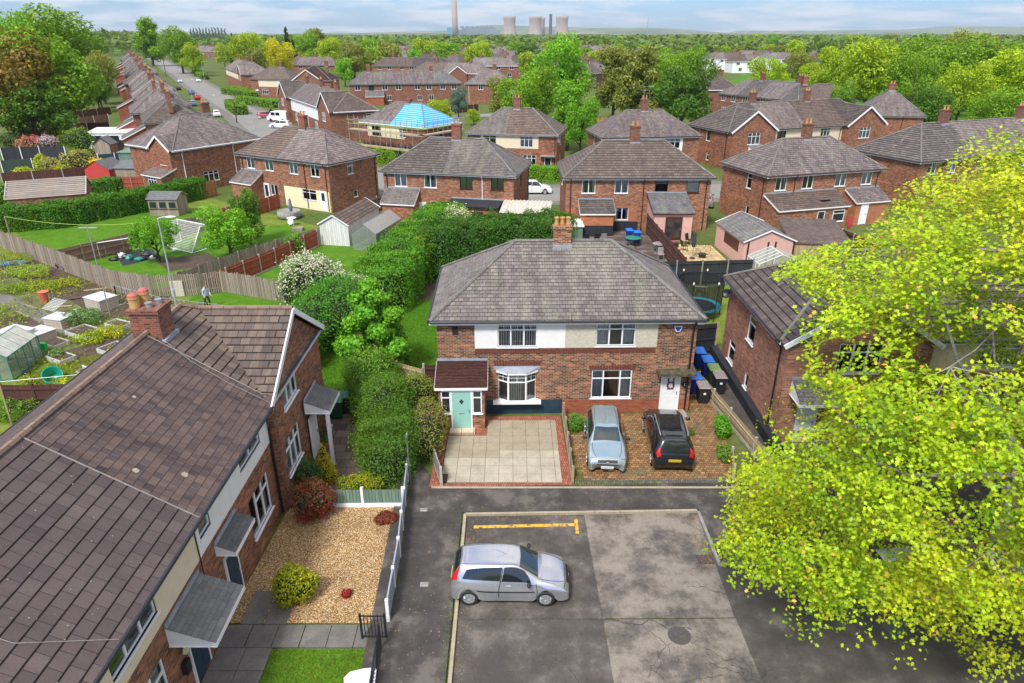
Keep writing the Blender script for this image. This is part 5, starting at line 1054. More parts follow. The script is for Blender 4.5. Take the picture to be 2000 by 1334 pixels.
def carmeshes(kind,sx,sy,sz):
    key=(kind,sx,sy,sz)
    if key in _cars: return _cars[key]
    Sf,nc=carsurf(HATCH,sx,sy,sz); out={}
    def patch(u0,u1,v0,v1,off,nu,nv,side=1,fn=None):
        b=MB(); g=[]
        for i in range(nu+1):
            for j in range(nv+1):
                tu=i/nu; tv=j/nv; u=u0+(u1-u0)*tu; v=v0+(v1-v0)*tv
                if fn: u,v=fn(tu,tv)
                p=Sf(u,v)
                if off: 
                    du=Sf(min(u+.02,nc-1.001),v)-Sf(max(u-.02,0),v); dv=Sf(u,min(v+.02,5))-Sf(u,max(v-.02,0)); n=np.cross(dv,du); n=n/(np.linalg.norm(n)+1e-9); 
                    if n[1]*1.0+n[2]*0.5<0 and abs(n[0])<0.9: n=-n
                    elif abs(n[0])>=0.9 and n[0]*(p[0])<0: n=-n
                    p=p+n*off
                g.append((p[0],p[1]*side,p[2]))
        b.v=g
        for i in range(nu):
            for j in range(nv):
                a=i*(nv+1)+j; f=(a,a+1,a+nv+2,a+nv+1); b.f.append(f if side<0 else f[::-1]); b.m.append(0)
        return b
    full=MB()
    for s in (1,-1):
        p=patch(0,nc-1.0001,0,5,0,(nc-1)*6,30,s); o=len(full.v); full.v+=p.v; full.f+=[tuple(o+i for i in f) for f in p.f]; full.m+=p.m
    out['body']=full.mesh('body',[],True,False)
    both=lambda *a,**k:[patch(*a,side=1,**k),patch(*a,side=-1,**k)]
    def cat(l):
        f=MB()
        for p in l: o=len(f.v); f.v+=p.v; f.f+=[tuple(o+i for i in q) for q in p.f]; f.m+=p.m
        return f
    out['windscreen']=cat(both(5.12,5.93,4.06,5,0.006,8,8)).mesh('windscreen',[],True,False)
    out['rear_window']=cat(both(10.12,10.86,4.12,5,0.006,8,8)).mesh('rear_window',[],True,False)
    sw=[]
    for sd in (1,-1):
        sw.append([patch(0,1,0,1,0.006,12,6,sd,fn=lambda a,c:(5.2+a*1.74 + c*0.5*(1-a),3.06+0.84*c)).mesh('side_window',[],True,False),patch(0,1,0,1,0.006,12,6,sd,fn=lambda a,c:(7.05+a*2.25-c*0.25*a,3.06+0.06*a+(0.84-0.24*a)*c)).mesh('side_window',[],True,False)])
    out['side']=sw
    out['head']=[patch(2.15,3.05,2.75,3.75,0.006,6,5,sd).mesh('headlight',[],True,False) for sd in (1,-1)]
    if kind=='hatch': out['tail']=[patch(9.95,11.25,2.92,3.92,0.010,6,5,sd).mesh('tail_light',[],True,False) for sd in (1,-1)]
    else: out['tail']=[patch(10.6,11.7,2.6,3.9,0.008,6,6,sd).mesh('tail_light',[],True,False) for sd in (1,-1)]
    out['seam']=[cat([patch(6.98,7.03,0.6,4.0,0.004,1,12,sd),patch(4.7,4.75,0.6,3.1,0.004,1,8,sd),patch(4.7,9.2 if kind!='hatch' else 7.03,3.02,3.06,0.004,16,1,sd)]).mesh('door_seam',[],False,False) for sd in (1,-1)]
    out['intake']=cat(both(0.45,0.95,3.9,5,0.006,4,6)).mesh('bumper_intake',[],True,False)
    out['hood_seam']=cat(both(2.1,4.9,4.02,4.07,0.005,14,1)+both(6.0,10.0,4.14,4.17,0.005,14,1)+both(11.0,11.04,3.2,5,0.006,1,10)+both(1.95,2.0,3.1,5,0.006,1,10)).mesh('panel_seam',[],False,False)
    out['grille']=cat(both(1.25,1.75,4.1,5,0.006,4,6)).mesh('grille',[],True,False)
    out['rooftop']=cat(both(6.3,9.4,4.15,5,0.005,10,8)).mesh('sunroof',[],True,False)
    out['strip']=[patch(4.9,8.3,1.45,1.62,0.010,14,2,sd).mesh('side_strip',[],True,False) for sd in (1,-1)]
    t=MB(); t.lathe([(0.30,-0.09),(0.305,-0.05),(0.305,0.05),(0.30,0.09),(0.21,0.10),(0.21,-0.09)],(0,0,0),24); out['tyre']=t.mesh('tyre',[M['rubber']],True,False)
    r=MB(); r.lathe([(0.205,0.0),(0.20,0.085),(0.18,0.075),(0.06,0.085),(0.05,0.095)],(0,0,0),24)
    for k in range(8): a=k*math.pi/4; r.bar((0.05*math.cos(a),0.05*math.sin(a),0.095),(0.19*math.cos(a),0.19*math.sin(a),0.10),0.06,0.02)
    out['rim']=r.mesh('rim',[M['wheelsilver']],False,False)
    _cars[key]=out; return out
def setmat(me,m):
    k=me.copy(); k.materials.clear(); k.materials.append(m); return k
M['redlight']=simple('red_lens',(0.55,0.01,0.012),0.15,coat=1.0,var=0.02); M['clearlens']=simple('clear_lens',(0.30,0.33,0.33),0.1,coat=1.0,var=0.1); M['yplate']=simple('yellow_plate',(0.75,0.50,0.02),0.5,var=0.02)
def car(name,label,x,y,heading,col,kind='hatch',scale=(1,1,1),plates=None,rails=False,group=None,metal=0.3,z=0.02,detail=True,strip=False,cat='car',glassroof=False):
    cm=carmeshes(kind,*scale); root=thing(name,label,cat,(x,y,z),R(heading),group); pm=paint(name+'_paint',col,metal); sx,sy,sz=scale
    link('body',setmat(cm['body'],pm),root); link('windscreen',setmat(cm['windscreen'],M['screen']),root); link('rear_window',setmat(cm['rear_window'],M['carglass']),root)
    for s in cm['side']:
        for q in s: link('side_window',setmat(q,M['carglass']),root)
    for q in cm['head']: link('headlight',setmat(q,M['clearlens']),root)
    for q in cm['tail']: link('tail_light',setmat(q,M['redlight']),root)
    link('grille',setmat(cm['grille'],M['black']),root); link('bumper_intake',setmat(cm['intake'],M['blackpaint']),root)
    if detail:
        for q in cm['seam']: link('door_seam',setmat(q,M['black']),root)
        if strip:
            for q in cm['strip']: link('side_strip',setmat(q,M['blackpaint']),root)
        for s in (1,-1):
            MB().ell((0.62*sx,s*0.93*sy,0.98*sz),(0.07,0.11,0.075),10,6).build('wing_mirror',pm if col[0]<0.3 else M['blackpaint'],root,smooth=True,uv=False)
            MB().box(-0.12*sx,0.03*sx,s*0.80*sy-0.035,s*0.80*sy+0.045 if s>0 else s*0.80*sy+0.035,0.80*sz,0.83*sz).build('door_handle',pm,root)
        link('panel_seam',setmat(cm['hood_seam'],M['rubber']),root)
        for s in (-0.45,0.1): MB().tube([(0.97*sx,s,0.99*sz),(0.80*sx,s+0.42,1.09*sz)],0.009,4).build('wiper',M['black'],root)
        MB().tube([(-0.1,0,1.42*sz),(-0.45,0,1.60*sz)],0.005,5).build('aerial',M['black'],root)
    if glassroof: link('sunroof',setmat(cm['rooftop'],M['carglass']),root)
    if rails:
        for s in (1,-1): MB().tube([(0.2*sx,s*0.56*sy,1.40*sz),(0.1*sx,s*0.57*sy,1.46*sz),(-1.2*sx,s*0.55*sy,1.45*sz),(-1.35*sx,s*0.53*sy,1.38*sz)],0.022,6).build('roof_rail',M['wheelsilver'],root)
    MB().box(-1.55*sx,1.5*sx,-0.62*sy,0.62*sy,0.19,0.60).build('underbody',M['black'],root)
    for wx in (1.16*sx,-1.33*sx):
        for s in (1,-1):
            w=link('wheel',None,root,(wx,s*0.745*sy,0.30)); w.rotation_euler=(R(-90*s),0,0); link('tyre',cm['tyre'],w); link('rim',cm['rim'],w)
    if plates:
        f=MB(); f.box(1.925*sx+0.005,1.94*sx+0.012,-0.26,0.26,0.30,0.41); p=f.build('number_plate',M['white'],root); textobj('plate_text',plates[0],0.11,p,(1.94*sx+0.014,0,0.315),(R(90),0,R(90)),M['black'],0.001)
        f=MB(); f.box(-1.95*sx-0.012,-1.93*sx,-0.26,0.26,0.56*sz,0.56*sz+0.11); p=f.build('number_plate',M['yplate'],root); textobj('plate_text',plates[1],0.11,p,(-1.95*sx-0.014,0,0.575*sz),(R(90),0,R(-90)),M['black'],0.001)
    MB().ell((1.95*sx,0,0.60*sz),(0.01,0.07,0.03),10,6).build('badge',M['wheelsilver'],root,uv=False)
    return root
car('parked_car','silver three-door hatchback parked side-on over the kerb of the bay',-0.06,17.62,-1.0,(0.56,0.58,0.61),plates=('KG04 JDU','KG04 JDU'),strip=True,metal=0.75,z=0.03)
car('parked_car','pale blue silver hatchback parked nose-out on the block-paved drive',4.14,25.9,-93.9,(0.34,0.44,0.47),plates=('KG04 JDU','KG04 JDU'),metal=0.5,z=0.105)
car('parked_car','black estate car with silver roof rails and yellow rear plate on the drive',6.95,26.15,86.7,(0.008,0.009,0.012),kind='estate',scale=(1.10,1.08,1.08),plates=('EK70 KZG','EK70 KZG'),rails=True,metal=0.1,z=0.105,glassroof=True)
car('parked_car','black car at the bottom edge of the photo, only its roof showing',1.35,11.1,0,(0.01,0.01,0.012),metal=0.1)
car('parked_car','white hatchback parked behind the brick semis on the back street',2.6,80.2,0,(0.78,0.79,0.80),metal=0.0,scale=(1.06,1,1.05))
car('parked_car','silver car half hidden between the tiled semi and its right neighbour',21.3,79.5,80,(0.4,0.45,0.5)); car('parked_car','grey car in front of the silver one between the two semis',21.0,74.2,80,(0.3,0.33,0.36))
car('parked_car','pale car hidden under the big maple, seen through its leaves',13.8,17.5,1,(0.55,0.58,0.62)); car('parked_car','white car under the right side of the big maple',18.9,17.5,2,(0.7,0.72,0.74))
for px,py,hd,c_,lb in ((351,158,-62,(0.65,0.7,0.78),'pale blue car on the far left lane of the main road'),(387,157,-62,(0.8,0.8,0.82),'white car beside the hedge on the far right of the road'),(374,180,118,(0.05,0.18,0.45),'blue car parked behind the red one'),(385,190,118,(0.50,0.02,0.02),'bright red car on the main road'),(377,202,118,(0.10,0.16,0.28),'dark car parked left of the road behind the terrace roof'),(422,222,118,(0.8,0.8,0.82),'white car partly hidden by the corner house roof'),(313,114,-62,(0.05,0.07,0.2),'dark blue car far up the road under the trees'),(520,225,30,(0.45,0.1,0.16),'pink and white car beside the white van'),(347,172,118,(0.02,0.02,0.03),'black car close to the terraces up the road')):
    x,y=G(px,py,0.6); car('parked_car',lb,x,y,hd,c_,detail=False,metal=0.0)
x,y=G(548,243,0.7); car('parked_car','white estate car on the walled corner drive',x,y,170,(0.8,0.8,0.8),'estate',(1.1,1.05,1.05),detail=False,metal=0.0)
x,y=G(1384,240,.7)
for px,py,lb in ((1800,250,'white car by the park path beside the hipped house'),(1560,128,'white car in front of the distant red house')):
    x,y=G(px,py,0.6); car('parked_car',lb,x,y,20,(0.8,0.8,0.82),detail=False,metal=0.0)
def van(x,y,h,label):
    root=thing('parked_van',label,'van',(x,y,0.05),R(h)); b=MB(); pr=[(-2.5,0.35),(2.4,0.35),(2.5,0.9),(1.9,1.25),(1.2,2.1),(-2.3,2.25),(-2.5,2.1)]
    for s in (-0.95,0.95): b.poly([(a,s,c) for a,c in pr][::(1 if s<0 else -1)])
    for i in range(len(pr)): p,q=pr[i],pr[(i+1)%len(pr)]; b.poly([(p[0],-0.95,p[1]),(p[0],0.95,p[1]),(q[0],0.95,q[1]),(q[0],-0.95,q[1])])
    b.build('body',M['white'],root); MB().bar((1.95,0,1.27),(1.25,0,2.08),1.6,0.04,up=(0,1,0)).build('windscreen',M['carglass'],root)
    for s in (-0.96,0.96): MB().box(0.3,1.3,s-0.005,s+0.005,1.3,1.9).build('side_window',M['carglass'],root); MB().box(-0.9,0.1,s-0.005,s+0.005,1.3,1.9).build('side_window',M['carglass'],root)
    for wx in (1.5,-1.5):
        for s in (-0.85,0.85): MB().tube([(wx,s-0.1,0.34),(wx,s+0.12,0.34)],0.34,14).build('wheel',M['rubber'],root)
x,y=G(545,228,1.0); van(x,y,160,'white van parked at the end of the white fronted terrace')
# ---------------- bins ----------------
binm=None
def wbin(x,y,rz,body,lid,label,z=0.11,open_=0):
    root=thing('wheelie_bin',label,'wheelie bin',(x,y,z),R(rz),'wheelie bins'); b=MB(); a=[(-.23,-.27,.06),(.23,-.27,.06),(.23,.22,.06),(-.23,.22,.06)]; c=[(-.29,-.34,.95),(.29,-.34,.95),(.29,.32,.95),(-.29,.32,.95)]
    b.poly(a[::-1]); b.poly(c)
    for i in range(4): j=(i+1)%4; b.poly([a[i],a[j],c[j],c[i]])
    b.box(-.30,.30,-.36,.34,.90,.96); b.build('bin_body',simple('bin_%s'%body,{'black':(0.02,0.02,0.025),'blue':(0.015,0.03,0.22),'green':(0.012,0.07,0.03),'dgreen':(0.02,0.05,0.02)}[body],0.5,var=0.15),root)
    l=MB(); lp=[(-.31,-.38,.97),(.31,-.38,.97),(.31,.36,1.0),(-.31,.36,1.0)]; lq=[(-.25,-.30,1.02),(.25,-.30,1.02),(.25,.32,1.06),(-.25,.32,1.06)]; l.poly(lq); l.poly(lp[::-1])
    for i in range(4): j=(i+1)%4; l.poly([lp[i],lp[j],lq[j],lq[i]])
    l.tube([(-.28,.40,1.02),(.28,.40,1.02)],0.02,6); l.build('lid',simple('lid_%s'%lid,{'blue':(0.01,0.16,0.62),'grey':(0.26,0.23,0.22),'green':(0.03,0.16,0.06),'olive':(0.17,0.27,0.09),'sage':(0.16,0.26,0.19)}[lid],0.5,var=0.15),root)
    for s in (-1,1): MB().tube([(s*0.26,.30,.10),(s*0.31,.30,.10)],0.1,10).build('wheel',M['rubber'],root)
    MB().box(-.06,.06,-.352,-.338,.62,.72).build('sticker',M['white'],root) if lid in('grey',) else None
for a in ((9.62,30.3,0,'black','grey','black bin with grey lid nearest the white door'),(9.45,31.3,0,'blue','blue','blue bin behind the black one beside the house wall'),(9.35,32.2,0,'dgreen','sage','pale green lidded bin behind the blue one against the wall'),(10.75,31.4,0,'black','grey','black bin with grey lid across the low fence'),(10.70,32.3,0,'dgreen','olive','olive green lidded bin across the fence'),(10.62,33.3,0,'blue','blue','wider blue lidded bin across the fence, second from the back'),(10.45,34.4,0,'blue','blue','blue lidded bin at the back beside the dark gate')): wbin(*a,z=0.03)
for px,py,bd,ld,lb in ((640,815,'blue','blue','dark blue bin under the grey porch canopy'),(661,815,'green','green','dark green bin beside the blue one by the canopy'),(676,806,'black','green','black bin behind the green one in the hedge')):
    x,y=G(px,py,0.0); wbin(x,y,10,bd,ld,lb,0.04)
for px,py,bd,ld,lb in ((1228,470,'blue','blue','left blue bin against the black painted wall'),(1243,474,'blue','blue','right blue bin against the black painted wall'),(1131,462,'green','green','green bin beside the chimney pots'),(292,352,'green','green','green bin at the far left brick gable')):
    x,y=G(px,py,0.0); wbin(x,y,0,bd,ld,lb,0.02)
# ---------------- fences ----------------
def gl(*p): return [G(a,b,c) for a,b,c in p]
fence('board_fence','brown close-board alley fence with concrete posts below the bright sapling',[(-10.6,39.5),(-9.4,36.6),(-7.4,33.5),(-5.05,29.9)],1.75,'fbrown',base=0.2)
fence('panel_fence','low grey panel fence with leafy shrub hanging over it beside the driveway',[(-4.75,28.9),(-3.6,25.6),(-2.9,23.2)],0.95,'concrete',base=0.15,th=0.05,rail=False,sp=1.9)
fence('board_fence','tan fence panel sagging between concrete posts behind the alley',[(-6.0,31.9),(-4.55,31.1)],1.5,'ftan'); fence('board_fence','dark red brown fence panel joining the corner of the centre house',[(-4.5,31.1),(-3.55,31.1)],1.75,'fbrown')
fence('board_fence','slatted tan fence behind the left garden shrubs',[(-10.2,40.5),(-12.5,43.9)],1.6,'ftan')
fence('panel_fence','light grey painted front fence with white posts along the pavement',[(-4.45,25.0),(-4.22,21.9),(-4.0,19.0),(-3.92,16.1)],0.95,'greypanel',post='white',sp=1.8,ph=1.0,th=0.05,rail=False) if M.setdefault('greypanel',simple('grey_blue_paint',(0.30,0.34,0.40),0.7)) else None
fence('panel_fence','green low fence with white post and white base at the gravel garden',[(-7.7,22.0),(-5.9,22.0),(-4.3,22.02)],0.78,'fgreen',post='white',base=0.16,sp=1.75,ph=0.9,rail=False)
tag(MB().box(-7.6,-4.3,21.86,21.9,0,0.17).build('board_edging',M['white']),'white base board under the green fence','edging')
fence('picket_fence','low weathered picket fence between the two driveways',[(2.5,28.8),(2.52,23.5)],0.78,'fgrey',sp=1.3,base=0.08,style='close',post='ftan',rail=False)
fence('board_fence','low tan board fence along the right edge of the block paving',[(9.85,32.0),(10.4,28.2),(10.75,25.6),(11.1,23.7)],0.85,'ftan',base=0.15,post='conc_post',sp=1.85)
fence('board_fence','short tan board fence post stub at the pavement by the maple',[(9.25,23.7),(9.55,25.0)],0.75,'ftan',sp=1.4)
fence('board_fence','tall black gate and fence closing the alley beside the bins',[(8.75,35.6),(11.85,36.2)],1.9,'blackpaint',post='ftan',sp=1.5)
fence('board_fence','black stained close-board fence behind the trampoline',[(10.2,47.9),(17.9,48.5)],1.85,'fblack',post='grey',sp=1.9)
fence('board_fence','dark brown sloping fence between the blue bin yard and the patio',[(12.6,62.6),(13.0,49.0)],1.8,'fbrown',post='fbrown')
fence('picket_fence','long weathered picket fence between allotment and lawns',[(-50.5,62.6),(-45.0,58.0),(-36.0,51.8),(-28.3,46.3),(-25.6,45.6)],1.65,'fgrey',post='fgrey',style='picket',sp=1.9)
fence('picket_fence','weathered picket fence behind the walking man',[(-20.9,46.6),(-16.5,44.7),(-10.8,43.6)],1.6,'fgrey',post='fgrey',style='picket')
fence('picket_fence','weathered picket fence with white gate behind the metal rails',[(-25.6,45.6),(-22.2,45.9),(-20.9,46.6)],1.6,'fgrey',post='fgrey',style='gap')
tag(MB().box(0,0.85,-0.05,0.05,0,1.15).build('garden_gate',M['pebble'],None,loc=(-24.2,45.65,0),rz=R(8)),'white solid gate in the picket fence behind the lamp post','gate')
fence('picket_fence','long weathered picket fence running up beside the white shed',gl((345,533,1.55),(500,480,1.55),(640,440,1.55),(735,400,1.5)),1.55,'fgrey',post='fgrey',style='picket',sp=2.0)
fence('board_fence','rust-red close-board fence with concrete posts behind the back lawn',gl((398,536,1.5),(440,524,1.5),(535,486,1.5),(618,449,1.5)),1.5,'fred',sp=1.9,base=0.15)
fence('board_fence','weathered brown fence between the goals and the hedge lawn',gl((112,488,1.5),(200,468,1.5),(270,452,1.5)),1.5,'fbrownw',sp=2.0,post='fgrey') if M.setdefault('fbrownw',wood('worn_brown_board',(0.20,0.115,0.08),(0.30,0.19,0.13),1.6)) else None
fence('picket_fence','pale weathered fence behind the large white goal',gl((310,440,1.5),(400,418,1.5),(440,404,1.5)),1.5,'fgrey',post='fgrey',style='picket'); fence('board_fence','red brown fence panels behind the bushy tree',gl((410,412,1.5),(500,392,1.5),(545,378,1.5)),1.5,'fred')
fence('board_fence','tan fence beside the hot tub yard and the brick semi',gl((700,396,1.6),(752,378,1.6)),1.6,'fgrey')
fence('board_fence','striped reddish fence above the long left hedge',gl((228,345,1.5),(305,345,1.5)),1.5,'fred',post='fgrey'); fence('board_fence','yellow brown gate panel leaning at the corner house',gl((390,360,1.7),(420,352,1.7)),1.8,'forange')
fence('board_fence','black fence with white posts at far left behind pink shrub',gl((0,290,1.7),(75,287,1.7),(125,288,1.7)),1.8,'fblack',post='white',sp=3.2,rail=False)
fence('board_fence','green fence with white posts in front of the black one',gl((0,315,1.6),(120,308,1.6),(190,302,1.6)),1.7,'fgreend',post='white',sp=3.0,rail=False) if M.setdefault('fgreend',wood('dark_green_board',(0.03,0.055,0.04),(0.05,0.08,0.055))) else None
fence('board_fence','dark brown fence with white posts above the shed roofs',gl((0,338,1.5),(120,330,1.5),(300,312,1.5)),1.5,'fbrown',post='conc_post',sp=3.0,rail=False)
fence('board_fence','dark blue fence with pale posts beside the small summer house',gl((186,302,1.6),(258,297,1.6)),1.6,'navy',post='white',sp=3.0,rail=False)
fence('board_fence','dark maroon fence with white posts below the tall left trees',gl((78,243,1.7),(213,240,1.7)),1.8,'fbrown',post='white',sp=3.4,rail=False); fence('board_fence','brown red fence row just behind the maroon one',gl((120,232,1.7),(210,222,1.7)),1.6,'fbrownw',post='white',sp=3.6,rail=False); fence('board_fence','brown fence row under the dark trees further back',gl((130,218,1.7),(215,208,1.7)),1.6,'fbrown',post='conc_post',sp=4,rail=False)
fence('board_fence','dark fence with white post beside the white garden room',gl((186,276,1.7),(258,272,1.7)),1.7,'fblack',post='white',sp=3,rail=False)
fence('board_fence','dark red fence crossing the garden below the small greenhouse',gl((0,752,1.5),(62,752,1.5),(140,750,1.5)),1.5,'fbrown',post='fbrown')
fence('board_fence','orange fence behind the birch trees',gl((1130,232,1.7),(1160,230,1.7),(1185,229,1.7)),1.7,'forange',sp=2.4); fence('board_fence','dark fence among the small gardens beside the blue roof',gl((880,208,1.6),(935,203,1.6)),1.6,'fbrown',post='conc_post')
fence('board_fence','dark brown fence behind the pink garage',gl((1490,440,1.6),(1560,470,1.6)),1.7,'fbrown',post='fbrown'); fence('board_fence','dark red fence right of the red parasol',gl((1645,450,1.6),(1720,480,1.6)),1.7,'fbrown')
# metal railings
def railing(name,label,pts,h,n=14,mat='black',r=0.012,cat='railing',group=None):
    root=thing(name,label,cat,(pts[0][0],pts[0][1],0.03),0,group); ox,oy=pts[0]
    for i in range(len(pts)-1):
        a=Vector((pts[i][0]-ox,pts[i][1]-oy,0)); b=Vector((pts[i+1][0]-ox,pts[i+1][1]-oy,0)); m=MB(); L=(b-a).length; k=max(2,int(n*L))
        for z in (0.12,h): m.bar(a+Vector((0,0,z)),b+Vector((0,0,z)),0.035,0.035)
        for j in range(k+1): p=a.lerp(b,j/k); m.bar(p+Vector((0,0,0.08)),p+Vector((0,0,h+(0.08 if j%2 else 0.02))),r*2,r*2)
        m.build('bars',M[mat],root)
        for p in (a,b): MB().box(p.x-0.03,p.x+0.03,p.y-0.03,p.y+0.03,0,h+0.1).build('post',M[mat],root)
railing('iron_gate','black iron garden gate standing open over the slab path',[(-4.62,15.45),(-3.88,15.45)],0.95,10,cat='gate'); railing('iron_railing','black iron railing beside the small front lawn',[(-3.98,15.05),(-3.86,12.8),(-3.75,9.5)],0.95,8)
railing('metal_rail','galvanised rail fence in front of the walking man',[(-27.4,44.4),(-23.0,42.0),(-19.6,41.0),(-15.5,39.6)],1.25,1.6,'grey',0.03); railing('iron_gate','black iron gate in front of the white hatchback',[(5.2,71.0),(6.3,71.2)],1.2,8,cat='gate')
# ---------------- near planting ----------------
B=bush
B('conifer_bush','large feathery green conifer at the bend of the patio',-5.9,27.5,1.35,1.9,3.0,(0.10,0.21,0.02),24000,0.065,nb=12,cat='shrub'); B('rounded_bush','big rounded yellow-green conifer in front of the feathery one',-5.5,24.9,1.5,1.25,2.2,(0.13,0.20,0.02),20000,0.06,nb=13,cat='shrub')
B('small_tree_bush','bright green leafy shrub at the top of the patio by the alley fence',-7.1,30.4,1.7,1.5,3.0,(0.14,0.28,0.03),14000,0.09,nb=9,cat='shrub',core=False)
B('climbing_shrub','leafy shrub with reddish tips over the grey panel fence',-3.75,26.1,1.05,2.1,2.3,(0.17,0.21,0.04),12000,0.075,nb=12,cat='shrub',flower=simple('reddish_leaf',(0.30,0.12,0.06),0.7),fl=0.12); B('climbing_shrub','taller leafy shrub beside the brown fence panel',-4.6,29.2,0.9,1.1,2.5,(0.18,0.24,0.04),8000,0.08,cat='shrub')
B('golden_conifer','small golden upright conifer below the gable window',-7.75,23.6,0.5,0.5,1.75,(0.40,0.37,0.015),7000,0.05,cone=True,cat='shrub'); B('low_hedge_bush','low yellow-green clipped shrub behind the green fence',-6.2,22.75,1.45,0.5,1.0,(0.25,0.29,0.015),9000,0.055,cat='shrub')
B('red_bush','red and copper leaved shrub at the corner of the gravel',-7.65,21.3,0.95,0.9,1.75,(0.24,0.045,0.035),10000,0.07,cat='shrub',flower=M['leaf'] if False else simple('green_under_leaf',(0.10,0.16,0.02),0.7),fl=0.22); B('dark_bush','dark green climber against the brick corner',-8.2,22.9,0.55,0.8,1.6,(0.05,0.12,0.03),5000,0.07,cat='shrub')
B('laurel_bush','glossy yellow-green ball shrub on the golden gravel',-7.15,17.1,0.78,0.78,1.3,(0.24,0.27,0.012),9000,0.075,cat='shrub'); B('small_plant','small red leaved plant alone on the gravel',-5.5,17.2,0.22,0.2,0.3,(0.30,0.03,0.03),700,0.06,cat='plant',nb=4); B('dry_shrub','low sprawling red brown plant in the gravel corner',-4.85,21.1,0.6,0.45,0.3,(0.20,0.05,0.03),2500,0.07,cat='plant')
B('hawthorn_bush','tall hawthorn covered in white blossom',-12.9,42.0,2.9,1.9,4.6,(0.11,0.20,0.03),26000,0.12,nb=14,cat='tree',flower=simple('white_blossom',(0.62,0.63,0.44),0.8),fl=0.38); B('hawthorn_bush','second blossoming hawthorn spray right of the tall one',-9.6,40.8,1.8,1.4,3.3,(0.12,0.22,0.03),12000,0.10,cat='tree',flower=simple('white_blossom2',(0.58,0.62,0.40),0.8),fl=0.18)
B('laurel_mass','broad deep green shrub mass behind the brown gable wing',-10.6,38.0,3.1,3.0,4.0,(0.06,0.21,0.015),42000,0.11,nb=16,cat='shrub'); B('laurel_mass','lower deep green shrub hugging the back of the wing',-12.4,34.4,2.0,2.2,3.0,(0.055,0.19,0.015),18000,0.11,cat='shrub')
def sapling():
    rng=np.random.default_rng(9); bl=[]
    for i in range(22):
        t=(i+.5)/22; z=0.9+3.6*t; r=1.55*math.sin(math.pi*min(1,0.25+0.75*t))*rng.uniform(.5,1); a=i*2.4; bl.append((r*1.1*math.cos(a),r*1.1*math.sin(a),z*1.22,0.62*(1.2-0.6*t),0.5*(1.2-.6*t)))
    P,D=blob_points(rng,bl,18000,0.5,0.6); root=thing('maple_sapling','bright green young maple leaning over the brown alley fence','tree',(-7.35,33.1,0)); c=link('crown',leafobj_mesh('crown',P,D,0.17,rng,[M['leaf']],'maple',0.6,0.6),root); c.color=(0.16,0.42,0.03,1)
    t=MB(); t.tube([(0,0,0),(0.1,0,1.5),(0,0.1,3.0),(0.05,0,4.5)],[0.07,0.05,0.035,0.01],7)
    for b_ in bl[::2]: t.tube([(0.05,0,b_[2]*0.6),(b_[0],b_[1],b_[2])],[0.025,0.006],5)
    t.build('trunk',M['bark'],root,uv=False)
sapling()
B('shrub','green shrub between car and picket fence on the block drive',3.0,27.6,0.4,0.65,0.9,(0.10,0.26,0.03),3500,0.06,cat='shrub'); B('weed_plant','weedy plant in the paving by the black car',8.3,27.2,0.38,0.25,0.3,(0.09,0.18,0.03),900,0.06,cat='plant',nb=4)
B('fern_bush','bushy green fern-like plant at the tan fence',9.75,27.2,0.42,0.9,1.0,(0.10,0.29,0.02),6000,0.08,cat='plant'); B('fern_bush','green plant with red flowers near the pavement by the maple',9.35,25.2,0.45,0.8,0.7,(0.12,0.25,0.03),4000,0.07,cat='plant',flower=simple('red_flower',(0.7,0.03,0.03),0.7),fl=0.05)
hedge('mixed_hedge','broad overgrown hedge sweeping from the white blossom up to the small greenhouse',[(-8.6,43.6),(-8.4,47),(-7.4,53),(-6.0,60.5)],3.6,3.0,(0.085,0.23,0.015),42000,0.13,bumpy=0.25,seed=5)
hedge('mixed_hedge','tall dark evergreen hedge behind the left end of the centre roof',[(-5.4,50.5),(-1.5,52.0),(3.3,53.0)],3.2,3.9,(0.05,0.135,0.016),30000,0.13,bumpy=0.35,seed=6); B('elder_bush','pale flowering elder above the dark hedge by the flat extension',-4.6,57.6,1.6,1.5,3.9,(0.17,0.28,0.05),12000,0.12,cat='shrub',flower=simple('cream_flower',(0.7,0.68,0.45),0.8),fl=0.3); B('privet_bush','yellow-green bush in front of the corrugated roof',2.6,55.6,1.4,1.0,2.7,(0.22,0.33,0.02),7000,0.12,cat='shrub'); B('privet_bush','yellow tipped bush on top of the sweeping hedge',-6.6,50.0,1.2,1.2,3.7,(0.28,0.30,0.015),6000,0.12,cat='shrub')
B('laurel_mass','large rounded laurel at the back corner of the lawn',-8.3,47.6,1.9,1.9,3.7,(0.07,0.20,0.015),20000,0.12,nb=12,cat='shrub')
hp=gl((0,425,1.2),(110,418,1.2),(300,385,1.2),(382,366,1.2)); hedge('privet_hedge','long clipped dark green hedge behind the upper lawn',hp,2.2,2.1,(0.06,0.17,0.014),42000,0.16,bumpy=0.18,seed=7)
hedge('privet_hedge','short clipped hedge under the striped red fence',gl((130,372,1),(225,362,1)),1.5,1.8,(0.08,0.20,0.02),9000,0.16); B('round_bush','round hedge plant at far left below the pale garage roof',G(10,405)[0],G(10,405)[1],2.2,2.0,2.6,(0.09,0.22,0.02),7000,0.16,cat='shrub')
x,y=G(452,505); tree(x,y,4.4,4.6,'round','fresh',1,'apple_tree','fresh green bushy fruit tree beside the picket fence'); x,y=G(490,478); tree(x,y,5.0,3.6,'round','dark',1,'garden_tree','darker bushy tree right behind the fruit tree'); x,y=G(312,512); tree(x,y,4.0,4.2,'spread','fresh',1,'apple_tree','small leaning fruit tree beside the lamp post')
B('small_bush','small green sapling against the rust-red fence',G(576,500)[0],G(576,500)[1],1.0,0.8,1.9,(0.13,0.28,0.03),3500,0.11,cat='shrub')
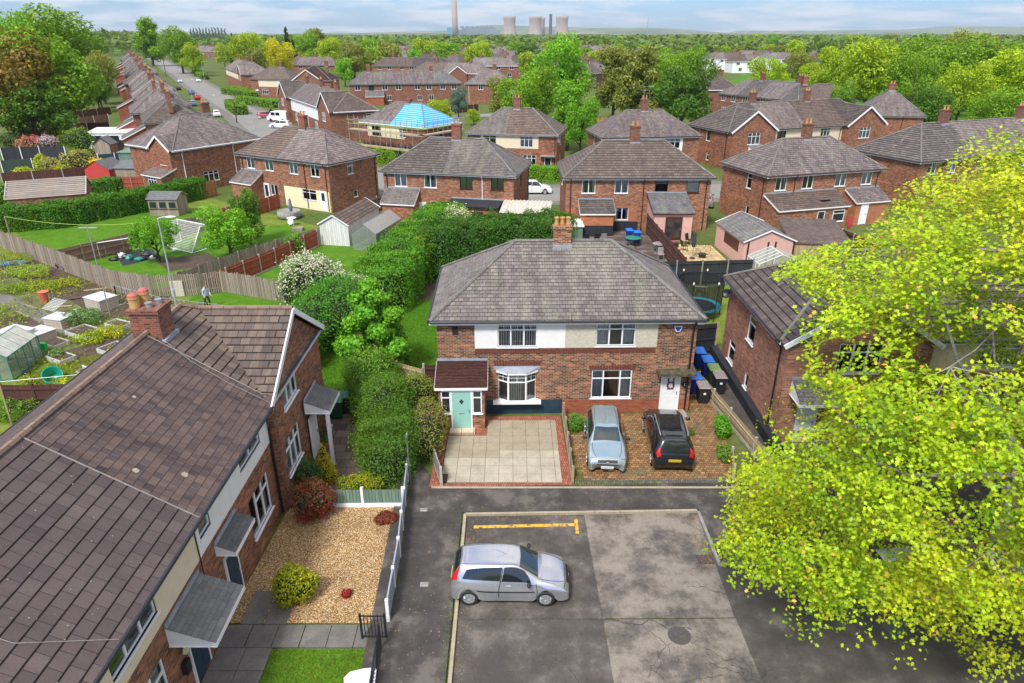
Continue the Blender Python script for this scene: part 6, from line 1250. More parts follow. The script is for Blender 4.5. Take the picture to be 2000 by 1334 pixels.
for px,py,rx,h,c_,lb in ((160,342,2.6,3.4,(0.30,0.29,0.06),'variegated rounded bush beside the red shed'),(192,342,1.9,2.2,(0.70,0.45,0.01),'bright golden yellow bush beside the red shed'),(105,338,1.6,2.0,(0.30,0.29,0.10),'pale yellow-green bush left of the variegated one'),(85,338,1.0,2.6,(0.36,0.42,0.02),'lime green bush by the brown fence'),(52,350,1.3,1.6,(0.33,0.38,0.02),'lime bush above the pale garage roof'),(160,302,2.9,4.4,(0.12,0.26,0.02),'rounded bright green tree beside the small summer house'),(122,278,1.9,2.0,(0.60,0.45,0.01),'golden bush left of the green parasol'),(65,278,2.2,2.4,(0.22,0.30,0.02),'yellow green bush at far left gardens'),(120,340,1.0,1.2,(0.35,0.38,0.02),'small lime shrub between the yellow ones'),(252,312,1.7,1.6,(0.15,0.20,0.06),'grey green bush beside the green bin'),(140,252,1.8,1.8,(0.08,0.14,0.03),'dark low bush below the maroon fence'),(108,262,2.3,2.2,(0.25,0.22,0.12),'brownish shrub between the gardens'),(30,292,3.0,3.0,(0.09,0.15,0.03),'dark shrub at the far left corner of the gardens')):
    x,y=G(px,py); B('garden_bush',lb,x,y,rx,rx,h,c_,3500,0.2,cat='bush',nb=7)
for px,py,c_,f_,lb in ((97,302,(0.20,0.18,0.06),(0.62,0.42,0.50),'pink blossoming rhododendron by the black fence'),(62,304,(0.26,0.27,0.12),(0.6,0.15,0.1),'cream and red variegated shrub left of the pink one')):
    x,y=G(px,py); B('garden_bush',lb,x,y,2.4,2.0,3.0,c_,5000,0.2,cat='bush',nb=7,flower=simple(lb[:6]+'_petal',f_,0.8),fl=0.5)
x,y=G(108,258); tree(x,y,6.0,5.2,'round','lime',1,'garden_tree','small bright lime tree in front of the maroon fence'); x,y=G(200,212); tree(x,y,8,7,'round','fresh',1,'garden_tree','fresh green tree beside the brick extension up the road')
for a,b,c_,lb in (((440,178),(498,186),0,'upper clipped front garden hedge of the hipped semi'),((470,196),(540,204),0,'lower bright clipped hedge at the junction'),((455,176),(480,180),0,'short hedge stub by the road')):
    hedge('privet_hedge',lb,gl((a[0],a[1],0.8),(b[0],b[1],0.8)),2.6,1.8,(0.13,0.27,0.02),4000,0.3)
for px,py,w_,h,c_,lb in ((1055,352,3.4,1.7,(0.13,0.29,0.02),'square clipped hedge in front of the black door'),(752,318,3.5,1.8,(0.15,0.30,0.02),'bright clipped hedge between the semis under the scaffold')):
    x,y=G(px,py,0); hedge('privet_hedge',lb,[(x-w_/2,y),(x+w_/2,y)],2.0,h,c_,4000,0.16)
for k,(px,py,w_) in enumerate(((400,150,60),(390,142,40),(470,215,30))):
    x,y=G(px,py,1); hedge('roadside_hedge',['roadside hedge right of the white car','hedge further up the road on its right','bright low hedge above the brick garden wall'][k],[(x,y),(x-w_*0.25,y+w_*0.48)],3,2,(0.11,0.23,0.02),2500,0.4)
hedge('conifer_hedge','dark green overgrown hedge mass running along the patio path',[(-7.2,31.0),(-6.1,28.6),(-5.35,25.2),(-5.2,24.0)],2.0,2.05,(0.075,0.165,0.018),30000,0.075,bumpy=0.32,seed=12)
# ---------------- sheds, greenhouses, garages ----------------
shed('garage','pale tiled garage roof with white fascia at the left edge',-50.6,68.0,R(24),6.9,5.5,2.0,3.3,'brick','palegrey','garage','x',door=False,trim='white')
x,y=G(296,421); shed('wooden_shed','weathered wooden shed with dark roof and window row on the upper lawn',x,y-0.2,R(-2),3.0,2.2,1.75,2.35,'fgrey','felt','shed','x',door=False,wins=3,trim='fgrey')
x,y=G(628,478); shed('white_shed','flaking white boarded shed with long rusty corrugated roof',x,y,R(-12),2.7,7.0,1.9,2.75,'slatwhite','concbrown','shed','y',door=False,trim='white')
x,y=G(170,352); shed('red_shed','small red gabled shed beside the golden bush',x,y,R(-12),3.6,3.0,1.5,2.5,'redwall','felt','shed','y',door=False) if M.setdefault('redwall',simple('red_paint_wall',(0.50,0.05,0.04),0.8)) else None
x,y=G(218,352); shed('long_shed','long low grey roofed shed beside the green bin',x,y,R(-2),7.0,3.0,1.5,2.0,'fgrey','felt','shed','flat',door=False)
x,y=G(188,305); shed('small_summerhouse','small pale summer house with dark pointed roof',x,y,R(0),2.4,2.2,1.8,2.8,'fgrey','felt','shed','y',door=False,trim='black')
x,y=G(175,290); shed('garden_room','white flat-roofed garden room with three dark windows',x,y,R(4),8.0,4.0,2.4,2.8,'whitepaint','white','garden room','flat',door=False,wins=3)
x,y=G(235,322); shed('green_shed','shed with flat green roof beside the dark blue fence',x,y,R(0),6,3,1.7,1.9,'fgreen','fgreen','shed','flat',door=False)
shed('pink_garage','pink rendered garage with grey slate roof and white ridge beside the patio',18.3,52.2,R(4),4.1,6.2,2.15,3.05,'pink','slategrey','garage','y',door=False,trim='white')
x,y=G(1412,508); b_=MB()
for X in (0.3,1.9,2.5,4.0): b_.box(X,X+0.14,-0.03,0.0,0,2.1)
b_.box(-0.02,0.02,1.0,4.2,1.0,1.9); b_.build('garage_timbers',M['brownframe'],None,loc=(18.3,52.2,0),rz=R(4)); tag(bpy.data.objects['garage_timbers'],'dark timber strips on the pink garage front','trim'); bpy.data.objects['garage_timbers'].parent=None
shed('dark_garage','brown roofed garage with orange ridge beyond the pink garage',22.6,53.6,R(-10),4.6,6.2,1.7,2.2,'ftan','concbrown','garage','flat',door=False)
def greenhouse(label,x,y,rz,w,d,he,hr,frame,roofmat=None,name='greenhouse'):
    root=thing(name,label,'greenhouse',(x,y,0.02),rz); f=MB(); g=MB()
    for X in (0,w):
        for k in range(5): Y=d*k/4; f.bar((X,Y,0),(X,Y,he),0.04); f.bar((X,Y,he),(w/2,Y,hr),0.04)
        f.bar((X,0,he),(X,d,he),0.05); f.bar((X,0,0.03),(X,d,0.03),0.05); g.poly([(X,0,0),(X,d,0),(X,d,he),(X,0,he)])
    for Y in (0,d):
        g.poly([(0,Y,0),(w,Y,0),(w,Y,he),(w/2,Y,hr),(0,Y,he)]); f.bar((0,Y,0.03),(w,Y,0.03),0.05)
        for X in (w*0.32,w*0.68): f.bar((X,Y,0),(X,Y,he+(hr-he)*0.6),0.035)
    f.bar((0+w/2,0,hr),(w/2,d,hr),0.05); f.build('frame',M[frame],root); g.build('pane',M['ghglass'],root,uv=False); r=MB(); r.poly([(0,0,he+.02),(w/2,0,hr+.02),(w/2,d,hr+.02),(0,d,he+.02)]); r.poly([(w,0,he+.02),(w,d,he+.02),(w/2,d,hr+.02),(w/2,0,hr+.02)]); r.build('roof',M[roofmat or 'ghroof'],root)
    return root
m=MT('greenhouse_glass'); tr=m.n('ShaderNodeBsdfTransparent',_Color=(0.80,0.88,0.85)); pp=m.n('ShaderNodeBsdfPrincipled',_Roughness=0.2); m.set(pp,'Base Color',(0.45,0.5,0.42)); x_=m.n('ShaderNodeMixShader'); x_.inputs[0].default_value=0.35; m.t.links.new(tr.outputs[0],x_.inputs[1]); m.t.links.new(pp.outputs[0],x_.inputs[2]); m.t.links.new(x_.outputs[0],m.o.inputs[0]); M['ghglass']=m.m
M['ghroof']=simple('polycarbonate',(0.50,0.50,0.42),0.4,var=0.2); M['ghgreen']=simple('green_frame',(0.02,0.22,0.16),0.4)
greenhouse('small green-framed greenhouse with cream roof at the left edge',-28.9,32.6,R(4),2.0,2.9,1.35,2.0,'ghgreen'); x,y=G(695,488); greenhouse('grey aluminium greenhouse beside the white shed',x-0.2,y,R(-14),2.2,5.6,1.5,2.3,'grey','ghgrey') if M.setdefault('ghgrey',simple('dirty_glass_roof',(0.30,0.29,0.27),0.35)) else None
greenhouse('clear glass greenhouse at the right of the black fence',18.3,48.4,R(4),3.4,2.2,1.5,2.2,'white','ghglass')
# corrugated carport
def carport():
    root=thing('corrugated_canopy','white corrugated plastic roof on posts beside the flat extension','canopy',(-1.2,61.3,0),R(-8)); b=MB(); n=26; w=4.6; d=3.2
    for i in range(n): x0=w*i/n; x1=w*(i+1)/n; a=2.45+0.09*(i%2); c=2.45+0.09*((i+1)%2); b.poly([(x0,0,a-0.25),(x1,0,c-0.25),(x1,d,c+0.25),(x0,d,a+0.25)])
    b.build('roof_sheet',simple('dirty_white_plastic',(0.62,0.58,0.49),0.6,var=0.25,vs=6),root)
    for X,Y in ((0.1,0.1),(4.5,0.1),(4.5,3.1),(0.1,3.1)): MB().box(X-0.05,X+0.05,Y-0.05,Y+0.05,0,2.25 if Y<1 else 2.6).build('post',M['fgrey'],root)
carport()
x,y=G(1075,470); shed('small_white_roofed_shed','green shed with flat white lid roof behind the chimney',x-0.5,y,R(2),3.4,2.0,1.3,1.45,'fgreen','whitepaint','shed','flat',door=False)
# ---------------- goals, trampoline, toys ----------------
def netm(name,cell,col,wd=0.12):
    m=MT(name); uv=m.coord('UV'); b=m.n('ShaderNodeTexBrick',_Vector=uv,_Color1=(0,0,0),_Color2=(0,0,0),_Mortar=(1,1,1),_Scale=1.0,_Mortar_Size=cell*wd,_Mortar_Smooth=0.0,_Brick_Width=cell,_Row_Height=cell,offset=0.0)
    tr=m.n('ShaderNodeBsdfTransparent'); d=m.n('ShaderNodeBsdfDiffuse',_Color=col+(1,)); x=m.n('ShaderNodeMixShader'); m.t.links.new(b.outputs[0],x.inputs[0]); m.t.links.new(tr.outputs[0],x.inputs[1]); m.t.links.new(d.outputs[0],x.inputs[2]); m.t.links.new(x.outputs[0],m.o.inputs[0]); return m.m
M['net']=netm('goal_net',0.14,(0.75,0.75,0.72),0.06); M['meshnet']=netm('trampoline_net',0.03,(0.03,0.03,0.03),0.2)
def goal(label,x,y,rz,w,h,dp,net=True):
    root=thing('football_goal',label,'goal',(x,y,0.03),rz,'garden football goals'); b=MB(); T=0.045; t2=dp*0.35
    for X in (0,w): b.tube([(X,0,0),(X,0,h),(X,t2,h),(X,dp,0.0),(X,0,0)],T,6)
    b.tube([(0,0,h),(w,0,h)],T,6); b.tube([(0,dp,0.03),(w,dp,0.03)],T,6); b.build('frame',M['white'],root)
    if net:
        n=MB(); n.poly([(0,t2,h),(w,t2,h),(w,dp,0),(0,dp,0)]); n.poly([(0,0,h),(w,0,h),(w,t2,h),(0,t2,h)])
        for X in (0,w): n.poly([(X,0,0),(X,0,h),(X,t2,h),(X,dp,0)])
        n.build('net',M['net'],root)
a=G(412,484); goal('large white goal with net standing on the lawn',a[0],a[1],R(150),4.0,2.0,1.9); a=G(196,505); goal('small white goal frame tipped against the weathered fence',a[0],a[1],R(38),3.3,1.3,0.9,False)
def trampoline():
    root=thing('trampoline','round trampoline with turquoise rim and dark net enclosure','trampoline',(12.3,42.2,0)); b=MB(); n=28
    for i in range(n):
        a=2*math.pi*i/n; c=2*math.pi*(i+1)/n
        for r0,r1,mt in ((0,1.15,0),(1.15,1.5,1)): b.poly([(r0*math.cos(a),r0*math.sin(a),0.72),(r1*math.cos(a),r1*math.sin(a),0.72),(r1*math.cos(c),r1*math.sin(c),0.72),(r0*math.cos(c),r0*math.sin(c),0.72)][(1 if r0==0 else 0):],mt)
    b.build('jumping_mat',[M['black'],simple('turquoise_pad',(0.02,0.45,0.60),0.5)],root,uv=False)
    for i in range(6):
        a=i*math.pi/3; x,y=1.5*math.cos(a),1.5*math.sin(a); MB().tube([(x,y,0),(x*1.04,y*1.04,1.4),(x*1.06,y*1.06,2.6)],0.03,6).build('pole',M['black'],root); MB().ell((x*1.06,y*1.06,2.66),(0.06,0.06,0.1),8,5).build('pole_cap',M['creamyellow'],root,uv=False)
    t=MB(); t.tube([(1.55*math.cos(i*0.524),1.55*math.sin(i*0.524),2.5) for i in range(13)],0.02,5); t.build('top_ring',M['black'],root)
    q=MB()
    for i in range(n): a=2*math.pi*i/n; c=2*math.pi*(i+1)/n; q.poly([(1.5*math.cos(a),1.5*math.sin(a),0.72),(1.5*math.cos(c),1.5*math.sin(c),0.72),(1.55*math.cos(c),1.55*math.sin(c),2.5),(1.55*math.cos(a),1.55*math.sin(a),2.5)])
    q.build('net',M['meshnet'],root)
trampoline()
def bouncy():
    root=thing('bouncy_castle','small colourful inflatable play castle beyond the corner of the house','bouncy castle',(10.6,37.6,0)); col={'r':(0.6,0.01,0.03),'b':(0.01,0.12,0.6),'y':(0.75,0.5,0.01),'g':(0.02,0.45,0.08),'c':(0.05,0.4,0.75)}
    mt={k:simple('inflatable_'+k,v,0.35,var=0.05) for k,v in col.items()}
    MB().box(-1.3,1.3,-0.9,1.0,0,0.08).build('base_mat',M['kerbgrey'],root); MB().ell((-0.7,0,0.4),(0.8,0.45,0.4),14,8).build('inflatable_tube',mt['b'],root,True,uv=False); MB().ell((0.1,0.1,0.45),(0.7,0.4,0.4),14,8).build('inflatable_slide',mt['r'],root,True,uv=False); MB().ell((-0.7,0.5,0.6),(0.6,0.3,0.35),14,8).build('inflatable_tube',mt['g'],root,True,uv=False); MB().ell((0.9,0.3,0.5),(0.35,0.35,0.45),14,8).build('inflatable_tube',mt['g'],root,True,uv=False)
    for X in (-0.35,0.75): MB().tube([(X+0.3*math.cos(i*0.524),0.3,1.15+0.3*math.sin(i*0.524)) for i in range(13)],0.1,8).build('inflatable_ring',mt['y'],root,True,uv=False)
    for X in (0.3,0.75): MB().tube([(X,-0.5,0.1),(X,-0.4,1.0)],0.08,8).build('inflatable_post',mt['c'],root,True,uv=False)
    MB().tube([(0.3,-0.45,0.4),(0.75,-0.45,0.4)],0.07,8).build('inflatable_step',mt['y'],root,True,uv=False)
bouncy()
# hot tub, parasols, garden furniture
x,y=G(566,425,0); o=MB().lathe([(1.15,0),(1.2,0.3),(1.15,0.65),(1.0,0.72),(0.95,0.6)],(0,0,0),24).build('hot_tub',M['concrete'],None,True,loc=(x,y,0.05)); tag(o,'round grey inflatable hot tub in the paved yard','hot tub')
def parasol(label,x,y,h,col,r=0.16,open_=False):
    root=thing('garden_parasol',label,'parasol',(x,y,0),0); MB().tube([(0,0,0),(0,0,h)],0.025,6).build('pole',M['grey'],root); MB().lathe([(r*0.7,h-1.3),(r,h-0.9),(r*0.5,h-0.1),(0.01,h)],(0,0,0),8).build('canopy',simple(label[:8]+'_cloth',col,0.8),root); MB().lathe([(0.25,0),(0.22,0.08),(0.04,0.1)],(0,0,0),12).build('base',M['black'],root)
for px,py,c_,lb in ((1352,505,(0.03,0.04,0.07),'folded dark blue parasol on the yellow patio'),(1653,468,(0.45,0.03,0.05),'folded crimson parasol in the right hand garden'),(571,432,(0.12,0.17,0.25),'folded blue grey parasol beside the hot tub'),(142,262,(0.2,0.45,0.38),'folded pale green parasol in the far left garden')):
    x,y=G(px,py,0); parasol(lb,x,y,2.3,c_,0.2)
def table(label,x,y,r,mat,h=0.72):
    root=thing('garden_table',label,'table',(x,y,0.03)); MB().lathe([(r,h-0.03),(r,h)],(0,0,0),20).build('table_top',M[mat],root)
    for i in range(4): a=i*1.57+.78; MB().tube([(r*.7*math.cos(a),r*.7*math.sin(a),0),(r*.5*math.cos(a),r*.5*math.sin(a),h-0.03)],0.02,5).build('leg',M[mat],root)
def chair(label,x,y,rz,mat):
    root=thing('garden_chair',label,'chair',(x,y,0.03),R(rz),'garden chairs'); MB().box(-.24,.24,-.24,.24,.42,.46).build('seat',M[mat],root); MB().bar((0,.24,.46),(0,.34,.95),.46,.03,up=(0,1,0)).build('backrest',M[mat],root)
    for sx_ in (-.2,.2):
        for sy_ in (-.2,.2): MB().box(sx_-.015,sx_+.015,sy_-.015,sy_+.015,0,.42).build('leg',M[mat],root)
for px,py,r_,mt,lb in ((1287,492,0.6,'kerbgrey','round pale table beside the brown fence on the patio'),(1235,480,0.7,'ghgreen','round table under a dark green cover by the blue bins'),(571,440,0.45,'white','white round table beside the hot tub')): x,y=G(px,py,0); table(lb,x,y,r_,mt)
for px,py,rz,mt,lb in ((1345,478,40,'black','black garden chair behind the folded blue parasol'),(1336,490,100,'black','black garden chair left of the blue parasol'),(1290,507,0,'kerbgrey','pale chair in front of the round patio table'),(1236,500,140,'grey','grey reclining chair beside the covered table'),(1145,475,180,'black','dark chair against the black lean-to wall'),(1165,475,180,'black','second dark chair against the black lean-to wall'),(1178,475,180,'grey','metal framed chair at the right of the lean-to'),(150+10,0,0,'white','')):
    if lb: x,y=G(px,py,0); chair(lb,x,y,rz,mt)
tag(MB().box(0,0.55,0,0.4,0,0.35).build('storage_box',M['black'],None,loc=(*G(1313,484),0)),'small black storage box on the yellow patio','box')
tag(MB().box(-0.6,0.6,0,0.35,0,0.06).build('door_mat',simple('red_mat',(0.6,0.03,0.03),0.8),None,loc=(*G(1305,474),0.02)),'red door step mat below the brown patio doors','mat')
def pot(label,x,y,r,h,col,plant=None,z=0.03,pc=(0.1,0.2,0.03)):
    root=thing('plant_pot',label,'plant pot',(x,y,z),0); MB().lathe([(r*0.7,0),(r,h),(r*1.08,h),(r*0.9,h-0.02)],(0,0,0),12).build('pot',simple('pot_%d%d%d'%tuple(int(c*99) for c in col),col,0.7),root)
    if plant:
        rng=np.random.default_rng(int(abs(x*100))); q=sph(rng,260); P=np.stack([q[:,0]*plant*0.8,q[:,1]*plant*0.8,h+plant*0.5+q[:,2]*plant*0.7],1); c=link('plant',leafobj_mesh('plant',P,q,0.09,rng,[M['leaf']]),root); c.color=pc+(1,)
for px,py,r_,h,c_,pl_,lb,pc in ((1371,503,0.35,0.3,(0.03,0.03,0.03),0.8,'clipped round topiary in a black pot on the patio',(0.06,0.13,0.02)),(1245,508,0.25,0.35,(0.55,0.22,0.06),0.3,'terracotta pot beside the reclining chair',(0.3,0.3,0.05)),(637,840,0.17,0.3,(0.22,0.32,0.38),0.3,'blue grey pot with silvery plant by the canopy post',(0.35,0.40,0.34)),(646,842,0.12,0.28,(0.7,0.7,0.68),None,'small white pot next to the blue grey one',None),(693,840,0.14,0.35,(0.72,0.72,0.70),0.18,'white tub pot at the hedge side of the patio',(0.2,0.1,0.05)),(625,868,0.2,0.25,(0.40,0.14,0.06),0.35,'terracotta pot with leafy plant under the gable window',(0.07,0.16,0.03)),(637,874,0.16,0.25,(0.55,0.22,0.06),0.12,'orange pot with small white flower on the patio',(0.1,0.3,0.05)),(89,590,0.35,0.75,(0.55,0.15,0.08),None,'large terracotta pot at the edge of the soil bed',None)):
    x,y=G(px,py,0); pot(lb,x,y,r_,h,c_,pl_,pc=pc or (0.1,0.2,0.03))
def dish(label,x,y,z,rz,col='grey',r=0.32):
    root=thing('satellite_dish',label,'satellite dish',(x,y,z),R(rz)); o=MB().lathe([(0.02,0.05),(r*0.6,0.08),(r,0.16),(r,0.14),(r*0.6,0.05),(0.02,0.02)],(0,0,0),16).build('dish',M[col],root,True); o.rotation_euler=(R(65),0,0); MB().tube([(0,0,0),(0,-0.35,0.05)],0.012,5).build('arm',M['grey'],root); MB().tube([(0,0,0),(0,0.2,-0.15)],0.02,5).build('bracket',M['grey'],root)
dish('dark satellite dish on the left wall of the right hand house',11.62,34.6,4.3,-40,'black',0.26); dish('white satellite dish standing beside the hot tub table',*G(571,447),0.7,-20,'white'); dish('dark satellite dish on the right wall of the cream banded semi',*[a for a in (6.0,92.6)],4.2,40)
# ---------------- street lamps, poles, aerials ----------------
def lamp(label,x,y,h,arm=1.1,rz=0,name='street_lamp',mat='lampgrey'):
    root=thing(name,label,'street lamp',(x,y,0),R(rz),'street lamps'); MB().tube([(0,0,0),(0,0,1.2),(0,0,1.25),(0,0,h)],[0.09,0.09,0.06,0.045],8).build('post',M[mat],root)
    MB().tube([(0,0,h),(arm*0.5,0,h+0.08),(arm,0,h+0.1)],0.035,6).build('arm',M[mat],root); b=MB(); b.ell((arm+0.25,0,h+0.08),(0.36,0.13,0.07),12,6); b.build('lamp_head',M['white'],root,True,uv=False)
M['lampgrey']=simple('lamp_post_grey',(0.42,0.47,0.52),0.5,metal=0.3)
def lampat(px,pyb,pyt,label,arm=1.1,rz=0): x,y=G(px,pyb); lamp(label,x,y,ZT(y,pyt),arm,rz)
lampat(345,597,427,'tall grey street lamp beside the allotment picket fence',0.55,10)
for i,(px,pb,pt) in enumerate(((1890,260,170),(500,258,229),(413,208,186),(376,197,156),(352,170,136),(400,160,120),(357,130,108),(545,212,200))):
    lampat(px,pb,pt,['tall grey park road lamp at the right','white-topped street lamp at the side street mouth','street lamp right of the road junction','street lamp beside the red car','street lamp left of the main road','street lamp behind the roadside hedge','farthest street lamp up the main road','street lamp in front of the hipped semi hedge'][i],1.2,-28)
for px,pb,pt,lb in ((463,240,196,'brown wooden telegraph pole in the side street'),(1795,255,209,'wooden pole with pale cap right of the park lamp'),(325,150,108,'wooden pole left of the main road')):
    x,y=G(px,pb); h=ZT(y,pt); root=thing('telegraph_pole',lb,'pole',(x,y,0)); MB().tube([(0,0,0),(0,0,h)],[0.15,0.1],8).build('pole_shaft',M['bark'],root); MB().box(-0.12,0.12,-0.05,0.05,h-0.4,h-0.1).build('pole_box',M['grey'],root)
def aerial(label,x,y,z,h,rz=0):
    root=thing('tv_aerial',label,'aerial',(x,y,z),R(rz),'tv aerials'); b=MB(); q_=0.5 if y<30 else 1; b.tube([(0,0,0),(0,0,h)],0.018,5); b.tube([(-0.6*q_,0,h-0.1),(0.6*q_,0,h-0.1)],0.012*q_,5)
    for i in range(7): X=(-0.55+i*0.18)*q_; b.tube([(X,-0.2,h-0.1),(X,0.2,h-0.1)],0.008*q_,4)
    b.build('rods',M['grey'],root)
for a in (('tv aerial on the chimney of the purple slate semi behind',17.2,94.0,8.9,1.6),('second tv aerial beside it on the same chimney',17.9,94.3,8.9,2.0),('tv aerial on the brown tiled park-side house chimney',52.0,112,8.6,1.8),('aerial on the cream banded semi chimney',0.1,96.5,8.6,1.6),('tall aerial on the near terrace chimney',-13.9,21.9,8.2,3.2),('aerial above the long terrace by the park',48,152,7.8,1.6)): aerial(*a)
# ---------------- scaffold ----------------
def scaffold():
    root=thing('scaffolding','tube scaffolding with yellow-green clips around the blue roofed house','scaffolding',(-23.2,105.9,0),R(-35)); ym=simple('lime_tube',(0.35,0.5,0.06),0.6); W=12.6
    for i in range(7):
        X=i*W/6
        for Y in (-1.5,-0.3): MB().tube([(X,Y,0),(X,Y,6.2)],0.04,5).build('standard',M['grey'],root)
    for i in range(4):
        Y=1+i*2.2
        for X in (W+0.6,W+1.7): MB().tube([(X,Y,0),(X,Y,6.2)],0.04,5).build('standard',M['grey'],root)
    for z in (2.0,4.2,5.1,5.6):
        for Y in (-1.5,-0.3): MB().tube([(-0.3,Y,z),(W+1.7,Y,z)],0.035,5).build('ledger',ym if z in(2.0,5.1) else M['grey'],root)
        for X in (W+0.6,W+1.7): MB().tube([(X,-1.5,z),(X,8,z)],0.035,5).build('ledger',ym if z in(2.0,5.1) else M['grey'],root)
    for z in (2.0,4.2): MB().box(-0.2,W+1.7,-1.45,-0.4,z+0.06,z+0.12).build('deck',M['ftan'],root); MB().box(W+0.65,W+1.65,-1.4,8,z+0.06,z+0.12).build('deck',M['ftan'],root)
    for X in (1,5,9): MB().tube([(X,-1.6,0),(X+2,-1.6,4.2)],0.035,5).build('brace',M['grey'],root)
scaffold()
# ---------------- allotment ----------------
def crate(name,label,x,y,rz,w,d,h,mat,lid=None,fill=None,z=0.02,cat='planter'):
    root=thing(name,label,cat,(x,y,z),R(rz)); b=MB(); nb=max(1,int(h/0.16))
    for i in range(nb):
        z0=i*h/nb; z1=(i+1)*h/nb-0.015; b.box(0,w,0,0.04,z0,z1); b.box(0,w,d-0.04,d,z0,z1); b.box(0,0.04,0.04,d-0.04,z0,z1); b.box(w-0.04,w,0.04,d-0.04,z0,z1)
    b.build('boards',M[mat],root)
    if fill: MB().box(0.05,w-0.05,0.05,d-0.05,0,h-0.08).build('soil_fill',M[fill],root)
    if lid: MB().box(-0.04,w+0.04,-0.04,d+0.04,h,h+0.05).build('cover',M[lid],root)
    return root
M['paleboard']=wood('pale_board',(0.42,0.36,0.28),(0.55,0.50,0.42),1.5); M['plasticwhite']=simple('dirty_white_sheet',(0.62,0.62,0.60),0.6,var=0.25,vs=4); M['bluetarp']=simple('blue_tarp',(0.12,0.28,0.50),0.7,var=0.2)
for px,py,rz,w_,d_,h,mt,ld,fl_,lb in ((168,602,-28,1.7,1.3,0.75,'paleboard','plasticwhite',None,'pale compost box with white sheet cover and red weight'),(88,640,-15,1.4,1.1,0.6,'paleboard','plasticwhite',None,'low compost box topped with white sheet behind the wire crate'),(45,672,-25,1.4,1.3,0.7,'paleboard','plasticwhite',None,'striped compost box beside the wrapped pallet'),(0,678,-20,1.7,1.2,0.95,'plasticwhite','plasticwhite',None,'white wrapped pallet block at the left edge'),(128,655,-28,2.2,1.3,0.3,'plasticwhite',None,'soil','raised bed with white edging full of green crop'),(190,690,-28,2.4,1.3,0.3,'plasticwhite',None,'soil','raised bed with yellow green plants by the roof edge'),(75,675,-28,1.6,1.0,0.28,'paleboard',None,'soil','pale wooden raised bed with dark soil'),(92,705,-28,1.4,0.9,0.3,'plasticwhite',None,'soil','narrow white bed with feathery herbs'),(205,640,-25,1.5,0.9,0.3,'plasticwhite',None,'soil','small white raised bed next to the chimney'),(150,735,-20,1.5,1.0,0.3,'paleboard',None,'soil','wire covered bed below the white framed crate')):
    x,y=G(px,py); crate('raised_bed' if not ld else 'compost_box',lb,x,y,rz,w_,d_,h,mt,ld,fl_)
for px,py,rx,ry,h,c_,n_,lb in ((165,632,1.6,1.1,1.0,(0.11,0.22,0.07),3500,'grey green artichoke clump in the allotment'),(175,668,1.2,0.8,0.6,(0.26,0.36,0.02),2200,'bright leafy vegetables in the white bed'),(220,655,1.1,0.8,0.6,(0.32,0.36,0.02),2200,'yellow green leaves beside the chimney'),(240,690,1.2,0.8,0.5,(0.34,0.34,0.02),2200,'yellowish plants at the roof edge bed'),(115,700,0.5,0.5,0.6,(0.12,0.22,0.05),1200,'feathery herb clump in the narrow bed'),(60,540,2.6,1.2,0.9,(0.24,0.36,0.03),3500,'row of large leaved green crops'),(80,565,2.6,1.2,0.6,(0.22,0.30,0.02),3500,'low yellow green crop patch near the soil'),(20,570,1.6,1.0,0.5,(0.16,0.26,0.02),1800,'green crop patch at the left edge'),(25,515,2.6,1.4,0.9,(0.20,0.26,0.03),2600,'overgrown weeds beside the blue tarp'),(130,555,1.6,0.9,0.4,(0.26,0.30,0.02),1600,'low crops at the foot of the black bags'),(70,775,0.7,0.6,1.3,(0.22,0.26,0.03),2400,'climbing shrub on the dark red fence'),(15,820,0.9,0.8,1.1,(0.12,0.25,0.03),2200,'round shrub below the dark red fence'),(62,815,0.6,0.6,1.0,(0.12,0.22,0.03),1500,'shrub below the red fence next to the roof'),(130,765,0.6,0.5,0.8,(0.35,0.40,0.03),1300,'yellow green plant beside the green tub')):
    x,y=G(px,py); B('crop_patch',lb,x,y,rx,ry,h,c_,n_,0.10,cat='plants',nb=7,core=False)
x,y=G(105,740); tag(MB().lathe([(0.35,0),(0.5,0.55),(0.53,0.58),(0.45,0.55),(0.3,0.1)],(0,0,0),16).build('green_tub',simple('green_plastic',(0.0,0.22,0.12),0.4),None,True,loc=(x,y,0)),'tipped dark green tub on the allotment grass','tub').rotation_euler=(0.6,0.5,0)
x,y=G(88,690); tag(MB().box(-.2,.2,-.12,.12,0,.35).build('watering_can',simple('bright_green_plastic',(0.0,0.5,0.06),0.4),None,loc=(x,y,0.3)),'bright green container on the raised bed corner','container')
x,y=G(20,517); b_=MB(); rnd=random.Random(2)
for i in range(6): b_.ell((i*0.45,rnd.uniform(-.2,.3),0.1),(0.5,0.4,0.22),8,5)
tag(b_.build('tarpaulin',M['bluetarp'],None,loc=(x-1.4,y,0)),'crumpled pale blue tarpaulin on the weeds','tarpaulin')
bl=[(75,505,'w'),(92,510,'w'),(103,512,'b'),(113,517,'b'),(122,524,'b'),(133,528,'k'),(151,533,'p'),(160,537,'b'),(172,541,'b'),(180,544,'b'),(190,548,'b'),(200,550,'b'),(245,557,'c'),(255,560,'c')]
rnd=random.Random(5)
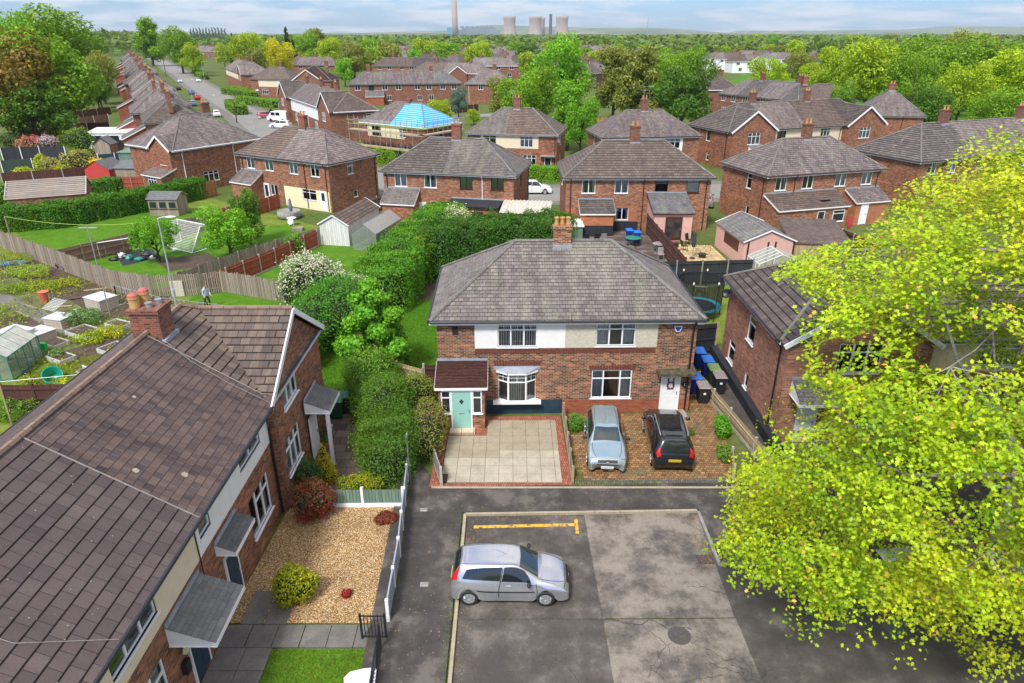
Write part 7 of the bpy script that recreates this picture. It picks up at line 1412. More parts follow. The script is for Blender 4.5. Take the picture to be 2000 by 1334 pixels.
for i,(px,py,k_) in enumerate(bl):
    x,y=G(px,py); mt={'w':simple('white_bag',(0.45,0.46,0.5),0.5,var=0.3),'b':simple('black_bag',(0.015,0.015,0.025),0.35),'k':simple('dark_mauve_bag',(0.10,0.07,0.12),0.4),'p':simple('pink_bag',(0.6,0.4,0.5),0.5),'c':simple('mixed_blue_bag',(0.04,0.16,0.3),0.5,var=0.5,vs=6)}[k_]
    b_=MB(); b_.ell((0,0,0.28),(0.42*rnd.uniform(.8,1.2),0.36,0.3),10,7,fn=lambda a,c,d:1+0.12*math.sin(a*9+i)+0.1*math.cos(c*11+d*7)); b_.ell((0.02,0,0.58),(0.07,0.07,0.1),6,4)
    tag(b_.build('rubbish_bag',mt,None,loc=(x,y,0.02),uv=False),{'w':['first pale sack at the left end of the sack row','second pale sack next to the first black one'][min(i,1)],'b':'black rubbish sack by the picket fence, %s from the left of the row'%(['','','third','fourth','fifth','','','eighth','ninth','tenth','eleventh','twelfth','',''][i]),'k':'dark mauve rubbish sack in the middle of the row','p':'pink and white rubbish sack in the row','c':['blue patterned sack beside the metal rails','smaller blue sack at the right end of the row'][i%2]}[k_],'rubbish bag','rubbish sacks along the picket fence')
rng=np.random.default_rng(44); q=inpoly(rng,[(-50,60),(-36,51.5),(-28.3,46.0),(-21,44),(-14,39),(-17,30),(-24,33.2),(-34,36),(-60,40)],26000); nn_=np.sin(q[:,0]*0.9)+np.sin(q[:,1]*1.1+q[:,0]*.4)+0.6*np.sin(q[:,0]*2.7)+rng.normal(0,.5,len(q)); q=q[nn_>0.35]
stuff_leaves('allotment_weeds',np.column_stack([q,rng.uniform(0.02,0.3,len(q))]),0.16,(0.22,0.29,0.03),jit=0.7,label='straggly weeds and low crops covering the allotment soil',cat='weeds')
rnd=random.Random(9)
for i,(px,py,a,l,mt) in enumerate(((200,565,20,2.4,'ftan'),(60,600,-30,1.6,'fgrey'),(225,600,60,1.4,'plasticwhite'),(35,700,10,1.2,'fgrey'),(150,610,-50,1.1,'plasticwhite'),(118,600,10,1.5,'ftan'),(45,615,-35,1.8,'fgrey'))):
    x,y=G(px,py); tag(MB().box(-l/2,l/2,-.09,.09,0,.05).build('plank',M[mt],None,loc=(x,y,0.03),rz=R(a)),['long tan plank across the dug soil below the sacks','grey plank edging the path','white board on the ground left of the chimney','grey board beside the greenhouse','short white board behind the compost box','tan board behind the wire rack','grey board along the dark soil bed'][i],'plank')
for i,(px,py,c_) in enumerate(((60,712,(0.4,0.4,0.38)),(55,735,(0.02,0.02,0.02)),(215,715,(0.35,0.12,0.04)),(205,600,(0.05,0.1,0.3)),(12,705,(0.02,0.02,0.02)))):
    x,y=G(px,py); tag(MB().lathe([(0.15,0),(0.2,0.3),(0.21,0.32),(0.17,0.3)],(0,0,0),12).build('bucket',simple('bucket_%d'%i,c_,0.5),None,True,loc=(x,y,0.02)),['grey bucket above the greenhouse','black bucket at the greenhouse corner','rusty bucket by the roof edge bed','dark blue bucket near the chimney','black crate-like bucket by the wrapped pallet'][i],'bucket')
# canes, wire frame, washing line
for i,(px,py,h) in enumerate(((18,560,1.5),(168,560,1.2),(197,573,1.2),(105,590,1.0),(100,602,1.1),(222,580,1.0),(42,545,1.0))):
    x,y=G(px,py); tag(MB().tube([(0,0,0),(0.1,0,h)],0.02,5).build('garden_cane',M['ftan'],None,loc=(x,y,0)),['cane at the left edge of the crop rows','cane below the black sacks','cane at the end of the dug soil','short cane behind the terracotta pot','cane standing over the wire rack','cane close to the near chimney','cane among the yellow green crops'][i],'cane','canes in the allotment')
x,y=G(105,620); b_=MB()
for i in range(9): b_.bar((i*0.15,0,0),(i*0.15+0.2,0.9,0.5),0.015); b_.bar((0+0.022*i,0.1*i,0.055*i),(1.2+0.022*i,0.1*i,0.055*i),0.015)
tag(b_.build('wire_crate',M['white'],None,loc=(x-0.6,y,0.65),rz=R(-25)),'white wire rack leaning on the compost boxes','rack')
x,y=G(140,765); root=thing('cold_frame','white framed cold frame tipped on the allotment grass','cold frame',(x-0.3,y+0.8,0),R(-35)); b_=MB()
for p,q in (((0,0,0.1),(1.3,0,0.1)),((0,0.8,0.1),(1.3,0.8,0.1)),((0,0,0.1),(0,0.8,0.1)),((1.3,0,0.1),(1.3,0.8,0.1)),((0,0.8,0.1),(0,0.6,0.9)),((1.3,0.8,0.1),(1.3,0.6,0.9)),((0,0.6,0.9),(1.3,0.6,0.9))): b_.bar(p,q,0.05)
b_.build('frame',M['white'],root); MB().box(0.03,1.27,0.03,0.77,0.02,0.08).build('base_board',M['paleboard'],root)
root=thing('washing_line','white washing line on tall timber post below the greenhouse','washing line',(*G(25,835),0)); b_=MB().tube([(0,0,0),(0.1,0,2.6)],0.04,6).build('post',M['ftan'],root); MB().tube([(-4,0,2.3),(-2,0,2.15),(0.1,0,2.45),(3,1,2.3),(6,2,2.5)],0.012,4).build('line',M['white'],root)
root=thing('garden_line','sagging green line with pegs across the upper lawn','washing line',(*G(22,465),0)); MB().tube([(0,0,0),(0,0,2.0)],0.07,6).build('post',M['fgrey'],root); e=G(265,445,1.6); o_=G(22,465); MB().tube([((e[0]-o_[0])*t,(e[1]-o_[1])*t,2.0-1.6*t*(1-t)) for t in [i/10 for i in range(11)]],0.02,4).build('line',simple('lime_line',(0.4,0.5,0.1),0.6),root)
struct('soil_bed',gl((228,500,0),(262,483,0),(300,488,0),(305,505,0),(240,520,0)),M['blackpaint'],0.02)
root=thing('rubble_heap','heap of black plastic, buckets and junk behind the small goal','heap',(*G(262,505),0)); rnd=random.Random(3)
for i in range(16):
    b_=MB(); b_.ell((rnd.uniform(-1.6,1.8),rnd.uniform(-0.6,0.8),0.12),(rnd.uniform(.2,.5),rnd.uniform(.2,.4),rnd.uniform(.12,.3)),7,5); b_.build('junk_piece',[M['black'],M['black'],M['blackpaint'],M['plasticwhite'],M['ghgreen']][i%5],root,uv=False)
tag(MB().box(0,1.0,0,0.7,0,0.3).build('picnic_bench',M['fgrey'],None,loc=(*G(570,452),0)),'small grey bench beside the white table','bench')
x,y=G(340,492); tag(MB().ell((0,0,0.12),(0.12,0.12,0.12),12,8).build('football',M['white'],None,True,loc=(x,y,0.01),uv=False),'white football on the lawn beside the large goal','ball')
x,y=G(700,1325,0.4); b_=MB(); pr=[(-0.36,-0.28),(0.1,-0.33),(0.42,-0.33),(0.48,-0.28),(0.50,0.18),(0.44,0.26),(0.1,0.25),(-0.25,0.18),(-0.40,0.0)]
b_.poly([(a,c,0.45) for a,c in pr]); n=len(pr)
for i in range(n): p,q=pr[i],pr[(i+1)%n]; b_.poly([(p[0]*0.9,p[1]*0.9,0),(q[0]*0.9,q[1]*0.9,0),(q[0],q[1],0.45),(p[0],p[1],0.45)])
for i in range(14): b_.box(0.12+i*0.026,0.132+i*0.026,-0.30,-0.27,0.452,0.456,1); b_.box(0.12+i*0.026,0.132+i*0.026,0.20,0.23,0.452,0.456,1)
b_.box(0.05,0.06,-0.25,0.2,0.451,0.457,1); tag(b_.build('plastic_locker',[M['white'],M['lead']],None,loc=(x,y,0.03),rz=R(6)),'white rounded plastic lid on the small front lawn','storage box')
# drain covers
tag(MB().lathe([(0.36,0),(0.36,0.006),(0.30,0.007)],(0,0,0),28).build('manhole_cover',groundm('iron_cover',[(0.3,(0.05,0.045,0.042)),(0.7,(0.10,0.09,0.085))],9,40,1.0),None,loc=(5.21,15.6,0.016)),'round iron manhole cover set in the concrete','manhole cover')
b_=MB(); b_.box(0,0.55,0,0.42,0,0.008)
for i in range(9): b_.box(0.03+i*0.057,0.06+i*0.057,0.03,0.39,0.008,0.016,1)
tag(b_.build('drain_grate',[M['black'],simple('rusty_iron',(0.13,0.09,0.08),0.8)],None,loc=(6.6,18.75,0.016)),'black slotted drain grate beside the kerb','drain')
for px,py,lb in ((828,1000,'small square access cover in the pavement'),(829,1146,'tiny square cover further down the pavement')):
    x,y=G(px,py); tag(MB().box(-.14,.14,-.1,.1,0,.01).build('access_cover',M['concrete'],None,loc=(x,y,0.101)),lb,'access cover')
# sign post at alley mouth, white posts
root=thing('street_sign','grey sign post with small green plate at the alley mouth','sign',(-4.28,23.7,0.1)); MB().tube([(0,0,0),(0,0,2.2)],0.035,6).build('post',M['lampgrey'],root); MB().box(-0.02,0.02,-0.25,0.25,1.9,2.15).build('plate',M['fgreen'],root)
# ---------------- roof details of the near terrace ----------------
def onroof(u,v,off=0.03): k=0.63; return (u,v,5.0+(v+0.42)*k+off)   # front slope of the near terrace in its own frame
for u in (5.0,11.75,18.3):
    MB().bar(onroof(u,-0.45),onroof(u,3.68),0.03,0.02).build('verge_strip',M['kerbgrey'],L0)
MB().tube([onroof(18.4,3.2,.15),onroof(18.1,2.2,.05),onroof(17.95,1.0,.04),onroof(18.0,-.35,.05),(18.05,-.1,4.0)],0.010,5).build('cable',M['kerbgrey'],L0)
MB().tube([onroof(6.9,3.6,.05),onroof(6.6,2.2,.04),onroof(6.7,1.0,.04),onroof(7.6,-.42,.05)],0.009,5).build('cable',M['kerbgrey'],L0)
rnd=random.Random(31); b_=MB()
for i in range(90):
    u=rnd.uniform(5.2,11.6) if i%4 else rnd.uniform(11.8,24); v=rnd.uniform(-.3,3.5); r_=rnd.uniform(.008,.022); p=onroof(u,v,.028); b_.poly([(p[0]+r_*math.cos(a),p[1]+r_*math.sin(a)*.85,p[2]+r_*math.sin(a)*.53) for a in [j*1.047 for j in range(6)]])
b_.build('lichen_spots',M['kerbgrey'],L0)
for u,v,r_ in ((12.35,1.35,.09),(13.0,0.4,.10),(15.1,2.6,.06)):
    b_=MB(); p=onroof(u,v,.03); b_.poly([(p[0]+r_*(1+.15*math.sin(j*2.3))*math.cos(j*.63),p[1]+r_*math.sin(j*.63)*.85,p[2]+r_*math.sin(j*.63)*.53) for j in range(10)]); b_.build('lichen_patch',M['kerb'],L0)
rng=np.random.default_rng(6); P=np.column_stack([rng.normal(6.05,.32,500),rng.normal(3.7,.2,500),rng.uniform(8.28,8.42,500)]); c=link('moss',leafobj_mesh('moss',P,np.tile([0,0,1.0],(500,1)),0.07,rng,[M['leaf']]),[x for x in H0.children if x.name.startswith('chimney')][0]); c.color=(0.12,0.14,0.02,1)
# cracks and weedy joints of the parking bays
def cracks():
    rnd=random.Random(14); b=MB()
    def walk(x,y,a,n,w,z=0.0185):
        a0=a
        for i in range(n):
            a=a0+rnd.uniform(-.75,.75)+0.25*math.sin(i*.5); l=rnd.uniform(.05,.14); x2=x+math.cos(a)*l; y2=y+math.sin(a)*l; b.bar((x,y,z),(x2,y2,z),w*rnd.uniform(.5,1.2),0.002)
            if rnd.random()<.07 and n>8: walk(x2,y2,a+rnd.choice([-1,1]),n//3,w*.7,z)
            x,y=x2,y2
    for x,y,a,n,w in ((4.9,15.3,-2.2,16,.014),(5.5,15.35,-.6,22,.014),(5.0,15.95,1.7,5,.012),(5.6,15.9,1.3,5,.012),(5.9,14.6,-.3,26,.016),(5.0,13.9,.5,14,.014),(4.2,14.2,1.2,10,.012),(1.2,14.9,-1.2,14,.010),(4.4,19.6,.4,12,.008),(5.9,17.6,.0,14,.012)): walk(x,y,a,n,w)
    for x,y in ((2.9,16.25),): walk(x,y,0,34,.022); 
    tag(b.build('road_cracks',M['blackpaint']),kind='structure')
cracks()
grasspatch_late=True
# ---------------- person ----------------
def person():
    x,y=-20.7,43.35; rt=thing('person','man in pale striped shirt and dark trousers, head down, walking along the rails','person',(x,y,0.0),R(-120))
    bm=bpy.data.meshes.new('body'); V=[(0,0,.93),(0,0,1.15),(0,0,1.38),(0,0.03,1.50),(0,0.07,1.60),(0,0.1,1.72),(-.17,0,1.40),(-.24,0.05,1.13),(-.2,0.22,.95),(.17,0,1.40),(.24,0.02,1.13),(.22,0.15,.92),(-.1,0,.88),(-.11,0.12,.48),(-.11,0.05,.06),(-.11,.2,.03),(.1,0,.88),(.11,-.08,.48),(.11,-.22,.08),(.11,-.08,.03)]
    E=[(0,1),(1,2),(2,3),(3,4),(4,5),(2,6),(6,7),(7,8),(2,9),(9,10),(10,11),(0,12),(12,13),(13,14),(14,15),(0,16),(16,17),(17,18),(18,19)]
    rad=[.15,.14,.16,.06,.09,.075,.07,.048,.035,.07,.048,.035,.09,.065,.045,.04,.09,.065,.045,.04]
    bm.from_pydata(V,E,[]); o=link('body',bm,rt); sk=o.modifiers.new('skin','SKIN'); 
    for i,r_ in enumerate(rad): bm.skin_vertices[0].data[i].radius=(r_,r_*0.8 if i in(0,1,2) else r_)
    bm.skin_vertices[0].data[0].use_root=True
    o.modifiers.new('sub','SUBSURF').levels=2; o.modifiers['sub'].render_levels=2
    m=MT('man_clothes'); g=m.n('ShaderNodeTexCoord'); s=m.n('ShaderNodeSeparateXYZ'); m.t.links.new(g.outputs['Object'],s.inputs[0]); bm.materials.append(m.pr(m.ramp(s.outputs[2],[(0.0,(0.03,0.03,0.035)),(0.88,(0.03,0.035,0.05)),(0.9,(0.42,0.46,0.52)),(0.999,(0.42,0.46,0.52))],'CONSTANT'),0.8))
    # skin on head above the collar uses the hair cap and face meshes
    MB().ell((0,0.085,1.64),(0.085,0.10,0.12),14,10).build('face',simple('skin',(0.50,0.28,0.20),0.6,var=0.05),rt,True,uv=False); MB().ell((0,0.065,1.68),(0.093,0.105,0.105),14,10).build('hair',simple('grey_hair',(0.10,0.08,0.07),0.9),rt,True,uv=False)
    for s_ in (-.2,.22): MB().ell((s_,0.24 if s_<0 else .17,.90),(0.035,0.05,0.07),8,6).build('hand',simple('skin',(0.5,0.28,0.2)),rt,True,uv=False)
person()
# ---------------- litter, grass tufts ----------------
rng=np.random.default_rng(21)
q=np.concatenate([inpoly(rng,[(-1.7,9),(7,9),(7.2,21.5),(-1.7,21.4)],330),np.stack([rng.normal(-1.5,0.14,350),rng.uniform(10,21.3,350)],1),np.stack([rng.uniform(-1.5,7,250),rng.normal(21.3,0.12,250)],1),np.stack([rng.normal(6.95,0.15,250),rng.uniform(18.4,21.4,250)],1)])
q2=inpoly(rng,[(-4,10),(-1.9,10),(-2,21.5),(7.3,21.8),(9,23.3),(-2.7,23),(-3.8,23)],420); P=np.concatenate([np.column_stack([q,np.full(len(q),0.03)]),np.column_stack([q2,np.full(len(q2),0.112)])])
lm=leafmat('fallen_leaf',(0.26,0.17,0.07),0.4,0.0,0.6,False); stuff_leaves('fallen_leaves',P,0.05,(1,1,1),mat=lm,jit=0.25,label='small fallen leaves scattered over the concrete and tarmac',cat='leaves')
def grasspatch(name,poly,n,h,col,z,label,seed):
    rng=np.random.default_rng(seed); q=inpoly(rng,poly,n); P=np.column_stack([q,np.full(len(q),z)]); n=len(P); a=rng.uniform(0,6.28,n); w=0.012; V=np.empty((n,3,3)); V[:,0]=P+np.stack([np.cos(a)*w,np.sin(a)*w,0*a],1); V[:,1]=P-np.stack([np.cos(a)*w,np.sin(a)*w,0*a],1); V[:,2]=P+np.stack([rng.normal(0,.5*h,n),rng.normal(0,.5*h,n),h*rng.uniform(.6,1.3,n)],1)
    me=bpy.data.meshes.new(name); me.vertices.add(n*3); me.vertices.foreach_set('co',V.reshape(-1).astype(np.float32)); me.loops.add(n*3); me.loops.foreach_set('vertex_index',np.arange(n*3,dtype=np.int32)); me.polygons.add(n); me.polygons.foreach_set('loop_start',(np.arange(n)*3).astype(np.int32)); me.polygons.foreach_set('loop_total',np.full(n,3,dtype=np.int32)); me.materials.append(M['leaf']); me.update(calc_edges=True)
    o=link(name,me); o.color=col+(1,); tag(o,label,'grass',kind='stuff')
grasspatch('lawn_grass',[(-7.25,8),(-4.2,8),(-4.25,15.05),(-7.28,15.05)],26000,0.05,(0.17,0.26,0.03),0.03,'short mown grass on the small front lawn',1)
grasspatch('lawn_grass',[(-11.5,31),(-3.8,30),(-3.7,37.5),(-3.6,45),(-8.5,45)],50000,0.09,(0.10,0.27,0.015),0.01,'lush grass beside the centre house',2)
grasspatch('allotment_grass',[(-27,33),(-17.2,28),(-17.2,36),(-22,37),(-25,35.5)],26000,0.12,(0.24,0.32,0.02),0.01,'rough grass between allotment beds',3)
grasspatch('weeds',[(2.6,23.2),(6.2,23.3),(6.2,23.42),(3.0,23.5),(2.85,24.6),(2.65,26)],1300,0.10,(0.14,0.24,0.03),0.105,'weeds growing along the edge of the block paving',4)
grasspatch('weeds',[(-1.6,16.2),(7.0,16.25),(7.0,16.29),(-1.6,16.24)],500,0.035,(0.14,0.20,0.03),0.016,'moss and weeds along the concrete joint',8)
grasspatch('weeds',[(-4.75,25.2),(-4.3,25.0),(-4.05,21),(-3.75,16.2),(-3.95,16.2),(-4.3,21.5)],900,0.09,(0.14,0.24,0.03),0.10,'weeds at the foot of the front fence',9)
grasspatch('weeds',[(-2.2,21.6),(-1.9,21.6),(-1.85,10),(-2.0,10)],500,0.05,(0.14,0.24,0.03),0.10,'weeds along the kerb',5)
# ---------------- the big maple ----------------
def mapleleaf():
    m=MT('maple_leaf'); g=m.n('ShaderNodeNewGeometry'); base=m.n('ShaderNodeObjectInfo').outputs['Color']; co=m.coord(); a=m.noise(co,0.9,4,0.6); b=m.noise(co,0.28,2)
    c=m.mix(m.ramp(a,[(0.40,0.85),(0.55,0.0)]),base,(0.20,0.38,0.014)); c=m.mix(m.ramp(b,[(0.45,0.0),(0.65,0.5)]),c,(0.60,0.56,0.02)); c=m.mix(1.0,c,m.ramp(g.outputs['Random Per Island'],[(0.0,0.62),(0.5,1.0),(1.0,1.25)]),'MULTIPLY')
    p=m.n('ShaderNodeBsdfPrincipled',_Roughness=0.5); m.set(p,'Base Color',c); p.inputs['Specular IOR Level'].default_value=0.3; t=m.n('ShaderNodeBsdfTranslucent'); m.set(t,'Color',c); x=m.n('ShaderNodeMixShader'); x.inputs[0].default_value=0.3; m.t.links.new(p.outputs[0],x.inputs[1]); m.t.links.new(t.outputs[0],x.inputs[2]); m.t.links.new(x.outputs[0],m.o.inputs[0]); return m.m
mapl=mapleleaf()
def maple():
    rng=np.random.default_rng(33); bx,by=17.2,19.0; root=thing('maple_tree','huge yellow-green maple filling the right foreground','tree',(bx,by,0)); C0=np.array([-2.0,-1.2,7.6]); RX,RY,RZ=11.6,7.8,7.4
    n=2500; d=sph(rng,n); r=rng.uniform(0.45,1.0,n)**0.45; cl=C0+d*r[:,None]*np.array([RX,RY,RZ]); 
    noise=np.sin(cl[:,0]*1.3+1)+np.sin(cl[:,1]*1.5)+np.sin(cl[:,2]*1.4+2); keep=(cl[:,2]>1.6)&(noise>-1.05)
    cl=cl[keep]; cl=np.array([c for c in cl if not bad(c[0]+bx,c[1]+by,c[2])])
    P=[];D=[]
    for c in cl:
        k=int(rng.uniform(110,200)); out=(c-C0)/np.array([RX,RY,RZ]); out/=np.linalg.norm(out)+1e-9
        az=rng.uniform(0,6.28); q=np.clip(rng.normal(0,1,(k,3)),-1.7,1.7)*np.array([0.62,0.32,0.17]); q[:,2]-=0.35*q[:,0]**2; ca_,sa_=np.cos(az),np.sin(az); q=np.stack([q[:,0]*ca_-q[:,1]*sa_,q[:,0]*sa_+q[:,1]*ca_,q[:,2]],1); P.append(c+q*rng.uniform(.7,1.15)); D.append(np.tile(out*0.5+np.array([0,0,0.75]),(k,1)))
    P=np.concatenate(P);D=np.concatenate(D); fl=simple('orange_tip_leaf',(0.55,0.33,0.03),0.6)
    X_=P[:,0]+bx;Y_=P[:,1]+by;Z_=P[:,2]; zc_=Y_*_c+(CH-Z_)*_s; u_=1000+F*X_/zc_; v_=667+F*(-Y_*_s+(CH-Z_)*_c)/zc_
    lim_=np.interp(v_,[190,242,347,400,440,480,505,560,640,760,840,900,1000,1120,1240,1330],[2040,1905,1790,1750,1700,1620,1540,1545,1560,1540,1500,1440,1400,1405,1430,1490])+22*np.sin(v_*0.045)+16*np.sin(v_*0.11+1)
    wob_=0.45*np.sin(u_*0.05+1)*np.sin(v_*0.07)+0.25*np.sin(u_*0.13)*np.sin(v_*0.15+2); gap_=(((u_-1667)/80)**2+((v_-700)/52)**2+wob_<0.9)|(((u_-1535)/40)**2+((v_-700)/70)**2+wob_<0.5)|(((u_-1900)/40)**2+((v_-960)/22)**2+wob_<0.5)|(((u_-1600)/40)**2+((v_-960)/22)**2+wob_<0.3)|(((u_-1560)/50)**2+((v_-800)/40)**2<1)|(((u_-1840)/60)**2+((v_-690)/28)**2<1)|(((u_-1740)/60)**2+((v_-1075)/26)**2<0.7); rr_=rng.random(len(P)); sel_=(u_>lim_-15)&(~gap_|(rr_<0.13)); mi=(rng.random(int(sel_.sum()))<0.03).astype(int)
    c=link('crown',leafobj_mesh('crown',P[sel_],D[sel_],0.105,rng,[mapl,fl],'maple',0.6,0.5,mi),root); c.color=(0.43,0.57,0.010,1)
    t=MB(); t.tube([(0,0,-0.1),(-0.1,0,1.5),(-0.3,0,3.2)],[0.36,0.28,0.24],10); limbs=[]
    for i in range(26):
        a=i*2.4; e=C0+np.array([math.cos(a)*RX*0.78,math.sin(a)*RY*0.78,(i/25-0.45)*RZ*1.15]); m_=np.array([-0.3,0,3.2])*0.45+e*0.55+np.array([0,0,-0.5]); 
        if any(bad(bx+p_[0],by+p_[1],p_[2]) or gapf(bx+p_[0],by+p_[1],p_[2]) for p_ in [m_+(e-m_)*s_ for s_ in (0,.25,.5,.75,1)]): continue
        t.tube([(-0.2,0,2.4+0.1*i),tuple(m_),tuple(e)],[0.11,0.06,0.025],6); limbs+= [(m_+(e-m_)*s) for s in (0,0.15,0.3,0.45,0.6,0.7,0.8,0.9,1)]
    limbs=np.array(limbs)
    for c_ in cl[::2]:
        dd_=np.linalg.norm(limbs-c_,axis=1); j=np.argmin(dd_); l=limbs[j]
        if dd_[j]>1.9 or gapf(bx+c_[0],by+c_[1],c_[2]): continue
        t.tube([tuple(l),tuple((l+c_)/2+np.array([0,0,-0.15])),tuple(c_)],[0.018,0.011,0.004],4,cap=False)
    t.build('trunk',M['barkpale'],root,uv=False)
def scr(x,y,z):
    zc=y*_c+(CH-z)*_s; return 1000+F*x/zc,667+F*(-y*_s+(CH-z)*_c)/zc
def gapf(x,y,z):
    u,v=scr(x,y,z); return ((u-1667)/90)**2+((v-702)/65)**2<1
def bad(x,y,z):   # natural openings kept in the crown
    u,v=scr(x,y,z)
    lim=1480 if v<560 else 1530 if v<640 else 1500 if v<760 else 1440 if v<840 else 1400 if v<1120 else 1425 if v<1240 else 1500
    if v<480: lim=1480+(480-v)*1.9
    lim=float(np.interp(v,[190,242,347,400,440,480,505,560,640,760,840,900,1000,1120,1240,1330],[2040,1905,1790,1750,1700,1620,1540,1545,1560,1540,1500,1440,1400,1405,1430,1490]))+20*math.sin(v*0.045)
    return u<lim+38
maple()
# ---------------- trees ----------------
def tpx(px,Y,top,wpx,kind='round',col='mid',lod=1,name='tree',label=None,group=None):
    z=ZT(Y,top); h=max(3,z); zc=Y*_c+(CH-h*0.5)*_s; return tree((px-1000)/F*zc,Y,h,wpx/F*zc,kind,col,lod,name,label,group)
TL=[(20,118,62,190,'round','copper',1,'dense tree with bronze new leaves at the far left edge, beside the green one'),(110,125,60,175,'round','mid',1,'big bright green tree at left whose crown hides the gardens'),(60,116,150,150,'round','dark',1,'dark green tree low at the left edge below the bronze one'),
(95,210,12,190,'round','mid',1,'tallest rounded tree behind the left trees, crown against the sky'),(20,190,30,130,'round','fresh',1,'tall green tree at the left edge under the sky'),(160,235,45,90,'round','dark',1,'dark tree right of the tallest left crown'),(195,190,100,70,'round','olive',1,'pale flowering hawthorn beside the first terrace roofs'),(185,170,125,60,'round','dark',1,'dark round tree behind the first terrace gardens'),
(290,420,32,64,'tall','mid',1,'tall dense street tree left of the road, crown above the roofs'),(350,340,52,72,'round','mid',1,'broad street tree right of the road in the distance'),(378,320,85,50,'round','bright',1,'lighter street tree just right of the broad one'),
(495,330,60,75,'round','bright',1,'bright green tree left of the yellow one'),(550,290,75,58,'round','yellow',1,'yellow-leaved tree above the distant terrace'),(595,360,62,60,'round','mid',1,'deep green tree right of the yellow one'),(645,340,70,70,'round','bright',1,'light green tree above the long terrace'),(620,370,55,50,'tall','olive',1,'pale tall tree on the skyline left of centre'),
(690,300,80,72,'round','olive',1,'olive and copper tree right of the terrace roofs'),(672,255,110,42,'round','fresh',2,'small green tree beside the red chimney'),(720,380,72,46,'round','mid',2,None),
(1095,150,70,135,'round','fresh',1,'big bright maple in the centre above the semis'),(1060,140,120,80,'round','mid',1,'green tree left below the big central maple'),(1015,135,140,95,'round','mid',1,'bushy green tree left of the central trees'),(985,150,150,70,'round','olive',1,'olive tree beside the hipped house'),(1110,112,155,95,'tall','fresh',1,'upright fresh green tree in front of the central group'),(1135,108,190,75,'round','fresh',1,'lower green tree directly behind the tiled semi'),
(1200,155,88,85,'tall','olive',1,'airy birch with pale stems right of the central maple'),(1245,130,85,110,'tall','olive',1,'wide airy birch with thin olive leaves'),(1290,150,115,60,'tall','mid',1,'tall green tree between birch and dark tree'),(1335,125,115,130,'round','dark',1,'dark glossy tree above the purple slate semi'),(1310,170,95,80,'round','mid',1,'green crown behind the dark glossy tree'),
(640,225,70+60,40,'round','fresh',2,None),(895,160,170,40,'round','blue',1,'silvery blue-green tree beside the plum terrace'),(858,130,190,62,'round','bright',1,'light green tree behind the blue roof'),(925,145,212,30,'round','bright',2,'small clipped round tree right of the blue roof'),
(935,330,80,62,'round','bright',1,'bright tree among the far roofs, centre'),(825,360,72,52,'round','bright',2,None),(470,150+170,66,40,'round','bright',2,None),
(1500,210,108,90,'spread','bright',1,'bright spreading tree on the grass field'),(1405,200,150,60,'spread','bright',2,'small bright tree left edge of the grass field'),(1560,260,100,70,'round','olive',1,'olive tree before the red far house'),
(1640,180,85,120,'spread','bright',1,'broad light green tree right of the grass field'),(1700,165,72,140,'round','bright',1,'large light green tree behind the pyramid roof'),(1740,195,75,110,'round','mid',1,'green park tree in the second row'),(1785,150,95,125,'spread','mid',1,'large leafy park tree beyond the tiled terrace end'),(1850,160,78,140,'round','mid',1,'tall park tree above the lamp post'),(1880,135,110,130,'spread','bright',1,'spreading park tree behind the grey street lamp'),(1940,170,70,150,'round','mid',1,'tall park tree at the right, second from the edge'),(1975,140,85,140,'round','bright',1,'park tree at the right edge of the photo'),(1820,200,68,110,'round','mid',1,'park tree crown high at the right'),(1900,230,60,120,'round','olive',1,'far park tree top on the right skyline'),(1690,240,70,90,'round','mid',1,'far green crown behind the light tree'),(1590,190,115,70,'spread','bright',1,'light tree at the edge of the park'),
(1640,140,160,60,'round','mid',1,'small park tree behind the long terrace'),(1820,125,165,90,'round','dark',1,'dark green park tree with dark trunk'),(1950,118,170,110,'round','mid',1,'low park tree at the right behind the slate roof')]
NM={'round':'broadleaf_tree','tall':'broadleaf_tree','spread':'broadleaf_tree','cone':'conifer_tree','poplar':'poplar_tree'}
for t in TL: tpx(*t[:7],name=NM[t[4]],label=t[7] or 'small green tree among the distant roofs at %s'%('the olive tree' if t[0]<730 and t[0]>700 else 'the roadside' if t[0]<500 else 'the hipped semi' if t[0]<700 else 'the centre skyline'))
tpx(458,330,62,16,'cone','deep',1,'conifer_tree','slim dark conifer left of the bright trees'); tpx(562,370,50,26,'cone','deep',1,'conifer_tree','tall dark conifer against the sky, left of centre'); tpx(575,330,75,22,'cone','deep',1,'conifer_tree','second dark conifer right of the tall one')
for i in range(12):
    o=tpx(375+i*6.0,760+i*8,51+[3,1,2,0,2,1,3,0,1,0,1,3][i],6,'poplar','blue',2,'poplar_tree','thin poplar on the left skyline, %s in the row from the left'%['first','second','third','fourth','fifth','sixth','seventh','eighth','ninth','tenth','eleventh','last'][i],'row of poplars on the skyline')
rnd=random.Random(12); GP='trees scattered across the far suburb'
used_={}
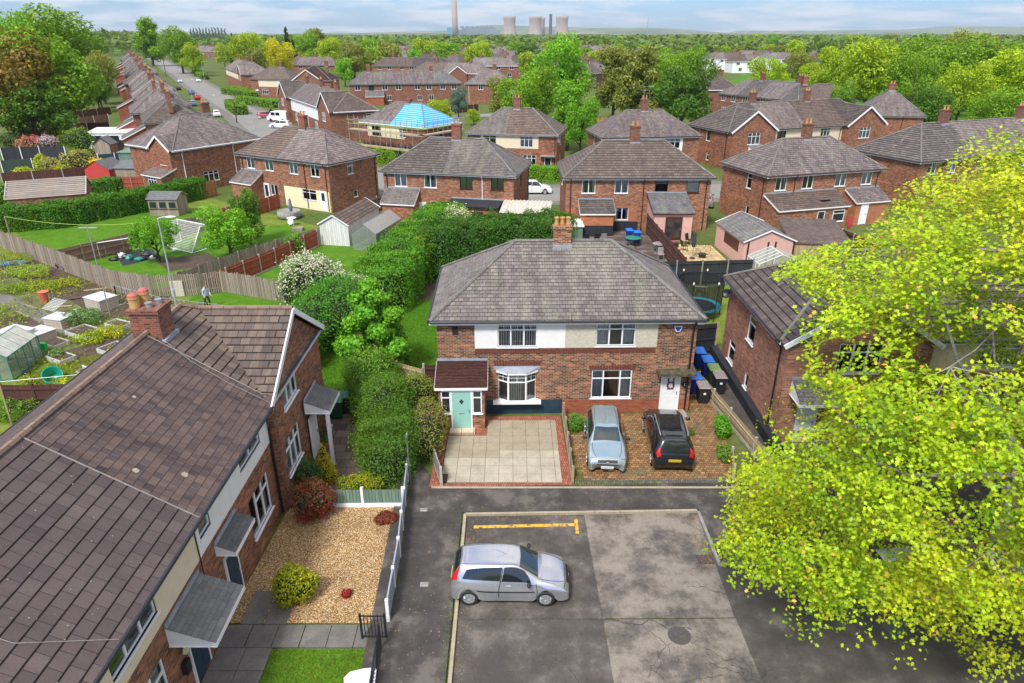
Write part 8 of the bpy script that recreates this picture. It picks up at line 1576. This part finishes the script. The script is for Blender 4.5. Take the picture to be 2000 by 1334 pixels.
for i in range(235):
    Y=rnd.choice([rnd.uniform(235,420),rnd.uniform(330,620),rnd.uniform(600,1200)]); px=rnd.uniform(-20,2020)
    if 230<px<430 and Y<650: continue
    if 430<px<1000 and Y<300: continue
    if 1360<px<1600 and 190<Y<430: continue
    h=rnd.uniform(9,15) if Y<700 else rnd.uniform(12,18)
    if 560<px<1450 and Y>500: h*=0.85
    cc=rnd.choice(['mid','bright','bright','olive','dark','fresh','mid']); zn=['at the left edge','left of the main road','above the road trees','left of the power station','below the power station chimney','below the cooling towers','right of the cooling towers','behind the white houses','above the park','at the right edge'][max(0,min(9,int(px/200)))]
    lb_='distant %s tree %s, %s'%({'mid':'green','bright':'light green','olive':'olive','dark':'dark','fresh':'fresh green'}[cc],zn,'near the horizon' if Y>900 else 'small in the far suburb' if Y>560 else 'in the far suburb' if Y>380 else 'behind the nearer terraces'); n_=used_.get(lb_,0); used_[lb_]=n_+1
    if n_: lb_+=[', second such',', third such',', fourth such',', fifth such',', sixth such'][min(n_-1,4)]
    zc=Y*_c+10*_s; o=tree((px-1000)/F*zc,Y,h,h*rnd.uniform(0.75,1.15),'round',cc,2,'broadleaf_tree',lb_,GP)
# far woodland that reads as one mass
rng=np.random.default_rng(4); P=[]
for i in range(2600):
    Y=rng.uniform(620,1500)**1.0 if i%2 else rng.uniform(1200,4500); px=rng.uniform(-60,2060); zc=Y*_c; x=(px-1000)/F*zc; h=rng.uniform(9,15)+ (5 if px<300 else 0); r=rng.uniform(7,16)+Y*0.003; q=sph(rng,26); P.append(np.stack([x+q[:,0]*r,Y+q[:,1]*r,h*0.55+q[:,2]*h*0.45],1))
stuff_leaves('far_woodland',np.concatenate(P),6.0,(0.13,0.22,0.04),label='far woodland and hedgerows below the horizon',cat='woodland',jit=0.5)
# far roofs
rnd=random.Random(77); k=0
FH=[(880,250,28,-20),(925,245,16,10),(960,300,22,0),(1000,330,14,-12),(1035,380,26,5),(1010,250,20,0),(945,205,18,-10),(985,200,15,12),(820,380,24,8),(770,420,26,-5),(870,440,24,0),(760,340,16,20),(920,520,24,0),(990,560,20,4),(840,560,22,-6),(900,330,14,15),(720,480,26,4),(1060,480,20,-8),(430,560,30,-35),(400,600,24,0),(470,640,26,0),(150,420,20,40),(1275,340,30,14),(1330,350,24,-4),(1380,360,22,2),(1420,380,20,0),(1465,345,16,8),(1520,380,20,-8),(1575,330,12,-20),(1480,420,26,0),(1240,420,24,6),(1150,430,26,0),(1390,170,14,5),(680,560,24,10),(640,620,22,-8),(1620,430,20,5)]
fm={}
for i in range(46):
    FH.append((rnd.uniform(650,1240),rnd.uniform(235,430)+(110 if i%2 else 0),rnd.choice([13,18,24]),rnd.choice([-30,-12,0,10,24,58])))
FH=[f for f in FH if not(f[0]<1000 and f[1]<325 and (f[0],f[1]) not in [(880,250),(925,245),(960,300)])]
for i in range(62):
    Y=rnd.uniform(225,820); px=rnd.uniform(640,1240) if i%3 else rnd.uniform(1090,1250)
    if Y<330 and px<1000: Y+=150
    FH.append((px,Y,rnd.choice([14,18,24,28]),rnd.choice([-30,-12,0,4,10,24,62])))
FH=[f for f in FH if not any(g is not f and abs(g[0]-f[0])*g[1]/1333<18 and abs(g[1]-f[1])<11 and FH.index(g)<FH.index(f) for g in FH)]
for (px,Y,w,rot) in FH:
    k+=1; zc=Y*_c+12*_s; x=(px-1000)/F*zc; white=px>1290 and Y>340
    st_=['leftmost','left','left middle','middle','centre','centre right','right middle','right','far right','far right'][int(px/200)]
    lb='distant %s, %s roof, %s'%('white houses' if white else 'brick houses',['purple slate','brown tile','grey slate','plum slate'][k%4],('%s%s'%(st_,', '+('near row' if Y<330 else 'second row' if Y<450 else 'third row' if Y<600 else 'far row'))))
    n_=used_.get(lb,0); used_[lb]=n_+1
    if n_: lb+=[', second one',', third one',', fourth one'][min(n_-1,2)]
    h=house('terraced_house',lb,(x-w/2,Y),rot,w,8.5,roof=[(w*0.45,['slate2','concbrown','slategrey','slate2'][k%4]),(99,['concbrown','slate2','slate2','tiledark'][k%4])],wall='whitepaint' if white else 'brickdark',front=W4([w*(j+0.5)/max(2,int(w/5)) for j in range(max(2,int(w/5)))],'n'*9,w=1.6,h=1.4)+W4([w*(j+0.5)/max(2,int(w/6)) for j in range(max(2,int(w/6)))],'n'*9,w=1.6,h=1.4,z=0.9),chim=[(w*0.3,None,1.0,0.6,1.0,1),(w*0.75,None,1.0,0.6,1.0,1)],lod=2,group='distant houses of the suburb',fascia='white',gables=[(w*0.55,w*0.55+6,0.6)] if k%4==1 else ())
# power station
def power():
    g=dict(group='cooling towers of the power station'); mt=groundm('tower_concrete',[(0.3,(0.30,0.24,0.21)),(0.7,(0.42,0.35,0.31))],0.01,0.05,0,w2=0.3)
    for i,(px,Y,col) in enumerate(((995,4300,0),(1045,4200,1),(1097,4350,0))):
        zc=Y*_c; x=(px-1000)/F*zc; s=Y/4300; b=MB(); prof=[(48,0),(44,15),(38,40),(34,65),(33,82),(35,100),(38,114),(36,114),(34,104)]
        o=b.lathe([(r*s,z*s) for r,z in prof],(0,0,0),32).build('cooling_tower',mt,None,smooth=True,loc=(x,Y,-8)); tag(o,['leftmost pale cooling tower of the power station','middle and widest looking cooling tower of the power station','rightmost cooling tower, beside the dark slim stack'][i],'cooling tower',**g)
    o=MB().lathe([(38,0),(34,65),(35,100),(38,114),(36,114)],(0,0,0),24).build('cooling_tower',mt,None,smooth=True,loc=((1053-1000)/F*4700*_c,4700,-8)); tag(o,'cooling tower half hidden behind the middle one','cooling tower',**g)
    Y=4000; x=(889-1000)/F*Y*_c; o=MB().lathe([(17,0),(15,60),(13,230),(11,230)],(0,0,0),20).build('power_station_chimney',mt,None,smooth=True,loc=(x,Y,0)); tag(o,'tall pale power station chimney rising out of the picture top','chimney')
    Y=4100; o=MB().lathe([(9,0),(8,0),(8,112),(7,112)],(0,0,0),12).build('flue_stack',simple('dark_stack',(0.08,0.09,0.11),0.8),None,loc=((1075-1000)/F*Y*_c,Y,0)); tag(o,'slim dark stack between the cooling towers','chimney')
    bm=simple('grey_cladding',(0.22,0.26,0.31),0.7,var=0.2,vs=0.01); root=thing('power_station','long grey power station hall with stepped roofs at the foot of the tall chimney','building',((925-1000)/F*4000*_c,4000,0)); b=MB()
    b.box(-140,140,0,60,0,34); b.box(-60,120,0,60,34,44); b.build('wall',bm,root)
    for i in range(7): MB().box(-70+i*26,-55+i*26,5,55,44,52).build('roof_unit',bm,root)
    MB().box(-140,-112,-8,0,0,46).build('annex',simple('teal_cladding',(0.10,0.32,0.42),0.6),root)
    Y=2500; b=MB(); x=(1264-1000)/F*Y*_c; b.tube([(0,0,0),(0,0,68)],[1.6,0.6],6); tag(b.build('radio_mast',M['grey'],None,loc=(x,Y,0)),'thin radio mast on the skyline right of the towers','mast')
power()

# ---------------- haze: a thin even air over the whole scene ----------------
hz=MB().box(-9200,9200,-70,12400,-1.5,262)
hm=bpy.data.materials.new('haze_air'); hm.use_nodes=True; ht=hm.node_tree; ht.nodes.clear(); ho=ht.nodes.new('ShaderNodeOutputMaterial'); hv=ht.nodes.new('ShaderNodeVolumePrincipled')
hv.inputs['Color'].default_value=(0.80,0.90,1.0,1); hv.inputs['Density'].default_value=0.00006; hv.inputs['Anisotropy'].default_value=0.2; ht.links.new(hv.outputs[0],ho.inputs['Volume'])
tag(hz.build('haze',hm,uv=False),kind='stuff')
